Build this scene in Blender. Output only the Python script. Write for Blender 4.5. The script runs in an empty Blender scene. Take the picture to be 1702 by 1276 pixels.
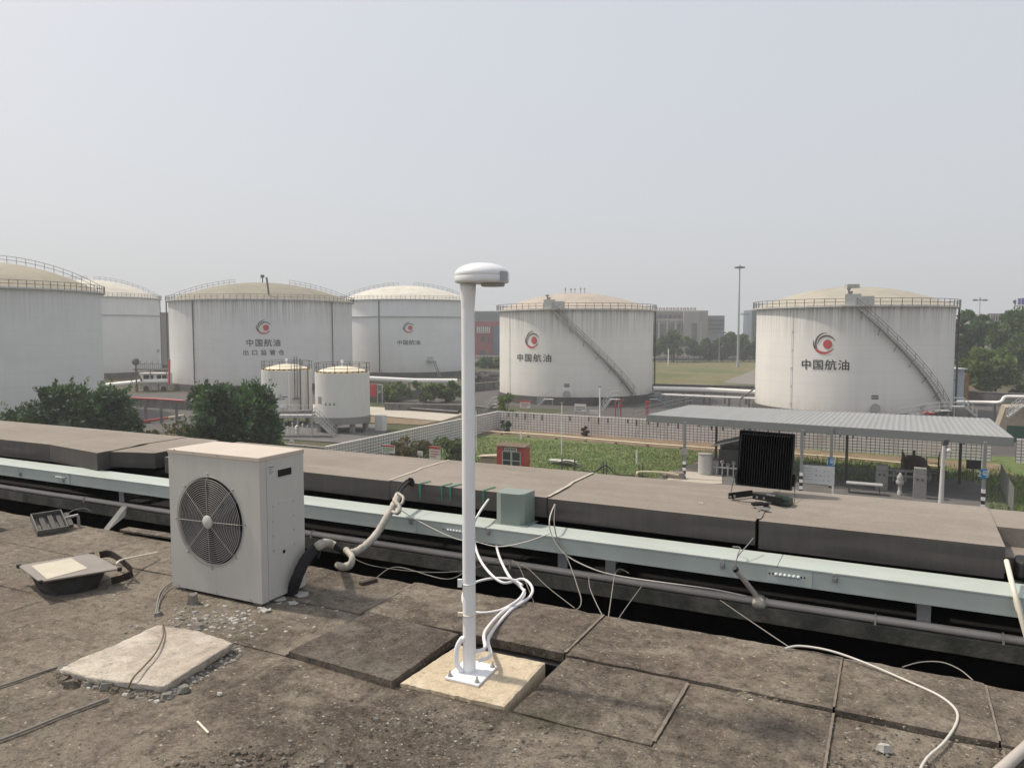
import bpy, bmesh, math, random
from mathutils import Vector, Matrix, noise as mnoise
R_ = math.radians
random.seed(7)
scene = bpy.context.scene
COL = scene.collection

# ---------------------------------------------------------------- camera
# x runs along the parapet (towards the right of the photo), y outwards over the yard, z = 0 is the roof deck
F_PX, PITCH, YAW, EYE = 1278.0, R_(4.03), R_(26.5), 1.6
cam_d = bpy.data.cameras.new("camera"); cam = bpy.data.objects.new("camera", cam_d); COL.objects.link(cam)
cam.location = (0, 0, EYE); cam.rotation_euler = (math.pi / 2 - PITCH, 0, YAW)
cam_d.sensor_width = 36; cam_d.lens = 36 * F_PX / 1702; cam_d.clip_end = 3000; cam_d.clip_start = 0.05
scene.camera = cam

# ---------------------------------------------------------------- sky and sun
SUN_EL = R_(55)
SUN_V = Vector((-0.99, -0.10, 0)).normalized() * math.cos(SUN_EL) + Vector((0, 0, math.sin(SUN_EL)))
world = bpy.data.worlds.new("World"); scene.world = world; world.use_nodes = True
nt = world.node_tree
sky = nt.nodes.new("ShaderNodeTexSky"); sky.sky_type = 'NISHITA'; sky.sun_disc = False
sky.sun_elevation = SUN_EL; sky.sun_rotation = math.atan2(SUN_V.x, SUN_V.y)
sky.air_density = 1.0; sky.dust_density = 7.0; sky.ozone_density = 1.0; sky.altitude = 50
mixs = nt.nodes.new("ShaderNodeMix"); mixs.data_type = 'RGBA'; mixs.inputs[0].default_value = 0.60
mixs.inputs[7].default_value = (11.0, 11.3, 11.75, 1)          # the even milky haze of the day, in the sky's own units
nt.links.new(sky.outputs[0], mixs.inputs[6])
bg = nt.nodes["Background"]; bg.inputs[1].default_value = 0.11
nt.links.new(mixs.outputs[2], bg.inputs[0])
sun_d = bpy.data.lights.new("sun", 'SUN'); sun_d.energy = 4.6; sun_d.angle = R_(3.2); sun_d.color = (1.0, 0.9, 0.76)
sun = bpy.data.objects.new("sun", sun_d); COL.objects.link(sun)
sun.rotation_euler = SUN_V.to_track_quat('Z', 'Y').to_euler()
scene.view_settings.view_transform = 'Standard'; scene.view_settings.look = 'None'
scene.view_settings.exposure = -0.35; scene.view_settings.gamma = 1.0
scene.render.engine = 'CYCLES'
scene.cycles.max_bounces = 8; scene.cycles.volume_bounces = 0; scene.cycles.use_denoising = True
scene.cycles.sample_clamp_indirect = 4

HAZE = 0.0008
# ---------------------------------------------------------------- measuring helpers: a sight line met with a real plane
def ray(u, v):
    dx, dz = (u - 851) / F_PX, (638 - v) / F_PX
    f, h = math.cos(PITCH) + math.sin(PITCH) * dz, -math.sin(PITCH) + math.cos(PITCH) * dz
    c, s = math.cos(YAW), math.sin(YAW)
    return Vector((dx * c - f * s, dx * s + f * c, h))
def G(u, v, z=0.0):
    d = ray(u, v); return Vector((0, 0, EYE)) + d * ((z - EYE) / d.z)
def NY(u, v, y):
    d = ray(u, v); return Vector((0, 0, EYE)) + d * (y / d.y)
def NX(u, v, x):
    d = ray(u, v); return Vector((0, 0, EYE)) + d * (x / d.x)
def D(u, v, depth):                      # at a depth along the view axis
    return Vector((0, 0, EYE)) + ray(u, v) * depth
def at_dist(u, depth, z):                # foot point on height z, seen in column u
    P = D(u, 548, depth); return Vector((P.x, P.y, z))

# ---------------------------------------------------------------- mesh builder
def cr(pts, n=8, closed=False):          # Catmull-Rom
    P = [Vector(p) for p in pts]; out = []
    m = len(P)
    for i in range(m if closed else m - 1):
        if closed: a, b, c, d = P[i - 1], P[i], P[(i + 1) % m], P[(i + 2) % m]
        else: a, b, c, d = P[max(i - 1, 0)], P[i], P[i + 1], P[min(i + 2, m - 1)]
        for k in range(n):
            t = k / n
            out.append(0.5 * ((2 * b) + (c - a) * t + (2 * a - 5 * b + 4 * c - d) * t * t + (3 * b - a - 3 * c + d) * t ** 3))
    if not closed: out.append(P[-1])
    return out

class MB:
    def __init__(s): s.v, s.f, s.m, s.s = [], [], [], []
    def add(s, vs, fs, m=0, smooth=False):
        o = len(s.v); s.v += [Vector(p) for p in vs]
        for f in fs: s.f.append([i + o for i in f]); s.m.append(m); s.s.append(smooth)
    def box(s, x0, x1, y0, y1, z0, z1, m=0):
        s.hexa([(x0, y0, z0), (x1, y0, z0), (x1, y1, z0), (x0, y1, z0), (x0, y0, z1), (x1, y0, z1), (x1, y1, z1), (x0, y1, z1)], m)
    def hexa(s, p, m=0):
        s.add(p, [(3, 2, 1, 0), (4, 5, 6, 7), (0, 1, 5, 4), (1, 2, 6, 5), (2, 3, 7, 6), (3, 0, 4, 7)], m)
    def obox(s, c, ax, ay, az, m=0):      # centre and three half vectors
        c, ax, ay, az = Vector(c), Vector(ax), Vector(ay), Vector(az)
        s.hexa([c - ax - ay - az, c + ax - ay - az, c + ax + ay - az, c - ax + ay - az, c - ax - ay + az, c + ax - ay + az, c + ax + ay + az, c - ax + ay + az], m)
    def bar(s, a, b, w, h, m=0, up=(0, 0, 1)):
        a, b = Vector(a), Vector(b); d = (b - a); L = d.length
        if L < 1e-6: return
        d /= L; u = Vector(up)
        if abs(d.dot(u)) > 0.98: u = Vector((1, 0, 0))
        sd = d.cross(u).normalized(); u = sd.cross(d)
        s.obox((a + b) / 2, d * L / 2, sd * w / 2, u * h / 2, m)
    def prism(s, poly, off, m=0):         # polygon extruded by a vector
        off = Vector(off); n = len(poly); P = [Vector(p) for p in poly]
        s.add(P + [p + off for p in P], [tuple(range(n))[::-1], tuple(range(n, 2 * n))] + [(i, (i + 1) % n, n + (i + 1) % n, n + i) for i in range(n)], m)
    def tube(s, pts, r, n=8, m=0, closed=False, smooth=True):
        P = [Vector(p) for p in pts]; k = len(P); vs = []; rr = r if isinstance(r, (list, tuple)) else [r] * k
        prev = None
        for i, p in enumerate(P):
            if closed: t = P[(i + 1) % k] - P[i - 1]
            else: t = P[min(i + 1, k - 1)] - P[max(i - 1, 0)]
            t = t.normalized() if t.length > 1e-9 else Vector((0, 0, 1))
            if prev is None:
                a = Vector((0, 0, 1)) if abs(t.z) < 0.95 else Vector((1, 0, 0)); x = t.cross(a).normalized()
            else:
                x = prev - t * prev.dot(t); x = x.normalized() if x.length > 1e-6 else t.orthogonal().normalized()
            prev = x; y = t.cross(x)
            vs += [p + (x * math.cos(2 * math.pi * j / n) + y * math.sin(2 * math.pi * j / n)) * rr[i] for j in range(n)]
        fs = []
        for i in range(k if closed else k - 1):
            a, b = i * n, ((i + 1) % k) * n
            fs += [(a + j, a + (j + 1) % n, b + (j + 1) % n, b + j) for j in range(n)]
        s.add(vs, fs, m, smooth)
        if not closed:
            s.add(vs[:n], [tuple(range(n))[::-1]], m); s.add(vs[-n:], [tuple(range(n))], m)
    def cyl(s, a, b, r, r2=None, n=16, m=0): s.tube([a, b], [r, r if r2 is None else r2], n, m)
    def lathe(s, prof, c=(0, 0, 0), n=32, m=0, a0=0, a1=2 * math.pi, smooth=True, axis=None):
        c = Vector(c); full = abs(a1 - a0 - 2 * math.pi) < 1e-6; k = n if full else n + 1; vs = []
        for r, z in prof:
            for j in range(k):
                a = a0 + (a1 - a0) * j / n
                p = Vector((r * math.cos(a), r * math.sin(a), z))
                vs.append(c + (axis @ p if axis else p))
        fs = []
        for i in range(len(prof) - 1):
            for j in range(n):
                a, b = i * k + j, i * k + (j + 1) % k
                fs.append((a, b, b + k, a + k))
        s.add(vs, fs, m, smooth)
    def grid(s, fn, nu, nv, m=0, smooth=True):
        vs = [fn(i / nu, j / nv) for j in range(nv + 1) for i in range(nu + 1)]
        s.add(vs, [(j * (nu + 1) + i, j * (nu + 1) + i + 1, (j + 1) * (nu + 1) + i + 1, (j + 1) * (nu + 1) + i) for j in range(nv) for i in range(nu)], m, smooth)
    def build(s, name, mats, parent=None, bevel=0, label=None, seg=2):
        me = bpy.data.meshes.new(name)
        M = wm(parent).inverted() if parent else Matrix()
        me.from_pydata([M @ p for p in s.v], [], s.f); me.update()
        for mt in (mats if isinstance(mats, (list, tuple)) else [mats]): me.materials.append(mt)
        me.polygons.foreach_set('material_index', s.m); me.polygons.foreach_set('use_smooth', s.s)
        o = bpy.data.objects.new(name, me); COL.objects.link(o)
        if parent: o.parent = parent
        if bevel:
            b = o.modifiers.new('bevel', 'BEVEL'); b.width = bevel; b.segments = seg; b.limit_method = 'ANGLE'; b.angle_limit = R_(40)
        if label: o['label'] = label
        return o

def wm(o):
    M = Matrix()
    while o is not None: M = o.matrix_basis @ M; o = o.parent
    return M
def tag(o, label=None, cat=None, group=None, kind=None):
    if label: o['label'] = label
    if cat: o['category'] = cat
    if group: o['group'] = group
    if kind: o['kind'] = kind
    return o
def thing(name, label, cat, loc, rz=0, group=None):
    o = bpy.data.objects.new(name, None); COL.objects.link(o); o.location = loc; o.rotation_euler = (0, 0, rz)
    o.empty_display_size = 0.1
    return tag(o, label, cat, group)
def solo(mb, name, mats, label, cat, loc=None, group=None, bevel=0):   # a thing of one mesh, origin at its foot
    if loc is None:
        xs = [p.x for p in mb.v]; ys = [p.y for p in mb.v]; loc = ((min(xs) + max(xs)) / 2, (min(ys) + max(ys)) / 2, min(p.z for p in mb.v))
    o = mb.build(name, mats, None, bevel); L = Vector(loc)
    o.data.transform(Matrix.Translation(-L)); o.location = L
    return tag(o, label, cat, group)
def copy_tree(o, parent=None):
    c = o.copy(); COL.objects.link(c); c.parent = parent
    for ch in [x for x in bpy.data.objects if x.parent == o]: copy_tree(ch, c)
    return c

# ---------------------------------------------------------------- procedural materials
MATS = {}
def nodes(name, rough=0.7, metal=0.0, spec=0.5):
    m = bpy.data.materials.new(name); m.use_nodes = True; t = m.node_tree; b = t.nodes["Principled BSDF"]
    b.inputs["Roughness"].default_value = rough; b.inputs["Metallic"].default_value = metal
    b.inputs["Specular IOR Level"].default_value = spec
    return m, t, b
def N_(t, typ, **kw):
    n = t.nodes.new(typ)
    for k, v in kw.items(): setattr(n, k, v)
    return n
def coords(t, scale=(1, 1, 1), kind="Object"):
    tc = N_(t, "ShaderNodeTexCoord"); mp = N_(t, "ShaderNodeMapping"); mp.inputs["Scale"].default_value = scale
    t.links.new(tc.outputs[kind], mp.inputs[0]); return mp.outputs[0]
def noise(t, co, scale, detail=4, rough=0.55, dist=0.0):
    n = N_(t, "ShaderNodeTexNoise"); n.inputs["Scale"].default_value = scale; n.inputs["Detail"].default_value = detail
    n.inputs["Roughness"].default_value = rough; n.inputs["Distortion"].default_value = dist
    t.links.new(co, n.inputs["Vector"]); return n.outputs["Fac"]
def ramp(t, fac, stops):
    r = N_(t, "ShaderNodeValToRGB"); e = r.color_ramp.elements
    while len(e) < len(stops): e.new(0.5)
    for el, (p, c) in zip(e, stops): el.position = p; el.color = (c, c, c, 1) if isinstance(c, (int, float)) else (*c, 1)
    t.links.new(fac, r.inputs[0]); return r.outputs[0]
def mix(t, fac, a, b, typ='MIX'):
    n = N_(t, "ShaderNodeMix", data_type='RGBA', blend_type=typ)
    for sock, val in ((0, fac), (6, a), (7, b)):
        if hasattr(val, 'node'): t.links.new(val, n.inputs[sock])
        elif sock == 0: n.inputs[0].default_value = val
        else: n.inputs[sock].default_value = (*val, 1) if len(val) == 3 else val
    return n.outputs[2]
def mth(t, op, a, b=0.0, clamp=False):
    n = N_(t, "ShaderNodeMath", operation=op); n.use_clamp = clamp
    for i, val in enumerate((a, b)):
        if hasattr(val, 'node'): t.links.new(val, n.inputs[i])
        else: n.inputs[i].default_value = val
    return n.outputs[0]
def bump(t, b, h, strength=0.3, dist=0.02):
    n = N_(t, "ShaderNodeBump"); n.inputs["Strength"].default_value = strength; n.inputs["Distance"].default_value = dist
    t.links.new(h, n.inputs["Height"]); t.links.new(n.outputs[0], b.inputs["Normal"])
def c3(c, k): return tuple(min(1, max(0, x * k)) for x in c)

def S(name, col, rough=0.6, metal=0.0, var=0.18, scale=3.0, dirt=None, bmp=0.0, bscale=40, stretch=(1, 1, 1), spec=0.5):
    """painted or weathered surface: soft mottling at two sizes, optional dirt colour in patches, optional bump"""
    if name in MATS: return MATS[name]
    m, t, b = nodes(name, rough, metal, spec); co = coords(t, stretch)
    n1 = noise(t, co, scale, 5); n2 = noise(t, co, scale * 9, 3)
    c = mix(t, ramp(t, n1, [(0.3, 0.0), (0.7, 1.0)]), c3(col, 1 - var), c3(col, 1 + var))
    c = mix(t, ramp(t, n2, [(0.35, 0.0), (0.75, 0.5)]), c, c3(col, 1 - var * 1.4))
    if dirt:
        dcol, amt = dirt; n3 = noise(t, co, scale * 1.7, 7, 0.65, 0.4)
        c = mix(t, ramp(t, n3, [(0.62 - amt * 0.3, 0.0), (0.8 - amt * 0.2, min(1, amt))]), c, dcol)
    t.links.new(c, b.inputs["Base Color"])
    if bmp: bump(t, b, noise(t, co, bscale, 4), bmp, 0.01)
    MATS[name] = m; return m
# ================================================================ the roof we stand on
def concrete_deck(name, base, light, dark, joints=True, speck=1.0, bs=0.9, contrast=1.0):
    m, t, b = nodes(name, 0.92, 0, 0.22); co = coords(t)
    big = noise(t, co, 0.55, 5, 0.6, 0.3); mid = noise(t, co, 2.4, 8, 0.72, 0.7); fine = noise(t, co, 15, 8, 0.8, 0.2); grit = noise(t, co, 75, 5, 0.75)
    c = mix(t, ramp(t, big, [(0.40, 0), (0.58, 1)]), dark, base)
    c = mix(t, ramp(t, mid, [(0.45, 0), (0.63, 0.9)]), c, light)
    vb = noise(t, co, 0.28, 3, 0.5, 0.6); c = mix(t, ramp(t, vb, [(0.46, 0), (0.62, 0.4)]), c, c3(light, .85)); c = mix(t, ramp(t, vb, [(0.36, 0.5), (0.46, 0)]), c, dark)
    k = contrast
    c = mix(t, 0.9, c, ramp(t, fine, [(0.36, 1 - .62 * k), (0.50, 1.0 - .05 * k), (0.64, 1 + .0 * k)]), 'MULTIPLY')
    c = mix(t, 0.9, c, ramp(t, grit, [(0.36, 1 - .60 * k), (0.47, 1.0)]), 'MULTIPLY')
    c = mix(t, ramp(t, fine, [(0.55, 0), (0.70, 0.55 * k)]), c, c3(light, 1.25))
    c = mix(t, ramp(t, grit, [(0.57, 0.0), (0.68, 0.65 * speck)]), c, c3(light, 1.35))
    fl = noise(t, co, 46, 2, 0.5); c = mix(t, ramp(t, fl, [(0.68, 0.0), (0.73, 0.75 * speck)]), c, c3(light, 1.8))
    gm = noise(t, co, 1.3, 4, 0.6)
    c = mix(t, ramp(t, gm, [(0.58, 0), (0.70, 0.38 * speck)]), c, (0.085, 0.10, 0.062))
    pm = noise(t, co, 0.9, 4, 0.6, 0.8)
    c = mix(t, ramp(t, pm, [(0.60, 0), (0.72, 0.38 * speck)]), c, (0.11, 0.068, 0.066))
    st = noise(t, coords(t, (2.2, 14, 1)), 3.5, 6, 0.75, 0.5)
    c = mix(t, ramp(t, st, [(0.60, 0), (0.70, 0.5 * speck)]), c, c3(light, 1.25))
    h = mth(t, 'ADD', mth(t, 'MULTIPLY', fine, 1.1), mth(t, 'MULTIPLY', grit, 0.5))
    h = mth(t, 'ADD', h, mth(t, 'MULTIPLY', mid, 1.2))
    if joints:                                            # mortared joints between the 0.61 m slabs
        sx = N_(t, "ShaderNodeSeparateXYZ"); t.links.new(co, sx.inputs[0]); wob = mth(t, 'MULTIPLY', mth(t, 'SUBTRACT', mid, 0.5), 0.04)
        def near(sock, off):
            a = mth(t, 'DIVIDE', mth(t, 'ADD', mth(t, 'ADD', sock, off), wob), 0.613)
            fr = mth(t, 'ABSOLUTE', mth(t, 'SUBTRACT', mth(t, 'FRACT', a), 0.5))
            return ramp(t, fr, [(0.470, 0), (0.494, 1)])
        j = mth(t, 'MAXIMUM', near(sx.outputs[0], 1.41), near(sx.outputs[1], -3.405))
        patch = ramp(t, noise(t, co, 1.9, 5, .65), [(0.44, 0.0), (0.6, 0.6)])
        c = mix(t, mth(t, 'MULTIPLY', j, patch), c, c3(dark, 0.55))
        h = mth(t, 'SUBTRACT', h, mth(t, 'MULTIPLY', mth(t, 'MULTIPLY', j, patch), 0.5))
    t.links.new(c, b.inputs["Base Color"]); bump(t, b, h, bs, 0.02)
    return m
M_DECK = concrete_deck("weathered roof concrete", (0.195, 0.163, 0.130), (0.315, 0.275, 0.222), (0.112, 0.090, 0.073))
M_SLAB = concrete_deck("weathered slab concrete", (0.195, 0.166, 0.134), (0.30, 0.262, 0.21), (0.115, 0.095, 0.078), False)
M_SLABD = concrete_deck("dark slab concrete", (0.140, 0.116, 0.097), (0.225, 0.195, 0.165), (0.092, 0.075, 0.063), False)
M_PALE = concrete_deck("pale broken concrete", (0.58, 0.515, 0.43), (0.68, 0.625, 0.55), (0.44, 0.375, 0.315), False, 0.3, 0.7, .6)
M_PAD = concrete_deck("fresh pad concrete", (0.62, 0.525, 0.38), (0.68, 0.59, 0.45), (0.50, 0.415, 0.295), False, 0.2, 0.5, .5)
M_UNDER = S("gutter shade black", (0.011, 0.0105, 0.011), 0.8, var=0.4, dirt=((0.02, 0.022, 0.018), 0.4), spec=0.15)  # near-black base stands in for the shade in the gutter and under the tray

def edge_noise(x, s=1.0): return s * (mnoise.noise((x * 7.3, 1.7, 0)) * 0.010 + mnoise.noise((x * 31, 5.1, 0)) * 0.006)

# deck field: one sheet with a missing slab (the hole the antenna block stands in)
mb = MB()
X0, X1, Y0, Y1 = -14.0, 6.0, -4.0, 3.405
HX0, HX1, HY0 = -2.03, -1.395, 2.80
xs = sorted(set([round(X0 + 0.08 * i, 4) for i in range(int((X1 - X0) / 0.08) + 1)] + [HX0, HX1, -0.795, -0.185, 0.41]))
ys = sorted(set([round(Y0 + 0.08 * i, 4) for i in range(int((HY0 - Y0) / 0.08))] + [HY0]))
def hz(x, y): return 0.008 * mnoise.noise((x * 0.9, y * 0.9, 0)) + 0.004 * mnoise.noise((x * 4.1, y * 4.1, 3.0)) - 0.004
def sheet(xs, ys):
    nx = len(xs)
    mb.add([(x, y, hz(x, y)) for y in ys for x in xs], [(j * nx + i, j * nx + i + 1, (j + 1) * nx + i + 1, (j + 1) * nx + i) for j in range(len(ys) - 1) for i in range(nx - 1)], 0, True)
sheet(xs, ys)
def slab(x0, x1, y0, y1, z=0.0, th=0.045, jit=0.004, tilt=(0, 0), rough_edges=(0, 0, 0, 0), m=0, step=0.04):
    """a cast slab with chipped edges; tilt raises the x1 / y1 sides"""
    def pts(a, b, n): return [a + (b - a) * i / n for i in range(n)]
    nx, ny = max(2, int((x1 - x0) / step)), max(2, int((y1 - y0) / step))
    ring = [(x, y0 + rough_edges[0] * edge_noise(x)) for x in pts(x0, x1, nx)] + [(x1 + rough_edges[1] * edge_noise(y + 9), y) for y in pts(y0, y1, ny)]
    ring += [(x, y1 + rough_edges[2] * edge_noise(x + 4)) for x in pts(x1, x0, nx)] + [(x0 + rough_edges[3] * edge_noise(y + 2), y) for y in pts(y1, y0, ny)]
    zz = lambda x, y: z + tilt[0] * (x - x0) / (x1 - x0) + tilt[1] * (y - y0) / (y1 - y0)
    top = [(x, y, zz(x, y) + jit * mnoise.noise((x * 9, y * 9, 1))) for x, y in ring]
    cx, cy = (x0 + x1) / 2, (y0 + y1) / 2
    inn = [(cx + (x - cx) * 0.94, cy + (y - cy) * 0.94, zz(x, y) + 0.0015) for x, y in ring]
    bot = [(x, y, zz(x, y) - th) for x, y in ring]; n = len(ring)
    vs = inn + top + bot
    fs = [tuple(range(n))] + [(n + i, n + (i + 1) % n, (i + 1) % n, i) for i in range(n)] + [(2 * n + i, 2 * n + (i + 1) % n, n + (i + 1) % n, n + i) for i in range(n)] + [tuple(range(3 * n - 1, 2 * n - 1, -1))]
    mb.add(vs, fs, m)
# second row (y 2.80..3.405), hole left out, and the row of slabs along the gutter
secs = [X0 + 0.0] + [-2.645 - 0.613 * k for k in range(18, 0, -1)]
xj = [-2.645 - 0.613 * k for k in range(18, -1, -1)]
for a, b_ in zip(xj[:-1], xj[1:]):
    slab(a + .0006, b_ - .0006, 2.80, 3.402, 0.0, 0.05, 0.004, (0, 0), (0, 0, .3, 0))
for a, b_, dz in ((HX1, -0.795, 0.002), (-0.795, -0.185, -0.004), (-0.185, 0.415, -0.012), (0.415, 1.03, -0.004), (1.03, 1.64, 0), (1.64, 2.26, 0), (2.26, 6, 0)):
    slab(a + .001, b_ - .001, 2.800, 3.386 if -.2 < a < .2 else 3.399, dz, 0.06, 0.005, (0, 0), (.2, .2, .35, .2))
ej = [-14.0] + [-2.66 - 0.613 * k for k in range(15, -1, -1)]
for i, (a, b_) in enumerate(zip(ej[:-1], ej[1:])):
    slab(a + .001, b_ - .001, 3.408, 3.972 + random.uniform(-.006, .01), random.uniform(.0, .003), 0.045, 0.004, (0, 0), (.3, .3, 1, .3))
for a, b_, dz, y1 in ((-2.655, -1.418, 0.012, 3.985), (-1.41, -0.192, 0.006, 3.99), (-0.182, 0.405, 0.004, 3.985), (0.415, 1.63, 0.0, 3.975), (1.64, 6, 0.0, 3.975)):
    slab(a, b_, 3.415, y1, dz, 0.045, 0.005, (0, 0), (.35, .3, 1.4, .3), 0)
def mortar(x, y0, y1, w, z):                              # pale smeared mortar over a joint
    k = int((y1 - y0) / .025); pr = [(Vector((x - w * (.5 + .22 * mnoise.noise((y0 + i * .9, x * 5, 1))), y0 + (y1 - y0) * i / k, z)), Vector((x + w * (.5 + .22 * mnoise.noise((y0 + i * .8, x * 5, 9))), y0 + (y1 - y0) * i / k, z))) for i in range(k + 1)]
    mb.add([q for p in pr for q in p], [(2 * i, 2 * i + 1, 2 * i + 3, 2 * i + 2) for i in range(k)], 1)
mortar(-1.414, 3.425, 3.985, .014, .0135); mortar(-0.187, 3.43, 3.98, .010, .0090); mortar(-.795, 2.83, 3.38, .015, .0055); mortar(-.185, 2.82, 3.39, .010, .0002); mortar(.41, 3.43, 3.96, .010, .0062); mortar(.415, 2.82, 3.37, .010, .0002)
mortar(-2.655, 3.42, 3.97, .018, .0145)
deck = mb.build("roof_deck", [M_DECK, S("joint mortar", (0.22, 0.188, 0.153), .95, var=.35, scale=12, dirt=((.15, .125, .10), .9))]); deck['kind'] = 'structure'

# building body under the deck, gutter and parapet
mb = MB()
mb.box(-32, 16, -16, 5.62, -10.4, -0.50)
for k in range(3):
    for i in range(13):
        x = -30 + i * 3.6
        mb.box(x, x + 1.8, 5.60, 5.66, -9.4 + k * 3.1, -7.7 + k * 3.1, 1)
for bx in ((-32, HX0 - .03, -16, 3.93), (HX1 + .03, 16, -16, 3.93), (HX0 - .0295, HX1 + .0295, -16, HY0 - .03), (HX0 - .0295, HX1 + .0295, 3.42, 3.93)): mb.box(*bx, -0.498, -0.062)
M_BODY = S("grey render", (0.30, 0.28, 0.26), 0.9, var=0.15, dirt=((0.12, 0.11, 0.10), 0.5))
M_GLASS = S("window glass", (0.03, 0.035, 0.04), 0.08, var=0.1)
tag(mb.build("building", [M_BODY, M_GLASS]), "grey concrete building whose flat slab roof fills the foreground", "building")
mb = MB(); mb.box(-32, 16, 3.93, 5.098, -0.497, -0.455); mb.box(HX0 - .029, HX1 + .029, HY0 - .029, 3.419, -.497, -.24); mb.box(HX1 + .018, HX1 + .0285, HY0 - .018, 3.408, -.239, -.063); mb.box(HX0 - .0285, HX0 - .018, HY0 - .018, 3.408, -.239, -.063); mb.box(HX0 - .0285, HX1 + .0285, 3.4085, 3.4185, -.239, -.063); mb.box(HX0 - .0285, HX1 + .0285, HY0 - .0285, HY0 - .0185, -.239, -.063)  # gutter shade in the floor's colour; black lining added to darken the slab hole
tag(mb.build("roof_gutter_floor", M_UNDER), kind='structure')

m, t, b = nodes("dusty parapet top", .92, 0, .2); co = coords(t); sx = N_(t, "ShaderNodeSeparateXYZ"); t.links.new(co, sx.inputs[0])
n1 = noise(t, coords(t, (.35, 2.2, 1)), 1.6, 7, .68, .4); n2 = noise(t, co, 5, 8, .72, .3); n3 = noise(t, co, .7, 4, .6); n4 = noise(t, co, 60, 4, .7)
c = mix(t, ramp(t, n1, [(.38, 0), (.62, 1)]), (.255, .226, .197), (.385, .347, .303)); c = mix(t, ramp(t, n2, [(.44, 0), (.66, .6)]), c, (.235, .204, .177)); c = mix(t, ramp(t, n3, [(.42, 0), (.62, .5)]), c, (.41, .375, .333))
c = mix(t, .8, c, ramp(t, n4, [(.36, .68), (.48, 1.0)]), 'MULTIPLY'); c = mix(t, ramp(t, n4, [(.62, 0), (.70, .5)]), c, (.45, .41, .36))
yy = mth(t, 'ADD', sx.outputs[1], mth(t, 'MULTIPLY', mth(t, 'SUBTRACT', n1, .5), .035)); cre = ramp(t, mth(t, 'ABSOLUTE', mth(t, 'SUBTRACT', yy, 5.475)), [(0, .75), (.006, .5), (.02, 0)])
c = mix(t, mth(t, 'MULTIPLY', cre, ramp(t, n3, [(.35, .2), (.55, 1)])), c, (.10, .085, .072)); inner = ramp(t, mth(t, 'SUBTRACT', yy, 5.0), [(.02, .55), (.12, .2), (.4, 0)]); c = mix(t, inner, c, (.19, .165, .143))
t.links.new(c, b.inputs["Base Color"]); bump(t, b, mth(t, 'ADD', n2, mth(t, 'MULTIPLY', n4, .4)), .5, .008); M_CAPTOP = m
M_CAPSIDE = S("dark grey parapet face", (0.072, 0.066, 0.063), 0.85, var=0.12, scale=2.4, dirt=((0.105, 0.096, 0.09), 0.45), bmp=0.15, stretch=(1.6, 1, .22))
M_LEDGE = S("mossy dark ledge", (0.135, 0.125, 0.108), 0.95, var=0.4, scale=3.0, dirt=((0.030, 0.038, 0.026), 0.8), bmp=0.4, bscale=50)
M_MORT = S("pale joint mortar", (0.46, 0.41, 0.36), 0.9, var=0.15, scale=20)
M_GREEN = S("green paint run", (0.012, 0.20, 0.125), 0.45, var=0.12, scale=14)
par = thing("parapet", "low concrete parapet with wide dusty flat cap beyond the roof gutter", "parapet", (0, 5.0, -0.5))
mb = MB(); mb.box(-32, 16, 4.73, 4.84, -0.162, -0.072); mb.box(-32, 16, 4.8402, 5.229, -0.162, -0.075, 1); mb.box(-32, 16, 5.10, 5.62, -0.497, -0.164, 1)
# chipped upper edge of the ledge
mb.build("ledge", [M_LEDGE, M_UNDER], par)  # rear ledge and recess carry the tray's shade as near-black colour
mb = MB(); mb.box(-32, 16, 5.23, 5.60, -0.161, 0.20); mb.build("wall", M_UNDER, par)  # wall coloured near-black to paint in the shade below the tray
cuts = [-32, G(105, 736, .38).x, G(184, 750, .38).x, -3.63, G(922, 822, .38).x, G(1257, 868, .38).x, G(1672, 912, .38).x]
segs = [(cuts[0], cuts[1], 5.06, 5.06, .385, .2), (cuts[1] + .005, cuts[2], 5.06, G(175, 755, .38).y, .385, .205), (cuts[2] + .004, G(262, 752, .38).x, G(190, 751, .38).y, G(260, 753, .38).y, .38, .225),
        (G(286, 757, .38).x, cuts[3], 5.07, 5.06, .38, .225), (cuts[3] + .004, cuts[4] - .004, 5.06, 5.045, .385, .238), (cuts[4] + .004, cuts[5] - .011, 5.045, 5.03, .38, .222), (cuts[5] + .011, cuts[6], 5.03, 5.03, .385, .203)]
caps = []
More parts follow.
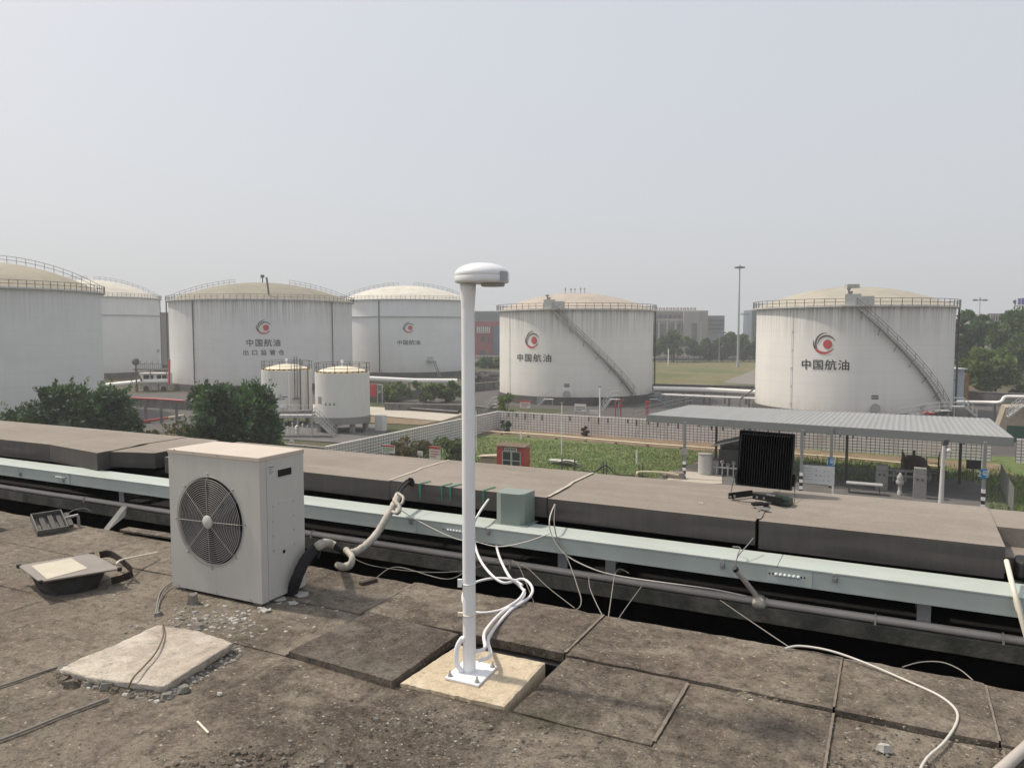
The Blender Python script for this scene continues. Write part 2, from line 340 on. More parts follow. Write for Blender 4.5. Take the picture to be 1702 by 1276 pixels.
for i, (a, b_, ya, yb, zt, zb) in enumerate(segs):
    mb = MB(); n = max(2, int((b_ - a) / 0.12))
    def top(u, v, a=a, b_=b_, ya=ya, yb=yb, zt=zt):
        x = a + (b_ - a) * u; y0 = ya + (yb - ya) * u
        y = y0 + (0.42 * v / 0.45 if v < 0.45 else 0.42 + (6.0 - y0 - 0.42) * (v - 0.45) / 0.55)
        e = 0.004 * mnoise.noise((x * 6, y * 6, 2)) if 0 < v < 1 else 0.002 * mnoise.noise((x * 14, y, 2))
        return Vector((x, y, zt + (0.012 * v / 0.45 if v < 0.45 else 0.020 + 0.004 * v) + e))
    mb.grid(top, n, 10, 0)
    T = lambda u, v: top(u, v)
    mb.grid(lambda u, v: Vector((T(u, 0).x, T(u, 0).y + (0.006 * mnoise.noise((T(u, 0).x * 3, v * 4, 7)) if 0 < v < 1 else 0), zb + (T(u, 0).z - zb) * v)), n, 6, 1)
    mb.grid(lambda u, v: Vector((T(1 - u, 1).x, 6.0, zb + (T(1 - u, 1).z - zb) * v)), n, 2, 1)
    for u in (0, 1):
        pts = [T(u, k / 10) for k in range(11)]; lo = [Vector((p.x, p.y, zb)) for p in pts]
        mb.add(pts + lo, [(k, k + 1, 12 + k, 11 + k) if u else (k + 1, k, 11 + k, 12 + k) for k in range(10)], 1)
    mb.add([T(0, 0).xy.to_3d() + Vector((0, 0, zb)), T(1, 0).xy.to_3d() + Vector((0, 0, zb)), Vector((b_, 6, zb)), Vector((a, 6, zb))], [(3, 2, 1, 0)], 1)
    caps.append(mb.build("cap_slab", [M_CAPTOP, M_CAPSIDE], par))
# behind the two gaps the dark core shows, and at the far right the cap goes on only on its outer half
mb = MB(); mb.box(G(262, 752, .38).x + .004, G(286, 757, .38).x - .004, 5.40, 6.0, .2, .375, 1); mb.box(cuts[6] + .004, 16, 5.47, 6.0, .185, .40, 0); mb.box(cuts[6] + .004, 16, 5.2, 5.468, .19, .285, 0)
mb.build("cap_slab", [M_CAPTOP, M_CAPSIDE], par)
# mortar lines over the joints
for jx, jj in ((0, cuts[3]), (1, cuts[4]), (2, cuts[5])):
    x_in, x_out = Vector((jj, 5.06, 0)), Vector((jj, 5.99, 0))
    mb = MB(); pts = []
    for k in range(13):
        p = x_in.lerp(x_out, k / 12); w = (0.012 if jx < 2 else .016) + 0.007 * mnoise.noise((k * 1.3, jx, 0)); dz = 0.012 * (k / 5.4) if k < 5.4 else 0.021
        pts.append((Vector((p.x - w, p.y, .3915 + dz)), Vector((p.x + w, p.y, .3915 + dz))))
    mb.add([q for pr in pts for q in pr], [(2 * k, 2 * k + 1, 2 * k + 3, 2 * k + 2) for k in range(12)])
    mb.build("joint_mortar", M_MORT if jx < 2 else M_CAPTOP, caps[4])
# four green paint runs over the inner edge
for u, L, w, drop in ((699, 0.10, .011, 0.125), (735, 0.10, .008, 0.12), (749, 0.12, .010, 0.11), (804, 0.13, .008, 0.135)):
    mb = MB(); p = NY(u, 800, 5.05); y = 5.0405
    for k in range(8):
        x0 = p.x + 0.002 * mnoise.noise((k, u, 0)); z1, z0 = .388 - drop * k / 8, .388 - drop * (k + 1) / 8; w2 = w * (1 - 0.09 * k) * (1 + .35 * mnoise.noise((k * 1.7, u * .3, 1)))
        w3 = w * (1 - 0.09 * (k + 1)) * (1 + .35 * mnoise.noise((k * 1.7 + 1.7, u * .3, 1)))
        mb.add([(x0 - w3, y, z0), (x0 + w3, y, z0), (x0 + w2, y, z1), (x0 - w2, y, z1)], [(0, 1, 2, 3)])
    mb.prism([(p.x - w * .7, 5.045, .389), (p.x + w * .7, 5.045, .389), (p.x + w * .35 + 0.035, 5.045 + L, .394), (p.x + 0.025, 5.045 + L, .394)], (0, 0, .004))
    mb.build("paint_run", M_GREEN, caps[4])

# ---------------------------------------------------------------- cable tray along the parapet
M_TRAY = S("pale grey green tray paint", (0.47, 0.525, 0.495), 0.42, var=0.05, scale=2, dirt=((0.38, 0.39, 0.355), 0.5), stretch=(.5, 1.4, .4))
M_STEEL = S("zinc steel", (0.45, 0.46, 0.47), 0.35, 0.7, var=0.15, scale=30)
M_BOLT = S("bright bolt", (0.62, 0.66, 0.66), 0.3, 0.0, var=0.08, scale=30)
M_HOLE = S("dark hole", (0.01, 0.01, 0.01), 0.9)
TY0, TY1, TZ0, TZ1 = 4.715, 4.962, 0.090, 0.205
tray = thing("cable_tray", "long pale grey green steel cable tray running along the parapet", "cable tray", (0, 4.87, TZ0))
jt = [-32, G(95, 790, .205).x, G(700, 858, .205).x, G(1293, 938, .205).x, 16]
for a, b_ in zip(jt[:-1], jt[1:]):
    mb = MB(); mb.box(a + .0012, b_ - .0012, TY0 + .003, TY1, TZ0, TZ1 - .012)
    mb.box(a + .0012, b_ - .0012, TY0 - .003, TY1 + .003, TZ1 - .0115, TZ1)          # lid with a small lip
    mb.build("tray_section", M_TRAY, tray, bevel=.0025)
for cx in (G(80, 797, .15).x, NY(757, 880, TY0).x, NY(1308, 957, TY0).x):             # coupling plates with their bolts
    mb = MB(); mb.box(cx - .11, cx + .14, TY0 - .0015, TY0 + .001, TZ0 + .004, TZ1 - .014)
    for dx in (-.10, -.078, .08, .098): mb.cyl((cx + dx, TY0 - .0012, .152), (cx + dx, TY0 - .0025, .152), .0055, n=8, m=1)
    pl = mb.build("coupling_plate", [M_TRAY, M_HOLE], tray, bevel=.001)
    for k in range(6):
        mb = MB(); mb.lathe([(.0001, -.011), (.006, -.0095), (.0105, -.004), (.0105, 0)], (cx - .06 + k * .025, TY0 - .0015, .150), 10, axis=Matrix.Rotation(R_(90), 3, 'X') @ Matrix.Scale(-1, 3, Vector((0, 0, 1))))
        mb.build("bolt", M_BOLT, pl)
for u, v in ((34, 787), (106, 797), (683, 865), (812, 882), (1201, 938), (1388, 960)):  # latches
    p = NY(u, v, TY0); mb = MB()
    mb.box(p.x - .013, p.x + .013, TY0 - .008, TY0 - .0005, p.z - .024, p.z + .012); mb.box(p.x - .009, p.x + .009, TY0 - .016, TY0 - .0082, p.z - .018, p.z + .002)
    mb.tube([(p.x - .009, TY0 - .010, p.z + .004), (p.x - .009, TY0 - .010, TZ1 - .002), (p.x + .009, TY0 - .010, TZ1 - .002), (p.x + .009, TY0 - .010, p.z + .004)], .0024, 6)
    mb.build("latch", M_STEEL, tray)
for u in (195, 930, 1010, 1535):
    p = NY(u, 548 + (u * .145 + 782 - 548) + 45, 4.74); mb = MB()
    mb.box(p.x - .035, p.x + .035, 4.79, 4.796, -.07, TZ0 - .001); mb.box(p.x - .035, p.x - .031, 4.797, 5.22, -.02, TZ0 - .001); mb.box(p.x - .03, p.x + .03, 4.797, 5.22, TZ0 - .008, TZ0 - .002)
    mb.build("bracket", M_STEEL, tray)
# riser cover standing on the tray
pa, pb = G(822, 865, TZ1), G(895, 858, TZ1)
mb = MB(); p = NY(820, 866, 4.83); x0 = p.x; x1 = NY(864, 870, 4.83).x; zt = NY(845, 812, 5.0).z
prof = [(x0, 5.034), (x0 + .004, 4.875), (x0 + .055, 4.84), (x1 - .012, 4.85), (x1 + .012, 4.885), (x1 + .022, 5.034)]
mb.prism([(a, b_, TZ1 + .001) for a, b_ in prof], (0, 0, zt - TZ1)); mb.box(x0 - .012, x1 + .055, 4.835, 5.034, TZ1 + .0005, TZ1 + .004)
solo(mb, "riser_cover", S("grey green cover paint", (0.21, 0.25, 0.228), .45, var=.06, scale=3), "pale grey green box cover standing upright on the cable tray by the antenna pole", "cable cover", bevel=.003)

# ---------------------------------------------------------------- conduits on the ledge
M_PVC = S("aged white pvc", (0.46, 0.42, 0.38), 0.5, var=0.08, scale=4, dirt=((0.25, 0.225, 0.20), 0.45), stretch=(0.4, 1, 1))
M_PVCN = S("cream pvc", (0.72, 0.67, 0.55), 0.4, var=0.06, scale=5)
con = thing("conduit", "long aged white plastic conduit lying along the mossy ledge under the tray", "conduit", (0, 4.76, -.07))
mb = MB(); mb.tube([(x * .5, 4.765 + .003 * mnoise.noise((x * .8, 0, 0)), -.046 + .003 * mnoise.noise((x * .9, 4, 0))) for x in range(-64, 32)], .0235, 12); mb.build("pipe", M_PVC, con)
for u, v in ((143, 828), (850, 935), (1455, 1028), (1667, 1061), (520, 885)):
    p = NY(u, v, 4.765); mb = MB(); mb.tube([(p.x, 4.765 + .027 * math.cos(a), -.046 + .027 * math.sin(a)) for a in [k * math.pi / 8 for k in range(17)]], .0045, 6)
    mb.box(p.x - .006, p.x + .006, 4.735, 4.744, -.095, -.04); mb.build("clamp", M_PVC, con)
p = NY(1262, 1000, 4.74)
mb = MB(); mb.lathe([(.0, -.030), (.037, -.030), (.040, -.027), (.040, .022), (.0, .022)], (p.x, 4.745, p.z), 24, axis=Matrix.Rotation(R_(-66), 3, 'X')); jb = mb.build("junction_box", M_PVC, con)
mb = MB(); mb.lathe([(0, -.0325), (.036, -.0325), (.036, -.0305), (0, -.0305)], (p.x, 4.745, p.z), 24, axis=Matrix.Rotation(R_(-66), 3, 'X')); mb.build("cover", M_PVCN, jb)
q = NY(1222, 945, 4.64)
mb = MB(); mb.tube([(p.x - .012, 4.75, p.z + .025), q], .0165, 12); mb.tube([(p.x - .045, 4.765, -.046), (p.x + .045, 4.765, -.046)], .029, 12); mb.build("stub_pipe", M_PVC, con)
M_BLACK = S("black rubber", (0.016, 0.016, 0.017), 0.55, var=0.2)
mb = MB(); d = (q - Vector((p.x, 4.75, p.z))).normalized(); mb.tube([q - d * .012, q + d * .008], .0185, 12); mb.build("end_cap", M_BLACK, con)
mb = MB(); mb.tube(cr([q, NY(1226, 925, 4.66), NY(1243, 905, 4.80), NY(1252, 894, 4.9)]), .0035, 6); mb.tube(cr([q, NY(1226, 922, 4.66), NY(1230, 910, 4.76), NY(1218, 908, 4.8)]), .003, 6)
solo(mb, "frayed_wire", S("grey wire", (0.22, 0.22, 0.22), 0.5), "two short frayed grey wires poking out of the conduit stub", "wire")
# cream conduit coming down over the tray at the right edge
A_, Bm, B_ = NY(1673, 932, 4.93), NY(1686, 984, 4.690), NY(1714, 1088, 4.62)
t_ = thing("cream_conduit", "thin cream plastic conduit slanting down across the tray from the old lamp", "conduit", B_)
mb = MB(); mb.tube(cr([A_, Bm, B_ + Vector((0, 0, .005))], 6), .0135, 12); mb.build("pipe", M_PVCN, t_)
mb = MB(); c0 = Bm.lerp(B_, .12); c1 = Bm.lerp(B_, .30); mb.tube([c0, c1], .0165, 12); mb.build("coupling", M_PVCN, t_)

# old lamp half in the notch of the cap at the right edge
o = G(1704, 925, .29); M_LAMPG = S("chalky grey aluminium", (0.33, 0.33, 0.32), 0.5, 0.3, var=0.15, scale=12)
M_GASK = S("black gasket", (0.012, 0.012, 0.013), 0.6)
t_ = thing("old_floodlight", "old black rimmed floodlight lying in the notch at the end of the parapet cap", "floodlight", (o.x, o.y, .205))
mb = MB(); x0, x1, y0, y1 = o.x - .075, o.x + .35, 5.02, 5.20
mb.prism([(x0, y0 + .05, .207), (x0 + .03, y0, .207), (x1, y0, .207), (x1, y1, .207), (x0 + .02, y1, .207)], (0, 0, .105)); mb.build("housing", M_GASK, t_, bevel=.02, seg=3)
mb = MB(); mb.box(x0 + .045, x1, y0 - .008, y0 - .001, .232, .292); mb.build("front_plate", M_LAMPG, t_, bevel=.004)
mb = MB(); mb.box(x0 + .12, x1, y0 - .0105, y0 - .0082, .25, .275); mb.build("socket", M_HOLE, t_)
mb = MB(); mb.box(cuts[6] + .03, 4.5, 5.06, 5.10, .168, .186); solo(mb, "tray_cover_strip", M_LAMPG, "narrow grey metal strip below the old lamp at the right edge", "metal strip")

# ---------------------------------------------------------------- antenna mast on its concrete block
M_WHITE = S("white powder coat", (0.80, 0.81, 0.83), 0.32, var=0.03, scale=3, dirt=((0.66, 0.65, 0.63), .35), stretch=(4, 4, .6))
M_WPLAST = S("white plastic", (0.76, 0.77, 0.79), 0.28, var=0.03, scale=3)
mb = MB()
ZB = .012; P4 = [G(665, 1135, ZB), G(838, 1174, ZB), G(906, 1101, ZB), G(762, 1072, ZB)]
n = 26; top = []; bot = []
for i in range(4):
    a, b_ = P4[i], P4[(i + 1) % 4]
    for k in range(n):
        q = a.lerp(b_, k / n); e = (b_ - a).normalized().cross(Vector((0, 0, 1))); w = (0.010 if i == 0 else 0.004) * mnoise.noise((k * .7 + i * 20, 3, 0))
        top.append(q + e * w + Vector((0, 0, .003 * mnoise.noise((q.x * 12, q.y * 12, 0))))); bot.append(q + e * (w + .004) - Vector((0, 0, .22)))
cen = sum(top, Vector()) / len(top); inn = [cen + (q - cen) * .95 + Vector((0, 0, .004)) for q in top]; L = len(top)
mb.add(inn + top + bot, [tuple(range(L))] + [(L + i, L + (i + 1) % L, (i + 1) % L, i) for i in range(L)] + [(2 * L + i, 2 * L + (i + 1) % L, L + (i + 1) % L, L + i) for i in range(L)])
solo(mb, "concrete_block", M_PAD, "pale yellowish concrete block set in the gap of a missing roof slab under the antenna", "concrete block")
ZP = .0165
pc = [G(739, 1125, ZP + .012), G(795, 1138, ZP + .012), G(827, 1106, ZP + .012), G(774, 1093, ZP + .012)]
pcen = sum(pc, Vector()) / 4
pole_c = Vector((pcen.x - .012, pcen.y, 0)); ht = NY(779, 472, pole_c.y).z
ant = thing("antenna_mast", "white mushroom shaped antenna on a tall white pole bolted to a concrete block", "antenna mast", (pole_c.x, pole_c.y, ZP), R_(0))
mb = MB(); mb.prism([q - Vector((0, 0, .011)) for q in pc], (0, 0, .011)); bp = mb.build("base_plate", M_WHITE, ant, bevel=.002)
for q in pc:
    q2 = pcen.lerp(q, .80); mb = MB()
    mb.cyl(q2 + Vector((0, 0, .0)), q2 + Vector((0, 0, .003)), .012, n=14); mb.cyl(q2 + Vector((0, 0, .003)), q2 + Vector((0, 0, .011)), .0085, n=6); mb.cyl(q2, q2 + Vector((0, 0, .026)), .0045, n=8)
    mb.build("anchor_bolt", M_STEEL, bp)
mb = MB(); mb.tube([(pole_c.x, pole_c.y, ZP + .011), (pole_c.x, pole_c.y, ht)], .0298, 28); mb.build("pole", M_WHITE, ant)
mb = MB(); mb.lathe([(.0299, -.11), (.036, -.02), (.036, -.001), (0, -.001)], (pole_c.x, pole_c.y, ht), 28); mb.build("collar", M_WHITE, ant)
hc = Vector((pole_c.x + .062, pole_c.y + .018, ht)); rr = .121
mb = MB(); mb.lathe([(0, .003), (rr - .008, .003), (rr - .002, .006), (rr, .012), (rr + .001, .030), (rr - .0008, .0335), (rr - .0008, .0355), (rr + .001, .039), (rr - .002, .052), (rr - .014, .066), (rr - .036, .079), (rr - .07, .089), (0, .094)], hc, 56)
hd = mb.build("antenna_head", M_WPLAST, ant)
mb = MB(); cv = Vector((math.cos(YAW), math.sin(YAW), 0)); mb.lathe([(0, -.011), (.050, -.011), (.053, -.008), (.053, .003), (0, .003)], hc + cv * .044 + Vector((0, .01, 0)), 32); mb.build("connector_cover", S("grey plastic", (0.42, 0.43, 0.45), 0.4), hd)
M_LBL = S("grey label", (0.40, 0.41, 0.43), 0.5, var=0.3, scale=160)
mb = MB(); a_c = YAW - R_(34)
mb.grid(lambda u, v: hc + Vector(((rr + .0016) * math.cos(a_c + (u - .5) * .5), (rr + .0016) * math.sin(a_c + (u - .5) * .5), .009 + .042 * v)), 8, 2); mb.build("label", M_LBL, hd)
mb = MB(); lp = Vector((pole_c.x - .020, pole_c.y - .025, 0)); pr = cv
mb.tube(cr([pole_c - pr * .026 + Vector((0, -.012, ZP + .012)), pole_c - pr * .052 + Vector((0, -.012, ZP + .05)), pole_c - pr * .052 + Vector((0, -.01, ZP + .12)), pole_c - pr * .030 + Vector((0, -.01, ZP + .165)), pole_c - pr * .010 + Vector((0, -.02, ZP + .17))], 6), .0125, 10); mb.build("gland_elbow", M_WHITE, ant)
for zz, off in ((.30, 0), (.445, 1)):
    mb = MB(); mb.tube([(pole_c.x + .0315 * math.cos(a), pole_c.y + .0315 * math.sin(a), zz + .004 * math.sin(a)) for a in [k * math.pi / 12 for k in range(24)]], .003, 6, closed=True)
    e = pole_c - pr * .037; mb.obox((e.x, e.y - .01, zz), pr * .010, Vector((-pr.y, pr.x, 0)) * .006, (0, 0, .008 + .010 * off)); mb.build("cable_tie", M_PVCN if not off else M_WHITE, ant)

M_HOSE = S("white corrugated hose", (0.74, 0.73, 0.74), 0.45, var=0.05, scale=20)
pb = pole_c + pr * .028
h1 = cr([pb + Vector((0, 0, .12)), pb + pr * .012 + Vector((.02, .03, .13)), G(806, 1050, .08), G(833, 1018, .035), G(862, 1000, .022), G(872, 985, .025), G(862, 972, .05), NY(846, 957, 4.1), NY(830, 925, 4.5), NY(824, 900, 4.80), NY(822, 885, 4.85)], 7)
mb = MB(); mb.tube(h1, .0088, 10)
solo(mb, "white_hose", M_HOSE, "white hose running from the antenna pole foot up behind the cable tray", "hose")
h2 = cr([pb + Vector((.006, .02, .07)), pb + pr * .02 + Vector((.03, .05, .09)), G(813, 1058, .04), G(846, 1016, .02), G(880, 992, .02), G(884, 975, .04), G(868, 962, .06), G(836, 968, .05), NY(808, 945, 4.2), NY(792, 915, 4.45), NY(786, 878, 4.68), NY(796, 853, 4.72), NY(812, 830, 5.03)], 7)
mb = MB(); mb.tube(h2, .0088, 10)
solo(mb, "white_hose", M_HOSE, "white hose passing behind the antenna pole and up over the tray into the parapet", "hose")
h3 = cr([G(868, 972, .05), G(848, 962, .05), G(810, 962, .04), G(776, 975, .02), G(770, 1000, .015), G(790, 1017, .013), G(830, 1014, .018), G(862, 996, .05), G(872, 980, .055)], 8)
mb = MB(); mb.tube(h3, .0082, 10)
solo(mb, "coiled_hose", M_HOSE, "loop of white hose coiled on the slab behind the antenna pole", "hose")

# ---------------------------------------------------------------- outdoor fan unit
M_AC = S("aged grey white enamel", (0.50, 0.492, 0.465), 0.42, var=0.035, scale=3, dirt=((0.38, 0.365, 0.33), 0.35), stretch=(2, 2, .35))
M_ACTOP = S("dusty enamel lid", (0.53, 0.46, 0.395), 0.6, var=0.05, scale=4, dirt=((0.45, 0.38, 0.325), 0.35))
M_WIRE = S("grey coated wire", (0.36, 0.35, 0.335), 0.4, var=0.08, scale=30)
M_DARK = S("dark inside", (0.022, 0.021, 0.026), 0.7, var=0.3, scale=8)
ax0, ax1, ay0, ay1, az0 = -3.965, -3.222, 3.236, 3.60, .022
az1 = NY(432, 762, ay0).z
ac = thing("fan_unit", "grey white outdoor air conditioner unit with one round fan grille", "air conditioner", ((ax0 + ax1) / 2, (ay0 + ay1) / 2, az0 - .02))
gc = NY(349, 866, ay0); gr = (NY(403, 866, ay0).x - NY(300, 866, ay0).x) / 2
mb = MB(); nn = 64; rin = gr + .006
circ = [(gc.x + rin * math.cos(2 * math.pi * k / nn), gc.z + rin * math.sin(2 * math.pi * k / nn)) for k in range(nn)]
def torect(cx, cz, a, x0, x1, z0, z1):
    dx, dz = math.cos(a), math.sin(a); k = min(((x1 - cx) / dx if dx > 1e-9 else (x0 - cx) / dx if dx < -1e-9 else 1e9), ((z1 - cz) / dz if dz > 1e-9 else (z0 - cz) / dz if dz < -1e-9 else 1e9))
    return (cx + dx * k, cz + dz * k)
angs = sorted(set([2 * math.pi * k / nn for k in range(nn)]))
rect = [torect(gc.x, gc.z, a, ax0, ax1, az0, az1) for a in angs]
for cx_, cz_ in ((ax0, az0), (ax1, az0), (ax1, az1), (ax0, az1)):          # snap nearest rim point onto each corner
    i = min(range(nn), key=lambda k: (rect[k][0] - cx_) ** 2 + (rect[k][1] - cz_) ** 2); rect[i] = (cx_, cz_)
V = [(x, ay0, z) for x, z in circ] + [(x, ay0, z) for x, z in rect] + [(x, ay0 + .012, z) for x, z in circ]
mb.add(V, [(k, nn + k, nn + (k + 1) % nn, (k + 1) % nn) for k in range(nn)] + [(k, (k + 1) % nn, 2 * nn + (k + 1) % nn, 2 * nn + k) for k in range(nn)])
V = [(x, ay0 + .012, z) for x, z in circ] + [(x, ay0 + .16, z) for x, z in circ]
mb.add(V, [(k, (k + 1) % nn, nn + (k + 1) % nn, nn + k) for k in range(nn)] + [tuple(range(nn, 2 * nn))], 1)
mb.build("front_panel", [M_AC, M_DARK], ac)
mb = MB(); mb.box(ax0, ax0 + .003, ay0 + .001, ay1, az0, az1); mb.box(ax0 + .004, ax1 - .004, ay1 - .003, ay1, az0, az1); mb.box(ax0 + .004, ax1 - .004, ay0 + .17, ay1 - .004, az0, az0 + .004)
mb.box(ax1 - .003, ax1, ay0 + .0005, ay0 + .052, az0, az1); mb.build("casing", M_AC, ac)
mb = MB(); mb.box(ax1 - .003, ax1 + .0012, ay0 + .0545, ay1 - .0005, az0 + .004, az1 - .012); side = mb.build("side_panel", M_AC, ac, bevel=.0012)
mb = MB(); mb.box(ax0 - .004, ax1 + .0045, ay0 - .0045, ay1 + .005, az1 - .022, az1 + .004); lid = mb.build("lid", [M_ACTOP], ac, bevel=.004)
mb = MB(); mb.box(ax0 + .03, ax0 + .09, ay0 + .02, ay1 - .01, az0 - .024, az0); mb.build("foot", M_STEEL, ac)
mb = MB(); mb.box(ax1 - .09, ax1 - .03, ay0 + .02, ay1 - .01, az0 - .024, az0); mb.build("foot", M_STEEL, ac)
hub = NY(347, 866, ay0)
mb = MB()
for k in range(18):
    r = .042 + (gr - .046) * k / 17
    mb.tube([(gc.x + r * math.cos(a), ay0 - .012 - .006 * math.sin(math.pi * (1 - k / 17) * .5), gc.z + r * math.sin(a)) for a in [2 * math.pi * j / 56 for j in range(56)]], .0018, 6, closed=True)
gl = mb.build("fan_grille", M_WIRE, ac)
mb = MB()
for k in range(8):
    a = R_(92 + 45 * k); dx, dz = math.cos(a), math.sin(a); r1 = gr + .028
    mb.tube([(gc.x + .03 * dx, ay0 - .020, gc.z + .03 * dz), (gc.x + gr * .9 * dx, ay0 - .0165, gc.z + gr * .9 * dz), (gc.x + r1 * dx, ay0 - .002, gc.z + r1 * dz)], .0018, 6)
    mb.lathe([(.0, -.006), (.006, -.005), (.007, 0)], (gc.x + r1 * dx, ay0 - .0005, gc.z + r1 * dz), 8, axis=Matrix.Rotation(R_(-90), 3, 'X'))
mb.tube([(gc.x + (gr + .014) * math.cos(a), ay0 - .006, gc.z + (gr + .014) * math.sin(a)) for a in [2 * math.pi * j / 64 for j in range(64)]], .0016, 6, closed=True)
mb.build("spoke", M_WIRE, gl)
mb = MB(); mb.lathe([(0, -.026), (.036, -.025), (.039, -.021), (.039, -.016), (0, -.016)], (gc.x, ay0, gc.z), 28, axis=Matrix.Rotation(R_(90), 3, 'X') @ Matrix.Rotation(R_(180), 3, 'X')); mb.build("hub_badge", M_AC, gl)
mb = MB()
for k in range(3):
    a0 = R_(20 + 120 * k)
    mb.grid(lambda u, v: Vector((gc.x + (.04 + (gr - .05) * u) * math.cos(a0 + v * 1.15 + u * .25), ay0 + .035 + .07 * v, gc.z + (.04 + (gr - .05) * u) * math.sin(a0 + v * 1.15 + u * .25))), 8, 10)
mb.lathe([(0, .02), (.05, .02), (.055, .11)], (gc.x, ay0, gc.z), 20, axis=Matrix.Rotation(R_(-90), 3, 'X')); mb.build("fan_blades", S("grey fan plastic", (0.06, 0.058, 0.07), 0.5), ac)
sx = ax1 + .0014
def SX(u, v): return NX(u, v, sx)
a, b_ = SX(461, 789), SX(484, 779)
mb = MB(); y0, y1, z0, z1 = a.y, b_.y, SX(461, 793).z, SX(461, 781).z
mb.box(sx - .001, sx + .0035, y0 - .004, y1 + .004, z0 - .004, z0); mb.box(sx - .001, sx + .0035, y0 - .004, y1 + .004, z1, z1 + .004); mb.box(sx - .001, sx + .0035, y0 - .004, y0, z0, z1); mb.box(sx - .001, sx + .0035, y1, y1 + .004, z0, z1); mb.box(sx - .0008, sx + .001, y0, y1, z0, z1, 1)
mb.build("handle_recess", [M_AC, M_HOLE], side)
q0, q1 = SX(452, 836), SX(490, 902); y0, y1, z1, z0 = q0.y, q1.y, SX(490, 826).z, SX(490, 905).z
mb = MB(); mb.box(sx - .001, sx + .0012, y0, y1, z0, z1); sp = mb.build("service_panel", M_AC, side, bevel=.001)
for yy, zz in [(y0 + .006, z1 - .02 - k * (z1 - z0 - .03) / 3) for k in range(4)] + [(y1 - .006, z1 - .02 - k * (z1 - z0 - .03) / 3) for k in range(4)] + [(y0 + .05, z1 - .006)]:
    mb = MB(); mb.cyl((sx + .001, yy, zz), (sx + .0042, yy, zz), .0042, n=8); mb.build("screw", M_STEEL, sp)
mb = MB(); q = SX(472, 916); mb.cyl((sx - .001, q.y, q.z), (sx + .002, q.y, q.z), .011, n=14); mb.build("cable_hole", M_HOLE, side)
mb = MB(); q = SX(450, 783); mb.box(sx - .0005, sx + .0012, q.y - .022, q.y + .028, q.z - .028, q.z + .030, 0); mb.box(sx + .0013, sx + .0016, q.y - .020, q.y + .026, q.z + .022, q.z + .027, 1)
for k in range(5): mb.box(sx + .0013, sx + .0016, q.y - .016, q.y + .004 + .012 * (k % 3), q.z - .02 + .008 * k, q.z - .017 + .008 * k, 1)
mb.build("rating_sticker", [S("sticker paper", (0.55, 0.54, 0.52), 0.5), S("sticker ink", (0.12, 0.12, 0.12), 0.6)], side)
for u, v in ((291, 747), (322, 752), (362, 757), (420, 766)):
    mb = MB(); q = NY(u, v, ay0); mb.cyl((q.x, ay0 - .0045, q.z), (q.x, ay0 - .0085, q.z), .0045, n=8); mb.build("lid_screw", M_STEEL, lid)
for x_, z_ in ((ax0 + .06, az0 + .012), (ax0 + .38, az0 + .012), (ax1 - .09, az0 + .012)): mb = MB(); mb.cyl((x_, ay0, z_), (x_, ay0 - .0035, z_), .0042, n=8); mb.build("screw", M_STEEL, ac)
# lagged pipes: black foam, white tape wrap, sagging to the hole in the parapet
M_FOAM = S("black pipe foam", (0.014, 0.014, 0.016), 0.85, var=0.3, scale=20, bmp=0.5, bscale=90)
M_WRAP = S("dirty white wrap tape", (0.47, 0.44, 0.385), 0.65, var=0.16, scale=9, dirt=((0.22, 0.20, 0.16), 0.6), bmp=0.3, bscale=70)
a = SX(486, 975)
base = thing("pipe_bundle", "sagging pair of pipes wrapped in dirty white tape and black foam beside the fan unit", "pipe bundle", (a.x, a.y, 0))
k1 = cr([SX(485, 985), NX(493, 962, sx + .05), NX(505, 935, sx + .06), NX(520, 915, sx + .06), NX(527, 909, sx + .06)], 6)
mb = MB(); mb.tube(k1, [.034 + .004 * mnoise.noise((i * .6, 0, 0)) for i in range(len(k1))], 14); mb.tube([k1[-1] + Vector((.02, .0, -.03)), k1[-6] + Vector((.03, 0, -.05))], .008, 8); mb.build("foam_sleeve", M_FOAM, base)
e = k1[-1]; w0 = [k1[-3], e, NX(536, 903, sx + .10), NY(546, 902, 3.98), NY(556, 906, 4.03)]
k2 = cr(w0, 6); mb = MB(); mb.tube(k2, [.031 - .006 * i / len(k2) + .003 * mnoise.noise((i * .9, 3, 0)) for i in range(len(k2))], 14); mb.build("tape_wrap", M_WRAP, base)
k3 = cr([k2[-1], NY(566, 912, 4.06), NY(575, 918, 4.1)], 6); mb = MB(); mb.tube(k3, .016, 10); mb.tube([p + Vector((0, 0, -.022)) for p in k3], .008, 8); mb.build("bare_foam", M_FOAM, base)
k4 = cr([k3[-1], NY(590, 917, 4.18), NY(610, 904, 4.28), NY(628, 884, 4.40), NY(645, 855, 4.52), NY(655, 838, 4.62), NY(662, 822, 4.74)], 7)
mb = MB(); mb.tube(k4, [.0245 + .0035 * mnoise.noise((i * .8, 8, 0)) + .0015 * (i % 3) for i in range(len(k4))], 14); mb.build("tape_wrap", M_WRAP, base)
k5 = cr([k4[-2], NY(668, 812, 4.85), NY(677, 803, 5.0), NY(683, 799, 5.10)], 6); mb = MB(); mb.tube(k5, .014, 10); mb.tube([p + Vector((-.02, 0, .012)) for p in k5], .008, 8); mb.build("bare_foam", M_FOAM, base)
mb = MB()                                                                    # loose tape ends hanging down
k6 = cr([NY(575, 914, 4.08), NY(585, 925, 4.02), NY(582, 938, 4.0), NY(570, 942, 3.99), NY(560, 938, 4.0)], 6); mb.tube(k6, [.024 - .004 * math.sin(i * .3) for i in range(len(k6))], 12)
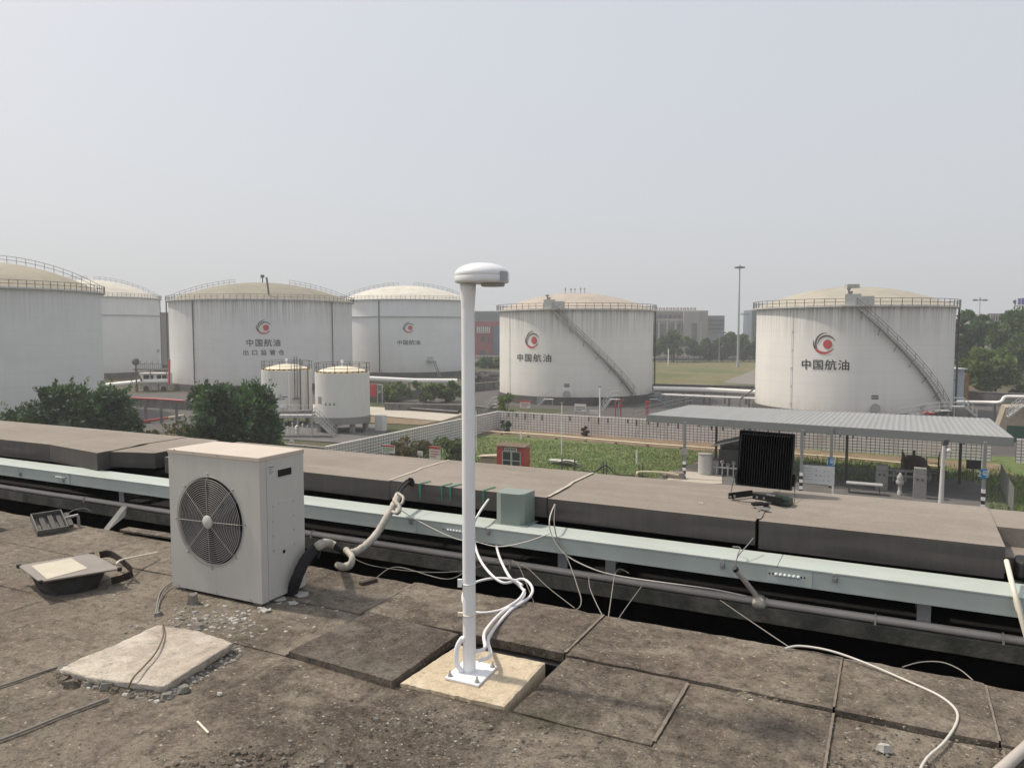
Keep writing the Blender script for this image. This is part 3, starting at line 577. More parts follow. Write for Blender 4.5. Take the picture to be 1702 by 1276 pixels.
mb.build("loose_tape", M_WRAP, base); mb = MB(); k7 = cr([NY(650, 850, 4.55), NY(662, 852, 4.52), NY(664, 842, 4.54), NY(655, 832, 4.58)], 6); mb.tube(k7, [.014 + .006 * mnoise.noise((i * .9, 2, 0)) for i in range(len(k7))], 10)
mb.build("loose_tape", M_WRAP, base); mb = MB(); mb.tube(cr([NY(661, 820, 4.7), NY(670, 826, 4.68), NY(668, 836, 4.64), NY(660, 840, 4.6)], 6), .010, 8)
mb.build("loose_tape", M_WRAP, base)
mb = MB(); p = NY(684, 800, 5.042); mb.add([(p.x - .03, 5.043, p.z - .035), (p.x + .022, 5.043, p.z - .04), (p.x + .03, 5.043, p.z + .0), (p.x + .012, 5.043, p.z + .028), (p.x - .028, 5.043, p.z + .03)], [(0, 1, 2, 3, 4)])
mb.build("pipe_hole", M_HOLE, caps[4] if False else caps[3])

# ---------------------------------------------------------------- floodlight standing on the parapet
M_FLD = S("black cast aluminium", (0.004, 0.0045, 0.006), 0.6, 0.0, var=0.15, scale=12, spec=0.4)
base_p = G(1272, 822, .405); fy = base_p.y
tl, tr, br, bl = NY(1232, 715, fy + .05), NY(1321, 723, fy + .05), NY(1315, 815, fy), NY(1226, 806, fy)
fl = thing("floodlight", "big square black floodlight with cooling fins leaning on the parapet cap", "floodlight", (base_p.x, fy, .405))
ux = ((tr - tl) + (br - bl)).normalized(); uz = ((tl - bl) + (tr - br)); uz = (uz - ux * uz.dot(ux)).normalized(); uy = uz.cross(ux)
cen = (tl + tr + br + bl) / 4; hw, hh = (tr - tl).length / 2, (tl - bl).length / 2
mb = MB(); mb.obox(cen + uy * .035, ux * hw, uy * .012, uz * hh); mb.build("back_plate", M_FLD, fl, bevel=.004)
mb = MB(); mb.obox(cen + uy * .056, ux * hw * .97, uy * .006, uz * hh * .97); mb.build("lens", S("led glass", (0.45, 0.45, 0.42), 0.15), fl)
mb = MB()
for k in range(21):
    c0 = cen + ux * hw * (-.92 + 1.84 * k / 20)
    mb.prism([c0 - ux * .0016 + uz * hh * .96 + uy * .022, c0 - ux * .0016 + uz * hh * .90 - uy * .028, c0 - ux * .0016 - uz * hh * .9 - uy * .028, c0 - ux * .0016 - uz * hh * .97 + uy * .022], ux * .0032)
mb.build("cooling_fins", M_FLD, fl)
mb = MB(); mb.obox(cen - uy * .012 + uz * hh, ux * hw, uy * .036, uz * .006); mb.obox(cen - uy * .012 - ux * hw, ux * .004, uy * .034, uz * hh * .98); mb.obox(cen - uy * .012 + ux * hw, ux * .004, uy * .034, uz * hh * .98); mb.build("frame", M_FLD, fl, bevel=.003)
M_FEDGE = S("worn fin edge", (0.30, 0.29, 0.28), 0.4, 0.5)
mb = MB()
for k in range(20):
    c0 = cen + ux * hw * (-.86 + 1.80 * k / 20) + uz * hh * .895 - uy * .030
    mb.tube(cr([c0 - uz * .006 - ux * .004, c0 + uz * .006, c0 + uz * .004 + ux * .006], 3), .0012, 5)
mb.tube([cen - ux * hw * .96 - uz * hh * .4 - uy * .032, cen - ux * hw * .96 + uz * hh * .86 - uy * .032], .0013, 5); mb.build("fin_edge", M_FEDGE, fl)
a = cen - ux * (hw + .008) - uz * hh * .45; b_ = cen + ux * (hw + .008) - uz * hh * .4
fa, fb = G(1212, 824, .43), G(1262, 831, .43)
mb = MB(); mb.bar(a, a + Vector((0, 0, -.10)), .004, .03); mb.bar(b_, b_ + Vector((0, 0, -.09)), .004, .03); mb.build("bracket_arm", M_FLD, fl)
mb = MB(); mb.bar(G(1211, 830, .405) + Vector((0, 0, .026)), G(1250, 826, .405) + Vector((0, 0, .03)), .008, .042); mb.bar(G(1251, 832, .405) + Vector((0, 0, .034)), G(1300, 842, .405) + Vector((0, 0, .040)), .008, .040); mb.bar(G(1250, 840, .405) + Vector((0, 0, .008)), G(1276, 840, .405) + Vector((0, 0, .012)), .05, .012); mb.build("mounting_bracket", M_FLD, fl)
for u, v, zz in ((1214, 831, .026), (1221, 830, .027), (1258, 834, .036), (1270, 836, .037)):
    mb = MB(); q = G(u, v, .405) + Vector((0, -.006, zz)); mb.lathe([(0, -.0015), (.009, -.0015), (.009, 0)], q, 10, axis=Matrix.Rotation(R_(90), 3, 'X')); mb.build("bolt_washer", M_LAMPG, fl)
mb = MB(); p = G(1300, 838, .407); mb.obox(p + Vector((0, 0, .026)), Vector((.06, -.016, 0)), Vector((.010, .035, 0)), (0, 0, .024)); mb.build("driver_box", S("dark green enamel", (0.018, 0.04, 0.032), 0.4), fl, bevel=.004)
mb = MB(); p = G(1279, 836, .407); mb.obox(p + Vector((0, 0, .032)), Vector((.020, -.004, 0)), Vector((.001, .003, 0)), (0, 0, .030)); mb.obox(G(1268, 845, .41), (.04, -.008, 0), (.004, .016, 0), (0, 0, .006)); mb.build("steel_clip", M_STEEL, fl, bevel=.002)
mb = MB(); mb.tube(cr([a, NY(1219, 800, fy - .05), G(1216, 826, .415), G(1240, 834, .41), G(1268, 834, .41)], 6), .003, 6); mb.tube(cr([b_, NY(1320, 800, fy), G(1320, 835, .415), G(1306, 838, .41)], 6), .0025, 6); mb.build("power_cord", M_BLACK, fl)
mb = MB(); p = G(1165, 836, .39); mb.add([p + Vector(q) for q in ((-.02, -.01, 0), (.025, -.015, 0), (.02, .02, 0), (-.015, .018, 0), (.0, .0, .022))], [(0, 1, 4), (1, 2, 4), (2, 3, 4), (3, 0, 4)]); solo(mb, "stone", M_PALE, "small pale stone lying on the parapet cap left of the floodlight", "stone")

# ---------------------------------------------------------------- discarded lamp lying face up on the slabs at left
zt = .125
c = [G(30, 939, zt), G(66, 966, zt), G(200, 944, zt), G(153, 919, zt)]
ol = thing("discarded_floodlight", "discarded dark floodlight lying face up with a dusty glass front", "floodlight", tuple((sum(c, Vector()) / 4).xy) + (0,))
mb = MB(); ccen = sum(c, Vector()) / 4
rim = [ccen.lerp(q, .97) - Vector((0, 0, .006)) for q in c]; mid = [ccen.lerp(q, 1.0) - Vector((0, 0, .07)) for q in c]; low = [ccen.lerp(q, .62) + Vector((.03, -.02, -.150)) for q in c]
mb.add(rim + mid + low, [(i, (i + 1) % 4, 4 + (i + 1) % 4, 4 + i) for i in range(4)] + [(4 + i, 4 + (i + 1) % 4, 8 + (i + 1) % 4, 8 + i) for i in range(4)] + [(11, 10, 9, 8), (0, 1, 2, 3)], 0, True)
o = mb.build("housing", S("dull black enamel", (0.028, 0.028, 0.030), 0.6, var=0.3, scale=10, dirt=((0.08, 0.075, 0.07), 0.5)), ol); sb = o.modifiers.new('round', 'SUBSURF'); sb.levels = sb.render_levels = 2; o.data.polygons.foreach_set('use_smooth', [True] * len(o.data.polygons))
M_DGL = S("dusty lamp glass", (0.24, 0.205, 0.175), 0.35, var=0.12, scale=9, dirt=((0.16, 0.14, 0.12), 0.5))
mb = MB(); mb.prism([q - Vector((0, 0, .010)) for q in c], (0, 0, .010)); gl2 = mb.build("glass_front", M_DGL, ol, bevel=.003)
i0, i1, i2, i3 = G(62, 950, zt + .001), G(78, 962, zt + .001), G(146, 944, zt + .001), G(118, 927, zt + .001)
i0 = G(52, 940, zt + .0012); mb = MB(); mb.prism([i0, i1, i2, i3], (0, 0, .0008)); mb.build("reflector", S("pale reflector", (0.52, 0.47, 0.37), 0.45, var=0.1, scale=8), gl2)
for q in (c[0], c[1], c[2], c[3]):
    mb = MB(); q2 = ccen.lerp(q, .985); mb.obox(q2 + Vector((0, 0, -.006)), (.010, 0, 0), (0, .010, 0), (0, 0, .011)); mb.build("clip", M_GASK, ol)
mb = MB(); u0 = G(172, 922, .08); u1 = G(210, 938, .10); u2 = G(221, 950, .06); u3 = G(205, 962, .04)
bp = cr([G(166, 922, .10), G(186, 921, .11), G(212, 940, .09), G(219, 952, .06), G(205, 960, .035), G(185, 965, .03)], 6)
for k in range(len(bp) - 1): mb.bar(bp[k], bp[k + 1], .006, .045)
mb.build("mounting_bracket", S("rusty strap", (0.035, 0.022, 0.018), 0.8, var=0.4, scale=20), ol)
mb = MB(); mb.tube(cr([G(193, 937, .13), G(200, 931, .125), G(220, 926, .09), G(261, 918, .045)], 6), .0065, 8); solo(mb, "bent_tube", M_PVCN, "thin cream plastic tube bent over the edge of the discarded floodlight", "tube")

# small broken fitting near the gutter, farther left
cx, cy = G(96, 884, 0).xy
sf = thing("broken_lamp_tray", "small broken grey lamp tray with ribs lying open near the gutter", "lamp tray", (cx, cy, 0))
o_ = G(63, 890, .004); ex = (G(111, 882, .004) - o_); Lx = ex.length; ex.normalize(); eh = Vector((-ex.y, ex.x, 0)); ey = (eh * .88 + Vector((0, 0, .48))).normalized(); en = ex.cross(ey).normalized(); Wy = .20; Hn = .055
def fr(a, b_, c_): return o_ + ex * a + ey * b_ + en * c_
M_FIX = S('dull lamp casting', (.17, .165, .155), .6, .2, var=.2, scale=14)
def slabq(a0, a1, b0, b1, c0, c1, nm, mt):
    mb = MB(); mb.hexa([fr(a0, b0, c0), fr(a1, b0, c0), fr(a1, b1, c0), fr(a0, b1, c0), fr(a0, b0, c1), fr(a1, b0, c1), fr(a1, b1, c1), fr(a0, b1, c1)]); mb.build(nm, mt, sf, bevel=.002)
slabq(0, Lx, 0, Wy, 0, .006, "bottom_plate", M_FIX)
for q in ((0, Lx, -.008, 0, 0, Hn), (0, Lx, Wy, Wy + .008, 0, Hn), (-.008, 0, -.008, Wy + .008, 0, Hn), (Lx, Lx + .008, -.008, Wy + .008, 0, Hn)): slabq(*q, "side_wall", M_FIX)
for k in range(4): slabq(.04 + k * .06, .075 + k * .06, .02, Wy - .02, .0065, .032 + .006 * (k % 2), "rib", S("dark rib", (0.10, 0.095, 0.09), 0.7))
mb = MB(); e = fr(Lx, Wy * .6, Hn * .6); mb.bar(e, e + ex * .11 + Vector((0, 0, .01)), .03, .012); mb.bar(e + ex * .11, e + ex * .115 - Vector((0, 0, e.z - .002)), .022, .006); mb.tube(cr([e, e + ex * .05 + Vector((0, .03, .05)), e + ex * .12 + Vector((0, .05, .05)), e + ex * .16 + Vector((0, .05, .02))], 5), .002, 5); mb.build("strap", M_LAMPG, sf)
# broken plate at the left edge of the view
p = G(3, 880, 0); mb = MB(); mb.add([p + Vector(q) for q in ((-.25, -.02, .16), (-.02, -.03, .15), (.02, -.06, .09), (.04, -.12, 0), (-.28, -.05, 0), (-.25, .02, .16), (-.02, .01, .15), (.02, -.02, .09), (.05, -.07, 0), (-.27, .0, 0))], [(4, 3, 2, 1, 0), (5, 6, 7, 8, 9), (0, 1, 6, 5), (1, 2, 7, 6), (2, 3, 8, 7), (4, 9, 8, 3), (0, 5, 9, 4)])
solo(mb, "leaning_plate", S("pale rusty sheet", (0.34, 0.28, 0.27), 0.7, var=0.2, scale=8), "pale rusty sheet with a rounded corner standing on the slabs by the left edge", "metal sheet", bevel=.006)
# tilted plate in the gutter and plank by the fan unit
mb = MB(); q = [G(174, 880, -.04), G(184, 880, -.05), NY(213, 848, 4.55), NY(203, 847, 4.55)]
q = [NY(172, 879, 4.02), NY(180, 881, 4.0), NY(208, 858, 4.5), NY(211, 841, 4.72), NY(202, 841, 4.72)]; mb.prism(q, (.012, -.008, .004)); solo(mb, "tilted_board", S("grey fibre board", (0.16, 0.16, 0.155), 0.85, var=0.2), "grey fibre board leaning from the roof edge across the gutter", "board")
mb = MB(); a, b_ = G(207, 879, .03), G(300, 893, .03); mb.bar(a, b_, .09, .016); solo(mb, "plank", M_SLAB, "weathered grey brown plank sticking out from behind the fan unit", "plank", bevel=.003)

# ---------------------------------------------------------------- loose slabs, rubble and cables on the deck
mb = MB()
q = [G(480, 1082, .02), G(652, 1131, .035), G(762, 1053, .05), G(613, 1016, .022)]
L = 14; top = []
for i in range(4):
    for k in range(L):
        p = q[i].lerp(q[(i + 1) % 4], k / L); e = (q[(i + 1) % 4] - q[i]).normalized().cross(Vector((0, 0, 1))); top.append(p + e * .004 * mnoise.noise((k * 1.1 + 30 * i, 0, 0)))
n = len(top); cc = sum(top, Vector()) / n; mb.add([cc + (p - cc) * .95 + Vector((0, 0, .002)) for p in top] + top + [p - Vector((0, 0, .045)) for p in top], [tuple(range(n))] + [(n + i, n + (i + 1) % n, (i + 1) % n, i) for i in range(n)] + [(2 * n + i, 2 * n + (i + 1) % n, n + (i + 1) % n, n + i) for i in range(n)])
solo(mb, "loose_slab", M_SLABD, "dark square roof slab lifted slightly beside the antenna block", "roof slab")
mb = MB(); q = [G(98, 1112, .036), G(160, 1128, .036), G(272, 1141, .036), G(335, 1102, .042), G(389, 1068, .044), G(330, 1048, .044), G(262, 1038, .042), G(190, 1072, .04), G(135, 1093, .036)]
L = 9; top = []
m_ = len(q)
for i in range(m_):
    for k in range(L):
        p = q[i].lerp(q[(i + 1) % m_], k / L); e = (q[(i + 1) % m_] - q[i]).normalized().cross(Vector((0, 0, 1))); top.append(p + e * .014 * mnoise.noise((k * .8 + 9 * i, 4, 0)))
n = len(top); cc = sum(top, Vector()) / n
mb.add([cc] + [cc + (p - cc) * .5 + Vector((0, 0, .006)) for p in top] + [cc + (p - cc) * .95 + Vector((0, 0, .002 * mnoise.noise((p.x * 9, p.y * 9, 0)))) for p in top] + top + [cc + (p - cc) * .95 - Vector((0, 0, .042)) for p in top],
       [(0, 1 + i, 1 + (i + 1) % n) for i in range(n)] + [(r * n + 1 + i, (r + 1) * n + 1 + i, (r + 1) * n + 1 + (i + 1) % n, r * n + 1 + (i + 1) % n) for r in range(3) for i in range(n)], 0, True)
solo(mb, "broken_slab", M_PALE, "pale broken concrete slab with crumbling edges lying on the dark deck", "concrete slab")

def chunk(mb, p, s, flat=.6, m=0, rz=None):
    rz = random.uniform(0, 6.28) if rz is None else rz; k = random.randint(5, 7)
    lo = [p + Vector((s * random.uniform(.7, 1.1) * math.cos(rz + 6.283 * i / k), s * random.uniform(.5, 1.0) * math.sin(rz + 6.283 * i / k), -.002)) for i in range(k)]
    hi = [p.lerp(q, random.uniform(.55, .85)) + Vector((0, 0, s * flat * random.uniform(.7, 1.2))) for q in lo]
    mb.add(lo + hi, [tuple(range(k))[::-1], tuple(range(k, 2 * k))] + [(i, (i + 1) % k, k + (i + 1) % k, k + i) for i in range(k)], m)
M_CHIP = S("white plaster chip", (0.40, 0.39, 0.365), 0.85, var=0.2, scale=30); M_CHIPG = S("grey rubble", (0.20, 0.185, 0.165), 0.9, var=0.3, scale=25)
for u, v, s, fl, lab in ((1469, 1245, .034, .8, "single pale lump of rubble on the slab near the right bottom corner"), (322, 1003, .045, 1.3, "upright grey shard in front of the fan unit's left foot"), (330, 1042, .045, .5, "flat grey rubble piece at the far corner of the broken slab"),
                         (262, 1023, .035, .8, "grey stub of mortar behind the broken slab"), (180, 1140, .055, .5, "grey lump crumbled off the near edge of the broken slab"), (305, 1147, .035, .6, "pale grey lump right of the broken slab's near corner"), (365, 1153, .016, .5, "small white chip on the bare deck in front of the broken slab")):
    mb = MB(); chunk(mb, G(u, v, 0), s, fl); solo(mb, "rubble_lump", M_CHIPG if s > .03 and u != 1469 else M_CHIP, lab, "rubble")
for u, v, s, lab in ((500, 988, .06, "largest pale flake of plaster by the fan unit's right corner"), (465, 995, .05, "ragged plaster flake under the wrapped pipes"), (440, 1014, .045, "pale plaster flake at the foot of the fan unit's near corner"), (488, 1003, .035, "smaller plaster flake between the two big flakes")):
    mb = MB(); p = G(u, v, .006); k = 9; rz = random.uniform(0, 6)
    pts = [p + Vector((s * random.uniform(.6, 1.1) * math.cos(rz + 6.283 * i / k), s * random.uniform(.5, .9) * math.sin(rz + 6.283 * i / k), .012 * mnoise.noise((i, s * 99, 0)))) for i in range(k)]
    mb.prism(pts, (0, 0, .006)); solo(mb, "plaster_flake", S("plaster flake", (0.40, 0.40, 0.375), 0.85, var=0.12, scale=20), lab, "plaster flake")
mb = MB(); mb.bar(G(599, 970, .012), G(625, 963, .012), .035, .022); solo(mb, "timber_stub", S("dark timber", (0.05, 0.036, 0.028), 0.8), "short dark timber stub lying on the slab near the gutter", "timber")
mb = MB(); mb.bar(G(328, 1198, .004), G(346, 1217, .004), .008, .004); solo(mb, "splinter", M_PVCN, "thin cream splinter lying on the open deck in the foreground", "splinter")

deb = MB()
def scatter(n, fn, s0, s1, white=.3):
    for _ in range(n):
        u, v = fn(); p = G(u, v, 0)
        if p.y > 3.96 or (HX0 - .02 < p.x < HX1 + .02 and p.y > 2.7) or (ax0 < p.x < ax1 and ay0 < p.y < ay1): continue
        chunk(deb, Vector((p.x, p.y, hz(p.x, p.y))), random.uniform(s0, s1) * random.choice((.6, .8, 1, 1.5)), random.uniform(.18, .6), 1 if random.random() < white else 0)
gs = lambda c, d: random.gauss(c, d)
scatter(900, lambda: (gs(430, 62), gs(1030, 20)), .004, .016, .65)
scatter(330, lambda: (gs(500, 40), gs(1008, 16)), .004, .015, .75)
scatter(320, lambda: (gs(335, 40), gs(1036, 13)), .005, .019, .4)
scatter(380, lambda: (lambda q: (100 + 190 * q, 1118 + 34 * q + gs(0, 7)))(random.random()), .006, .020, .3)
scatter(180, lambda: (lambda q: (290 + 110 * q, 1142 - 66 * q + gs(4, 6)))(random.random()), .005, .015, .35)
scatter(160, lambda: (gs(165, 45), gs(980, 8)), .003, .008, .6)
scatter(130, lambda: (random.uniform(640, 860), gs(1170, 22)), .003, .009, .12)
scatter(160, lambda: (gs(760, 90), gs(1235, 28)), .003, .008, .15)
scatter(70, lambda: (random.uniform(1230, 1310), gs(1150, 6)), .004, .012, .2)
scatter(1500, lambda: (random.uniform(0, 1702), random.uniform(900, 1276)), .0018, .006, .4)
scatter(60, lambda: (random.uniform(640, 720), random.uniform(1000, 1040)), .003, .007, .4)
def crumbs(n, fn, s0, s1):                                 # crumbs of the deck's own colour
    for _ in range(n):
        u, v = fn(); p = G(u, v, 0)
        if p.y > 3.95 or (HX0 - .02 < p.x < HX1 + .02 and p.y > 2.7) or (ax0 < p.x < ax1 and ay0 < p.y < ay1): continue
        chunk(deb, Vector((p.x, p.y, hz(p.x, p.y))), random.uniform(s0, s1) * random.choice((.6, .8, 1, 1.4)), random.uniform(.3, .7), random.choice((2, 2, 2, 0)))
crumbs(3200, lambda: (random.uniform(-20, 1720), 1276 - 300 * random.random() ** 1.6), .0025, .0065)
crumbs(500, lambda: (gs(740, 120), gs(1215, 35)), .004, .011)
crumbs(260, lambda: (lambda q: (95 + 185 * q, 1120 + 33 * q + gs(0, 5)))(random.random()), .010, .032)
crumbs(120, lambda: (gs(420, 60), gs(1265, 12)), .006, .018)
crumbs(120, lambda: (random.uniform(1220, 1320), gs(1152, 4)), .006, .014)
o = deb.build("rubble", [M_CHIPG, M_CHIP, M_SLAB]); o['kind'] = 'stuff'

def cable(name, pts, r, mat, label, cat="cable", n=8):
    mb = MB(); mb.tube(cr(pts, n), r, 8); return solo(mb, name, mat, label, cat)
M_WCAB = S("grey white cable", (0.58, 0.55, 0.51), 0.5, var=0.08); M_DCAB = S('dull pale wire', (0.26, 0.245, 0.22), .6, var=.12); M_GCAB = S("grey cable", (0.20, 0.19, 0.17), 0.6, var=0.15); M_OLIVE = S("olive brown cable", (0.15, 0.12, 0.07), 0.6, var=0.15)
cable("white_cable", [G(1305, 1077, .02), G(1330, 1073, .03), G(1380, 1081, .035), G(1440, 1102, .025), G(1510, 1132, .012), G(1560, 1155, .01), G(1588, 1178, .01), G(1590, 1200, .01), G(1570, 1232, .01), G(1540, 1260, .01), G(1524, 1290, .01)], .0056, M_WCAB, "white cable snaking from the gutter edge over the slabs at right")
mb = MB(); mb.tube([G(1645, 1296, .03), G(1716, 1232, .03)], .021, 14); solo(mb, "pvc_pipe_end", M_PVC, "thick white plastic pipe crossing the bottom right corner", "pipe")
cable("olive_wire", [G(268, 1030, .05), G(271, 1042, .062), G(270, 1060, .065), G(258, 1085, .062), G(238, 1108, .062), G(222, 1125, .06), G(213, 1143, .02)], .0042, M_OLIVE, "thin olive wire draped over the pale broken slab")
cable("twisted_wire", [G(302, 966, .012), G(285, 968, .012), G(268, 982, .012), G(262, 1000, .012), G(259, 1020, .012)], .0048, M_GCAB, "grey wire running from under the fan unit towards the broken slab")
cable("twisted_wire", [G(296, 969, .012), G(278, 976, .02), G(266, 996, .014), G(262, 1018, .012)], .0038, M_GCAB, "second thinner wire twisting beside the one under the fan unit")
cable("deck_cable", [G(-20, 1146, .004), G(30, 1130, .004), G(70, 1116, .004), G(102, 1106, .004)], .0055, M_GCAB, "dark cable from the left edge to the broken slab's far side")
cable("deck_cable", [G(-20, 1236, .004), G(40, 1214, .004), G(110, 1186, .004), G(180, 1160, .004)], .0055, M_GCAB, "dark cable from the left edge to the broken slab's near side")
# wires hanging off the parapet joint and across the gutter
cable("hanging_wire", [NY(922, 838, 5.02), NY(914, 860, 4.74), NY(916, 886, 4.70), NY(938, 920, 4.69), NY(985, 945, 4.68), NY(1030, 957, 4.70), NY(1090, 966, 4.72), NY(1180, 978, 4.73), NY(1240, 990, 4.73)], .0042, M_WCAB, "pale wire dropping from the parapet joint and trailing right over the conduit")
cable("hanging_wire", [NY(923, 838, 5.03), NY(921, 866, 4.76), NY(926, 895, 4.70), NY(937, 915, 4.68), NY(950, 945, 4.6), NY(960, 975, 4.45), NY(966, 996, 4.3), NY(962, 1010, 4.15), NY(945, 1016, 4.1), NY(925, 1014, 4.1)], .0038, M_GCAB, "grey wire dropping from the parapet joint straight into the gutter")
cable("hanging_wire", [NY(667, 848, 4.70), NY(700, 868, 4.69), NY(755, 894, 4.66), NY(790, 900, 4.66), NY(830, 908, 4.66), NY(875, 900, 4.68), NY(914, 886, 4.70)], .0036, M_WCAB, "pale wire sagging across the tray front behind the antenna pole")
cable("gutter_wire", [NY(979, 957, 4.72), NY(980, 975, 4.5), NY(990, 1000, 4.25), G(1001, 1022, .012)], .0028, M_DCAB, "pale wire hanging from the conduit to a slab corner")
cable("gutter_wire", [NY(1045, 952, 4.72), NY(1030, 945, 4.74), NY(1022, 955, 4.70), NY(1017, 985, 4.4), G(1011, 1027, -.02)], .0030, M_DCAB, "thicker pale wire looping over the conduit and down to the slab edge")
cable("gutter_wire", [NY(1068, 972, 4.70), NY(1045, 1003, 4.35), NY(1025, 1032, 4.0)], .0026, M_DCAB, "pale wire slanting left from the conduit to the slabs")
cable("gutter_wire", [NY(850, 932, 4.72), NY(862, 940, 4.6), NY(875, 970, 4.3), NY(887, 1000, 4.02)], .0025, M_GCAB, "steep grey wire behind the coiled white hose")
cable("gutter_wire", [NY(850, 930, 4.73), NY(878, 945, 4.6), NY(910, 975, 4.3), NY(955, 1010, 4.0)], .0025, M_GCAB, "long grey wire sloping across the gutter right of the white hose")
cable("gutter_wire", [NY(585, 926, 4.3), NY(620, 940, 4.3), NY(700, 950, 4.3), NY(770, 948, 4.4), NY(830, 930, 4.7), NY(850, 930, 4.74)], .0025, M_GCAB, "grey wire sagging low along the gutter between fan unit and antenna pole")
cable("gutter_wire", [NY(625, 960, 4.0), NY(660, 942, 4.2), NY(740, 962, 4.05), NY(775, 948, 4.3)], .003, M_GCAB, "thin grey wire curling on the slab rim behind the antenna pole")
cable("gutter_wire", [NY(1197, 997, 4.72), NY(1245, 1030, 4.4), NY(1312, 1075, 3.99)], .0026, M_DCAB, "pale straight wire from the junction box to the white cable's end")
cable("gutter_wire", [NY(1500, 1108, 4.0), NY(1530, 1100, 4.1), NY(1565, 1100, 4.1), NY(1595, 1112, 4.05), NY(1617, 1130, 3.98)], .0028, M_DCAB, "pale wire arching out of the gutter at the right")
# ================================================================ the yard below and the tank farm
GZ = -10.4
def dep(P): return -math.sin(YAW) * math.cos(PITCH) * P.x + math.cos(YAW) * math.cos(PITCH) * P.y - math.sin(PITCH) * (P.z - EYE)
def gp(u, v, z=None): return G(u, v, GZ if z is None else z)
def zr(P, u, v): return D(u, v, dep(P)).z           # height of image row v at the distance of P

m, t, b = nodes("yard ground", 0.95, 0, 0.2); co = coords(t)
n1 = noise(t, co, 0.05, 6, 0.6, 0.5); n2 = noise(t, co, 0.6, 6, 0.65)
c = mix(t, ramp(t, n1, [(0.42, 0), (0.58, 1)]), (0.075, 0.085, 0.04), (0.13, 0.10, 0.065)); c = mix(t, ramp(t, n2, [(0.35, 0), (0.7, 0.8)]), c, (0.05, 0.055, 0.03))
t.links.new(c, b.inputs["Base Color"]); M_GROUND = m
mb = MB(); mb.add([(-850, -850, GZ), (850, -850, GZ), (850, 850, GZ), (-850, 850, GZ)], [(0, 1, 2, 3)])
o = mb.build("ground", M_GROUND); o['kind'] = 'structure'
def sheet_poly(name, pts, mat, lift):
    mb = MB(); mb.add([(p.x, p.y, GZ + lift) for p in pts], [tuple(range(len(pts)))]); o = mb.build(name, mat); 
    if o.data.polygons[0].normal.z < 0: o.data.flip_normals()
    o['kind'] = 'structure'; return o
def grassy(name, a, b_, c_, sc=0.5):
    m, t, b = nodes(name, 0.95, 0, 0.2); co = coords(t); n1 = noise(t, co, sc * .35, 6, 0.65, 0.8); n2 = noise(t, co, sc * 4, 6, 0.7); n3 = noise(t, co, sc * .12, 4, .6)
    c = mix(t, ramp(t, n1, [(0.40, 0), (0.60, 1)]), a, b_); c = mix(t, ramp(t, n3, [(0.45, 0), (0.6, .7)]), c, c_); c = mix(t, ramp(t, n2, [(0.40, 0), (0.65, 0.65)]), c, c3(a, .45))
    t.links.new(c, b.inputs["Base Color"]); bump(t, b, n2, .6, .3); return m
M_LAWN = grassy("yard lawn soil", (0.12, 0.17, 0.06), (0.18, 0.21, 0.08), (0.15, 0.15, 0.075))
M_FIELD = grassy("rough field", (0.12, 0.14, 0.06), (0.21, 0.175, 0.095), (0.17, 0.155, 0.075), .12)
M_SOIL = S("bare brown soil", (0.22, 0.155, 0.10), 0.95, var=0.3, scale=.8, dirt=((0.10, 0.095, 0.05), 0.6), bmp=.5, bscale=6)
M_APRON = S("dark concrete apron", (0.115, 0.11, 0.108), 0.85, var=0.15, scale=.6, dirt=((0.17, 0.165, 0.155), 0.4))
M_ROAD = S("pale concrete road", (0.44, 0.40, 0.34), 0.9, var=0.08, scale=.4, dirt=((0.33, 0.30, 0.25), .4))
M_BUND = S("dark bund floor", (0.085, 0.076, 0.075), 0.9, var=0.2, scale=.3, dirt=((0.05, 0.055, 0.04), .5))
M_DIKE = S("grey bund wall", (0.175, 0.17, 0.16), 0.9, var=0.2, scale=.8, dirt=((0.06, 0.062, 0.052), .7), stretch=(1, 1, .4))
sheet_poly("yard_grass_bed", [gp(560, 760), gp(560, 900), gp(1800, 900), gp(1700, 760), gp(1075, 732), gp(800, 712)], M_LAWN, .03)
sheet_poly("soil_strip", [gp(792, 722), gp(792, 702), gp(828, 706), gp(1073, 728), gp(1340, 748), gp(1660, 772), gp(1700, 800), gp(1560, 776), gp(1250, 758), gp(1075, 743), gp(920, 730), gp(840, 724)], M_SOIL, .06)
sheet_poly("apron", [gp(1080, 800), gp(1190, 757), gp(1290, 766), gp(1560, 792), gp(1670, 812), gp(1680, 900), gp(1080, 880)], M_APRON, .09)
sheet_poly("road", [gp(520, 672), gp(616, 676), gp(700, 682), gp(772, 688), gp(733, 700), gp(616, 690), gp(520, 684)], M_ROAD, .05)
sheet_poly("soil_bank", [gp(600, 691), gp(733, 700.5), gp(700, 707), gp(640, 704), gp(600, 702)], M_SOIL, .07)
sheet_poly("bund_floor", [gp(150, 655), gp(640, 645), gp(800, 640), gp(1250, 642), gp(1750, 660), gp(1800, 745), gp(1450, 725), gp(1080, 688), gp(830, 675), gp(790, 672), gp(600, 668), gp(300, 720), gp(130, 720)], M_BUND, .02)
sheet_poly("field", [gp(1000, 598), gp(1265, 598), gp(1265, 640), gp(1080, 640), gp(1000, 640)], M_FIELD, .04)
sheet_poly("field_road", [gp(1200, 636), gp(1262, 612), gp(1300, 612), gp(1300, 640), gp(1255, 640)], S("dusty track", (0.19, 0.175, 0.155), .9), .08)

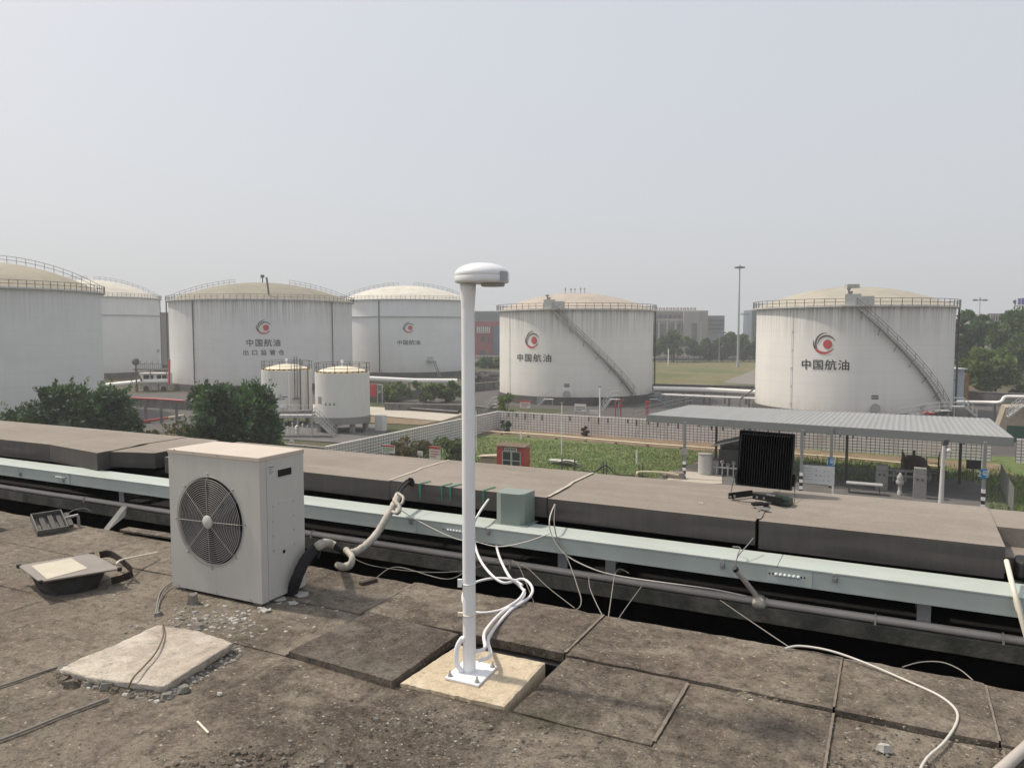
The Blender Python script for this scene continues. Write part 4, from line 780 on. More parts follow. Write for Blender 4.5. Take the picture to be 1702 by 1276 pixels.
# ---------------------------------------------------------------- storage tanks
def tank_paint(name, H, col, streak, grime=0.5, lowdirt=0.3):
    m, t, b = nodes(name, 0.5, 0, 0.35); tc = coords(t); sx = N_(t, "ShaderNodeSeparateXYZ"); t.links.new(tc, sx.inputs[0]); z = sx.outputs[2]
    st = noise(t, coords(t, (1, 1, .035)), 1.1, 5, 0.6); st2 = noise(t, coords(t, (1, 1, .02)), 3.2, 4, 0.7); bl = noise(t, tc, 0.25, 5, 0.6)
    top = ramp(t, mth(t, 'DIVIDE', z, H), [(0.62, 0.0), (0.90, 0.6), (1.0, 1.0)])
    f = mth(t, 'MULTIPLY', ramp(t, st2, [(0.40, 0), (0.60, 1)]), top)
    c = mix(t, ramp(t, bl, [(0.4, 0), (0.65, .6)]), col, c3(col, .9)); c = mix(t, ramp(t, st, [(0.45, 0), (0.7, .24)]), c, streak)
    c = mix(t, mth(t, 'MULTIPLY', f, grime), c, (0.10, 0.09, 0.075))
    low = ramp(t, mth(t, 'DIVIDE', z, H), [(0.0, 1.0), (0.10, 0.25), (0.3, 0)]); c = mix(t, mth(t, 'MULTIPLY', low, mth(t, 'MULTIPLY', lowdirt * 1.6, st)), c, (0.32, 0.25, 0.20))
    # plate seams every 1.75 m of height
    fr = mth(t, 'ABSOLUTE', mth(t, 'SUBTRACT', mth(t, 'FRACT', mth(t, 'DIVIDE', z, 1.75)), .5)); c = mix(t, mth(t, 'MULTIPLY', mth(t, 'GREATER_THAN', fr, .482), .16), c, c3(col, .5))
    t.links.new(c, b.inputs["Base Color"]); return m
M_RAIL = S("grey galvanised rail", (0.26, 0.255, 0.25), 0.55, 0.2, var=.15); M_TRAIL = S("brown grey tank rail", (0.13, 0.115, 0.10), 0.6, var=.15); M_RAILD = S("dark rail", (0.10, 0.095, 0.09), 0.6, var=.2)
M_WPIPE = S("white pipe paint", (0.84, 0.83, 0.80), 0.45, var=.06); M_STAIN = S("dark downpipe", (0.075, 0.07, 0.068), 0.6, var=.2)
M_RING = S("dark tank footing", (0.075, 0.072, 0.07), .9, var=.25, scale=.6, dirt=((.13, .125, .11), .4), stretch=(1, 1, .3))
M_RED = S("fire red", (0.42, 0.045, 0.05), .45, var=.12, scale=2)
M_LRED = S("emblem red", (0.52, 0.075, 0.07), .5, var=.06); M_LDK = S("emblem dark bronze", (0.085, 0.065, 0.05), .5, var=.1); M_STRING = S('stair stringer paint', (.42, .41, .39), .6, var=.1, dirt=((.2, .18, .16), .5)); M_INK = S("sign lettering black", (0.03, 0.033, 0.034), .5)
def text_faces(txt, size, bold=0.0, gap=1.0):
    cu = bpy.data.curves.new("lettering", 'FONT'); cu.body = txt; cu.size = size; cu.offset = bold; cu.align_x = 'CENTER'; cu.space_character = gap; cu.resolution_u = 3
    o = bpy.data.objects.new("lettering", cu); COL.objects.link(o); dg = bpy.context.evaluated_depsgraph_get(); me = o.evaluated_get(dg).to_mesh()
    vs = [v.co.copy() for v in me.vertices]; fs = [tuple(p.vertices) for p in me.polygons]
    o.evaluated_get(dg).to_mesh_clear(); bpy.data.objects.remove(o); bpy.data.curves.remove(cu); return vs, fs

class Tank: pass
def tank(name, label, ul, ur, depth_front, base_z, H, col, streak, dome_col, dome_rise, band=None, text=None, stair=None, pipes=(), dome_rail=(), grime=.5, group="white storage tanks", ring_h=None, full=True, railn=64, ustair=True, seg=96):
    T = Tank(); al, ar = math.atan((ul - 851) / F_PX), math.atan((ur - 851) / F_PX); h = (ar - al) / 2; ca = (ar + al) / 2
    Dc = depth_front / (math.cos(ca) - math.sin(h)); T.R = Rr = Dc * math.sin(h)
    th = YAW - ca; T.c = C = Vector((-math.sin(th) * Dc, math.cos(th) * Dc, base_z)); T.H = H; toward = math.atan2(-C.y, -C.x); T.toward = toward
    root = thing(name, label, "storage tank", C, 0, group); T.root = root
    def P(a, z, r=0): return C + Vector(((Rr + r) * math.cos(a), (Rr + r) * math.sin(a), z))
    T.P = P
    def hit(u, v):                                     # nearest meeting of a sight line with the shell
        d = ray(u, v); ox, oy = -C.x, -C.y; A = d.x ** 2 + d.y ** 2; B = ox * d.x + oy * d.y; Cc = ox * ox + oy * oy - Rr * Rr; disc = max(0, B * B - A * Cc)
        k = (-B - math.sqrt(disc)) / A; p = Vector((0, 0, EYE)) + d * k; return math.atan2(p.y - C.y, p.x - C.x), p.z - C.z
    T.hit = hit
    paint = tank_paint(name + " paint " + str(round(C.x)), H, col, streak, grime)
    mb = MB(); mb.lathe([(Rr, 0), (Rr, H * .25), (Rr, H * .5), (Rr, H * .75), (Rr, H)], C, seg); sh = mb.build("shell", paint, root); T.shell = sh
    nr = 14; rs = (Rr * Rr + dome_rise * dome_rise) / (2 * dome_rise)
    prof = [(Rr * (1 - k / nr), H + math.sqrt(max(0, rs * rs - (Rr * (1 - k / nr)) ** 2)) - (rs - dome_rise)) for k in range(nr + 1)]
    T.dz = lambda r: H + math.sqrt(max(0, rs * rs - r * r)) - (rs - dome_rise)
    mb = MB(); mb.lathe(prof, C, seg)
    for k in range(32):
        a = 2 * math.pi * k / 32; mb.tube([P(a, T.dz(Rr * q) - .01, Rr * q - Rr) for q in (1, .8, .6, .4, .2)], .035, 4)
    rf = mb.build("dome_roof", S(name + " dome " + str(round(C.x)), dome_col, .8, var=.10, scale=.25, dirt=(c3(dome_col, .62), .5)), root)
    mb = MB(); mb.lathe([(Rr + .02, H - .32), (Rr + .55, H - .30), (Rr + .55, H - .16), (Rr + .02, H - .14)], C, seg, smooth=False)
    mb.build("rim_walkway", S("tank rim", (0.52, 0.51, 0.48), .6, var=.15, scale=1.5, dirt=((.2, .19, .17), .5)), root)
    mb = MB()
    for hh in (.95, .52): mb.tube([P(2 * math.pi * k / 72, H - .16 + hh, .5) for k in range(72)], .036, 5, closed=True)
    for k in range(railn): a = 2 * math.pi * k / railn; mb.tube([P(a, H - .2, .5), P(a, H + .80, .5)], .045, 5)
    mb.build("railing", M_TRAIL, root)
    if ring_h:
        mb = MB(); mb.lathe([(Rr + .5, -ring_h), (Rr + .35, -.02), (Rr - .05, -.005)], C, seg, smooth=False); mb.build("footing", M_RING, root)
    if band:
        mb = MB(); mb.lathe([(Rr + .01, band - .12), (Rr + .32, band - .12), (Rr + .32, band + .08), (Rr + .01, band + .08)], C, seg, smooth=False); mb.build("stiffener_ring", S("stiffener paint", (0.42, 0.42, 0.41), .6), root)
    for i, (u, v, r, mt) in enumerate(pipes):
        a, _ = hit(u, v); mb = MB(); mb.tube([P(a, .1, .14), P(a, H - .35, .14)], r, 8)
        for k in range(6): p = P(a, .8 + k * (H - 1.8) / 5, .07); mb.obox(p, (.10, 0, 0), (0, .10, 0), (0, 0, .04))
        mb.build("downpipe", mt, root)
    for (a0, a1, r1) in dome_rail:
        mb = MB()
        for hh in (1.0, .5): mb.tube([P(toward + a0, T.dz(Rr * q) + hh, Rr * q - Rr) for q in [1 - (1 - r1) * k / 14 for k in range(15)]], .035, 5)
        for k in range(13): q = 1 - (1 - r1) * k / 12; mb.tube([P(toward + a0, T.dz(Rr * q), Rr * q - Rr), P(toward + a0, T.dz(Rr * q) + 1, Rr * q - Rr)], .035, 5)
        mb.build("dome_handrail", M_TRAIL, rf)
    if text:
        (lu, lv, ldiam, lines) = text
        a, z = hit(lu, lv); Rl = ldiam / 2
        em = MB()
        def wrap(x, y, off=.05): return P(a + x / (Rr + off), z + y, off)
        def crescent(cx, cy, r0, a0, a1, wmax, mats_fn, n=40, bias=.5, ex=0, ey=0):
            pts = []
            for k in range(n + 1):
                q = k / n; an = a0 + (a1 - a0) * q; w = wmax * math.sin(math.pi * q) ** .75 if 0 < q < 1 else 0
                pts.append((wrap(cx + r0 * math.cos(an), cy + r0 * math.sin(an)), wrap(cx + (r0 - w) * math.cos(an), cy + (r0 - w) * math.sin(an))))
            vs = [p for pr in pts for p in pr]
            for k in range(n): em.add([vs[2 * k], vs[2 * k + 1], vs[2 * k + 3], vs[2 * k + 2]], [(0, 1, 2, 3)], mats_fn(k / n))
        # three nested crescents round a disc
        crescent(0, 0, Rl, R_(160), R_(335), Rl * .23, lambda q: 0 if .28 < q < .86 else 1)
        crescent(Rl * .12, Rl * .06, Rl * .93, R_(78), R_(225), Rl * .15, lambda q: 1)
        crescent(Rl * .23, -Rl * .03, Rl * .80, R_(15), R_(190), Rl * .16, lambda q: 1)
        n = 28; em.add([wrap(Rl * .33, -Rl * .08)] + [wrap(Rl * .33 + Rl * .40 * math.cos(2 * math.pi * k / n), -Rl * .08 + Rl * .43 * math.sin(2 * math.pi * k / n)) for k in range(n)], [(0, 1 + k, 1 + (k + 1) % n) for k in range(n)], 0)
        em.build("emblem", [M_LRED, M_LDK], sh, label="red and bronze emblem of nested crescents round a red disc")
        for (txt, u0, u1, v, hpx, gap, bold) in lines:
            a, z = hit((u0 + u1) / 2, v); aL, _ = hit(u0, v); aR, _ = hit(u1, v); W = (aR - aL) * Rr
            vs, fs = text_faces(txt, 1.0, bold, gap); x0 = min(p.x for p in vs); x1 = max(p.x for p in vs); y0 = min(p.y for p in vs); y1 = max(p.y for p in vs)
            hz_ = hpx * dep(P(a, z)) / F_PX; kx, ky = W / (x1 - x0), hz_ / (y1 - y0); tm = MB()
            tm.add([P(a + (p.x - (x0 + x1) / 2) * kx / Rr, z + (p.y - (y0 + y1) / 2) * ky, .055) for p in vs], fs); tm.build("lettering", M_INK, sh)
    if stair:
        (uT, vT, uB, vB) = stair; aT, zT = hit(uT, vT); aB, zB = hit(uB, vB); zT = H - .2; zB = max(zB, .2); n = 46
        for off in (.12, .85):
            mb = MB(); pts = [P(aT + (aB - aT) * k / n, zT + (zB - zT) * k / n, off) for k in range(n + 1)]
            for k in range(n): mb.bar(pts[k], pts[k + 1], .05, .26)
            sw = mb.build("stair_stringer", M_STRING, root)
        mb = MB()
        for k in range(n + 1):
            a = aT + (aB - aT) * k / n; z = zT + (zB - zT) * k / n; da = .13 / Rr
            mb.add([P(a - da, z, .14), P(a + da, z, .14), P(a + da, z, .84), P(a - da, z, .84), P(a - da, z - .04, .14), P(a + da, z - .04, .14), P(a + da, z - .04, .84), P(a - da, z - .04, .84)], [(0, 1, 2, 3), (7, 6, 5, 4), (0, 4, 5, 1), (1, 5, 6, 2), (2, 6, 7, 3), (3, 7, 4, 0)])
        mb.build("stair_treads", M_RAILD, sw)
        mb = MB()
        for hh in (1.0, .55): mb.tube([P(aT + (aB - aT) * k / n, zT + (zB - zT) * k / n + hh, .85) for k in range(n + 1)], .03, 5)
        for k in range(0, n + 1, 4): p = P(aT + (aB - aT) * k / n, zT + (zB - zT) * k / n, .85); mb.tube([p, p + Vector((0, 0, 1))], .03, 5)
        for k in range(2, n, 7):
            a = aT + (aB - aT) * k / n; z = zT + (zB - zT) * k / n; mb.bar(P(a, z - .1, .9), P(a, z - 1.1, .02), .05, .05)
        mb.build("stair_handrail", M_TRAIL, sw)
        mb = MB()
        for da, w, hh in ((-.035, 1.9, 1.45), (.062, 2.3, 1.15)):
            a = aT + da; t_ = Vector((-math.sin(a), math.cos(a), 0)); r_ = Vector((math.cos(a), math.sin(a), 0)); mb.obox(P(a, H - .1 + hh / 2, .62), t_ * w / 2, r_ * .05, (0, 0, hh / 2))
        mb.obox(P(aT - .035, H - .22, .8), Vector((-math.sin(aT), math.cos(aT), 0)) * 1.3, Vector((math.cos(aT), math.sin(aT), 0)) * .45, (0, 0, .06)); mb.build("landing_screen", S("landing screen", (0.50, 0.51, 0.49), .5, dirt=((.3, .3, .28), .4)), root)
        mb = MB()
        for k, da in enumerate((-.075, -.055)):
            p = P(aT + da, H + .1, .1); mb.tube([p, p + Vector((0, 0, 1.9 - k * .4))], .11, 8); mb.obox(p + Vector((0, 0, 1.9 - k * .4)), (.22, 0, 0), (0, .22, 0), (0, 0, .12))
        mb.build("gauge_post", M_RAIL, root)
    return T
def manhole(T, u, v, r=.55, lab=True, dia=None):
    a, z = T.hit(u, v); ax = Matrix.Rotation(a, 3, 'Z') @ Matrix.Rotation(R_(90), 3, 'Y'); mb = MB(); mb.lathe([(r * .72, -.05), (r * .72, .22), (r, .22), (r, .30), (0, .32)], T.P(a, z), 20, axis=ax, smooth=False)
    for k in range(12): an = 2 * math.pi * k / 12; q = T.P(a, z, .31) + ax @ Vector((r * .86 * math.cos(an), r * .86 * math.sin(an), 0)); mb.obox(q, (.03, 0, 0), (0, .03, 0), (0, 0, .03))
    mb.build("manhole", S("manhole grey", (0.40, 0.40, 0.39), .55, var=.2, scale=6), T.root)
    if lab:
        mb = MB(); tt = Vector((-math.sin(a), math.cos(a), 0))
        for k in range(2): mb.obox(T.P(a, z + 1.25 + .3 * k, .04), tt * .42, Vector((math.cos(a), math.sin(a), 0)) * .005, (0, 0, .1))
        mb.build("stencil_mark", S("stencil ink", (0.12, 0.12, 0.12), .6), T.shell)

WHT, STK = (0.80, 0.785, 0.745), (0.70, 0.67, 0.60)
DOME = (0.38, 0.35, 0.29)
TR = tank("storage_tank", "white storage tank at right behind the canopy with slanting stair and crescent emblem", 1256, 1586.5, 97.9, -9.1, 13.9, WHT, STK, DOME, 2.9,
          text=(1369.5, 570.5, 2.82, [("中国航油", 1331, 1409.5, 606, 17.5, 1.12, .013)]), stair=(1424, 510, 1568, 680), pipes=((1316, 590, .045, M_WPIPE),), grime=.55, ring_h=1.3)
TM = tank("storage_tank", "white storage tank in the middle with slanting stair, behind the lattice wall", 830.5, 1085, 121.5, -9.1, 14.1, (0.79, 0.78, 0.735), STK, (0.41, 0.355, 0.30), 2.9,
          text=(884, 564.5, 2.75, [("中国航油", 858, 913, 594.5, 13.5, 1.22, .012)]), stair=(920, 512, 1051, 655), pipes=((847.5, 590, .05, M_WPIPE),), grime=.6, ring_h=1.3)
T2 = tank("storage_tank", "wide white storage tank with two lines of dark lettering and brown dome", 282, 586, 147.4, -9.1, 16.7, (0.72, 0.72, 0.71), (0.60, 0.59, 0.57), (0.25, 0.228, 0.175), 4.0,
          text=(438, 543.5, 2.75, [("中国航油", 410, 466, 569.5, 12.5, 1.2, .011), ("出口监管仓", 404.5, 473, 585.5, 9, 1.7, .009)]), pipes=((323, 590, .10, M_STAIN), (552.5, 590, .085, S("red brown pipe", (.12, .07, .06), .6))), dome_rail=((R_(90), 0, .30), (R_(-90), 0, .30)), grime=.62, ring_h=1.3, railn=96)
T3 = tank("storage_tank", "white storage tank with horizontal upper seam ring and emblem, half hidden by the pole", 566, 784, 192, -9.1, 18.4, (0.76, 0.77, 0.775), (0.69, 0.70, 0.70), (0.60, 0.57, 0.50), 4.1, band=14.0,
          text=(679, 544, 2.75, [("中国航油", 660.5, 698.5, 569, 8, 1.1, .011)]), pipes=((630.5, 560, .12, M_STAIN),), dome_rail=((R_(88), 0, .12), (R_(-88), 0, .12)), grime=.1, ring_h=1.3, railn=96)
T1 = tank("storage_tank", "big plain white storage tank cut by the left edge of the photo", -250, 172, 92, -9.1, 16.1, (0.68, 0.69, 0.685), (0.60, 0.61, 0.60), (0.33, 0.295, 0.225), 3.9, dome_rail=((R_(75), 0, .05), (R_(-80), 0, .05)), grime=.2, ring_h=1.3, railn=96)
T4 = tank("storage_tank", "white storage tank with upper seam ring behind the big tank at left", 34, 268, 186, -9.1, 19.0, (0.74, 0.75, 0.75), (0.66, 0.67, 0.67), (0.56, 0.53, 0.46), 4.6, band=14.4, pipes=((266.8, 560, .10, M_STAIN),), dome_rail=((R_(90), 0, .05), (R_(-88), 0, .05)), grime=.15, ring_h=1.3, railn=96)
manhole(TR, 1453.5, 678, .62); manhole(TM, 942, 655, .6); manhole(TR, 1533, 677, .4, False); manhole(T4, 262, 583, .5, False)
# dark corner pipes right at the outline of three shells
for T, u, v in ((TR, 1588.2, 600), (TM, 1084, 600), (T2, 280.5, 600)):
    a = T.toward + (R_(83.4) if T is not T2 else R_(-83.5)); mb = MB(); mb.tube([T.P(a, .2, .35), T.P(a, T.H - .2, .35)], .13, 8)
    for k in range(5): mb.bar(T.P(a, 1 + k * 2.9, 0), T.P(a, 1 + k * 2.9, .4), .06, .06)
    mb.build("downpipe", M_STAIN, T.root)
# weathered roof hatch of the wide tank: leaning vent pole and a small vent
mb = MB(); a = T2.toward; p = T2.P(a, T2.dz(T2.R * .9), -.1 * T2.R); q = D(443, 461, dep(p)); mb.bar(D(447, 490, dep(p)), q, .25, .25); mb.build("leaning_mast", M_RAILD, T2.root)
mb = MB(); p = T2.P(a, T2.dz(.0), -T2.R); mb.cyl(p - Vector((0, 0, .2)), p + Vector((0, 0, 1.5)), .12, n=8); mb.cyl(p + Vector((0, 0, 1.1)), p + Vector((0, 0, 1.7)), .4, n=10); mb.build("vent", M_RAILD, T2.root)
for T, n0 in ((TM, 3), (TR, 0)):
    mb = MB(); p0 = T.P(0, T.dz(0), -T.R)
    if T is TM:
        for k in range(5): q = p0 + Vector((-2.0 + k * .9, .4 * (k % 2), -.05)); mb.tube([q, q + Vector((0, 0, 1.2 - .25 * (k % 3)))], .06, 6); mb.obox(q + Vector((0, 0, .8)), (.13, 0, 0), (0, .13, 0), (0, 0, .1))
    else:
        q = T.P(T.toward - .1, T.dz(T.R * .35), -T.R * .65); mb.obox(D(1416, 484, dep(q)), Vector((math.cos(YAW), math.sin(YAW), 0)) * .85, (-.2, .45, 0), (0, 0, .95)); q2 = D(1422, 472, dep(q)); mb.tube([q2 - Vector((0, 0, 2)), q2], .05, 6)
    mb.build("roof_vent", S("vent grey", (0.40, 0.39, 0.36), .6), T.root)
# access stair of the far seam-ring tank
a0, z0 = T3.hit(709, 600); mb = MB(); L_ = [T3.P(a0 + k * .028, z0, .6) for k in range(4)]
for k in range(3): mb.bar(L_[k], L_[k + 1], 1.1, .10); 
for hh in (.5, 1.0): mb.tube([p + Vector((0, 0, hh)) for p in L_], .05, 5)
for p in L_: mb.tube([p, p + Vector((0, 0, 1))], .05, 5)
e = D(729, 626, dep(L_[3]) - 3); mb.bar(L_[3], e, .10, .35); mb.bar(L_[3] + Vector((0, .9, 0)), e + Vector((0, .9, 0)), .10, .35); mb.build("access_stair", M_RAIL, T3.root)

# ---------------------------------------------------------------- two small tanks on legs with platform and stair
M_CONC = S("plain grey concrete", (0.25, 0.245, 0.235), .9, var=.12, dirt=((.15, .145, .135), .4)); M_YEL = S("hazard yellow", (0.55, 0.36, 0.05), .6); M_BLK = S("hazard black", (0.02, 0.02, 0.02), .6)
M_SMALLW = S("small tank white", (0.68, 0.67, 0.64), .45, var=.05, scale=.6, dirt=((.55, .53, .48), .4), stretch=(1, 1, .2)); M_SDOME = S("small tank cream top", (0.72, 0.64, 0.50), .7, var=.06)
def small_tank(label, ul, ur, depth, ztop, zbot, marks, ladder=True):
    al, ar = math.atan((ul - 851) / F_PX), math.atan((ur - 851) / F_PX); h = (ar - al) / 2; ca = (al + ar) / 2; Dc = depth / math.cos(ca); Rr = Dc * math.sin(h); th = YAW - ca
    C = Vector((-math.sin(th) * Dc, math.cos(th) * Dc, 0)); root = thing("small_tank", label, "storage tank", (C.x, C.y, GZ), 0, "small white tanks on legs"); tw = math.atan2(-C.y, -C.x)
    P = lambda a, z, r=0: Vector((C.x + (Rr + r) * math.cos(a), C.y + (Rr + r) * math.sin(a), z))
    mb = MB(); mb.lathe([(Rr, zbot), (Rr, ztop)], C, 64); sh = mb.build("shell", M_SMALLW, root)
    mb = MB(); mb.lathe([(Rr * .93, ztop + .0), (Rr * .8, ztop + .28), (Rr * .55, ztop + .52), (Rr * .25, ztop + .66), (0, ztop + .70)], C, 48); mb.lathe([(Rr, ztop), (Rr * .9, ztop + .02)], C, 48); dm = mb.build("dome_roof", M_SDOME, root)
    mb = MB(); n = 56
    for k in range(n):
        a0, a1 = 2 * math.pi * k / n, 2 * math.pi * (k + 1) / n; sh_ = .3 * 2 * math.pi / n
        mb.add([P(a0, ztop + .02, .02 - Rr * .06), P(a1, ztop + .02, .02 - Rr * .06), P(a1 + sh_, ztop + .18, .02 - Rr * .06), P(a0 + sh_, ztop + .18, .02 - Rr * .06)], [(0, 1, 2, 3)], k % 2)
    mb.build("hazard_band", [M_YEL, M_BLK], root)
    mb = MB()
    for hh in (.55, 1.1): mb.tube([P(2 * math.pi * k / 40, ztop + hh, -.03) for k in range(40)], .03, 5, closed=True)
    for k in range(14): a = tw + 2 * math.pi * (k + .4) / 14; mb.tube([P(a, ztop - .05, -.03), P(a, ztop + 1.12, -.03)], .035, 5)
    mb.build("railing", M_RAILD, root)
    mb = MB(); p = Vector((C.x, C.y, ztop + .66)); mb.cyl(p, p + Vector((0, 0, .5)), .07, n=8); mb.cyl(p + Vector((0, 0, .45)), p + Vector((0, 0, .75)), .17, n=10); mb.build("vent", M_WPIPE, dm)
    mb = MB(); mb.lathe([(Rr + .06, zbot - .8), (Rr + .06, zbot), (Rr - .3, zbot + .001)], C, 64, smooth=False); mb.lathe([(Rr + .06, zbot - .8), (0, zbot - .8)], C, 48); mb.build("footing_ring", M_CONC, root)
    for k in range(8): a = tw + R_(22 + 45 * k); p = P(a, 0, -.35); mb = MB(); mb.obox((p.x, p.y, (GZ + zbot - .8) / 2), (.24, 0, 0), (0, .24, 0), (0, 0, (zbot - .8 - GZ) / 2 - .002)); mb.build("leg", M_CONC, root)
    def put(u, v):
        d = ray(u, v); A = d.x ** 2 + d.y ** 2; B = -C.x * d.x - C.y * d.y; Cc = C.x ** 2 + C.y ** 2 - Rr * Rr; k = (-B - math.sqrt(max(0, B * B - A * Cc))) / A; p = Vector((0, 0, EYE)) + d * k; return math.atan2(p.y - C.y, p.x - C.x), p.z
    mm = MB(); ink = MB()
    for kind, u, v, w, hgt in marks:
        a, z = put(u, v); W = w * depth / F_PX / 2; Hh = hgt * depth / F_PX / 2
        tri = [P(a - W / Rr, z - Hh, .02), P(a + W / Rr, z - Hh, .02), P(a, z + Hh, .02)]
        if kind == 'tri': ink.add(tri, [(0, 1, 2)]); q = [P(a - W * .4 / Rr, z - Hh * .55, .03), P(a + W * .4 / Rr, z - Hh * .55, .03), P(a, z + Hh * .4, .03)]; mm.add(q, [(0, 1, 2)])
        else: mm.add([P(a - W / Rr, z - Hh, .02), P(a + W / Rr, z - Hh, .02), P(a + W / Rr, z + Hh, .02), P(a - W / Rr, z + Hh, .02)], [(0, 1, 2, 3)], 1 if kind == 'board' else 2)
        if kind == 'board':
            for k in range(7): zz = z - Hh * .8 + k * Hh * .26; ink.add([P(a - W * .85 / Rr, zz, .03), P(a + W * .85 / Rr, zz, .03), P(a + W * .85 / Rr, zz + Hh * .08, .03), P(a - W * .85 / Rr, zz + Hh * .08, .03)], [(0, 1, 2, 3)])
    mm.build("notice", [M_YEL, S("notice grey", (.42, .42, .40), .6), M_INK], sh); ink.build("notice_print", S("notice ink", (.09, .09, .10), .6), sh)
    return root, P, put, tw
SA = small_tank("left one of the two small white tanks, with ladders and the platform in front", 433.5, 518, 98.0, -3.46, -8.55, [('tri', 441, 664.5, 3.4, 4.5), ('tri', 445.2, 664.5, 3.4, 4.5), ('tri', 449.5, 664.5, 3.4, 4.5), ('board', 459.5, 660, 16, 11), ('bar', 473, 659.5, 8, 1.6), ('bar', 471, 663, 5, 1.4)])
SB = small_tank("right one of the two small white tanks, with three warning triangles low on its wall", 522.5, 614, 91.0, -3.4, -8.5, [('tri', 541.5, 671, 4.2, 5), ('tri', 548.3, 671, 4.2, 5), ('tri', 555.2, 671, 4.2, 5), ('board', 531.5, 665, 9.5, 12), ('bar', 524, 665, 1.5, 5)])
root, P, put, tw = SA
mb = MB()
for u in (488.5, 492.5): a, _ = put(u, 640); mb.tube([P(a, -6.9, .35), P(a, -1.7, .35)], .045, 6)
a, _ = put(490.5, 640)
for k in range(16): mb.bar(P(a - .05, -6.8 + k * .33, .35), P(a + .05, -6.8 + k * .33, .35), .03, .03)
mb.bar(P(a - .12, -6.9, .5), P(a + .12, -6.9, .5), .8, .06); mb.build("ladder", M_RAILD, root)
for u, mt, zt in ((498, S("dark riser", (.075, .065, .06), .6), -2.0), (510, S("rusty riser", (.20, .10, .05), .7), -3.0), (480, M_WPIPE, -3.9)):
    a, _ = put(u, 650); mb = MB(); mb.tube([P(a, -8.4, .22), P(a, zt, .22)], .07, 8); mb.build("riser_pipe", mt, root)
a, z = put(472, 677); mb = MB(); mb.lathe([(.3, 0), (.42, .22), (.42, .3), (0, .32)], P(a, z), 18, axis=Matrix.Rotation(a, 3, 'Z') @ Matrix.Rotation(R_(90), 3, 'Y')); mb.build("manhole", M_SMALLW, root)
# platform and stair
dk = 85.8
pl, pr_ = D(447, 690, dk), D(519, 692, dk); zpl = pl.z - .15
plat = thing("steel_platform", "pale grey steel platform with railing and steep stair before the small tanks", "platform", (pl.x, pl.y, GZ))
ex = (pr_ - pl); ex.z = 0; Lp = ex.length; ex.normalize(); ey = Vector((-ex.y, ex.x, 0)); M_PLAT = S("pale steel paint", (0.42, 0.425, 0.415), .5, var=.1)
o0 = Vector((pl.x, pl.y, zpl))
mb = MB(); mb.obox(o0 + ex * Lp / 2 + ey * .7, ex * Lp / 2, ey * .7, (0, 0, .14)); mb.build("deck", M_PLAT, plat)
for k in (0, .33, .66, .985):
    mb = MB(); p = o0 + ex * Lp * k + ey * .1; mb.obox((p.x, p.y, (GZ + zpl - .15) / 2), ex * .07, ey * .07, (0, 0, (zpl - .15 - GZ) / 2)); mb.build("leg", M_PLAT, plat)
mb = MB()
for hh in (.55, 1.1): mb.tube([o0 + Vector((0, 0, hh + .14)), o0 + ex * Lp + Vector((0, 0, hh + .14))], .03, 5)
for k in range(7): p = o0 + ex * Lp * k / 6 + Vector((0, 0, .14)); mb.tube([p, p + Vector((0, 0, 1.1))], .03, 5)
mb.build("railing", M_PLAT, plat)
sT, sB = o0 + ex * (Lp + .05), G(557, 728, GZ)
mb = MB(); w_ = ey * 1.0
for s_ in (0, 1): mb.bar(sT + w_ * s_, sB + w_ * s_ + Vector((0, 0, .05)), .06, .26)
for k in range(11): p = sT.lerp(sB, (k + .5) / 11) + w_ * .5; mb.obox(p, ex * .12, w_ * .48, (0, 0, .02))
st = mb.build("stair", M_PLAT, plat)
mb = MB()
for s_ in (0, 1):
    for hh in (.5, 1.0): mb.tube([sT + w_ * s_ + Vector((0, 0, hh)), sB + w_ * s_ + Vector((0, 0, hh))], .03, 5)
    for k in range(6): p = sT.lerp(sB, k / 5) + w_ * s_; mb.tube([p, p + Vector((0, 0, 1))], .03, 5)
mb.build("handrail", M_PLAT, st)
p = gp(477, 722); mb = MB()
for i, (du, h_, r_) in enumerate(((-16, .9, .10), (-8, 1.3, .12), (0, .8, .35), (9, 1.2, .14), (17, 1.0, .1))):
    q = D(494 + du, 722, 88); q.z = GZ; mb.cyl(q, q + Vector((0, 0, h_)), r_ * .5, n=8); mb.lathe([(r_ * .6, -.05), (r_, 0), (r_ * .6, .05)], q + Vector((0, 0, h_)), 12, axis=Matrix.Rotation(R_(80), 3, 'X'))
solo(mb, "valve_set", M_WPIPE, "row of white pipes and valve wheels under the steel platform", "valves")

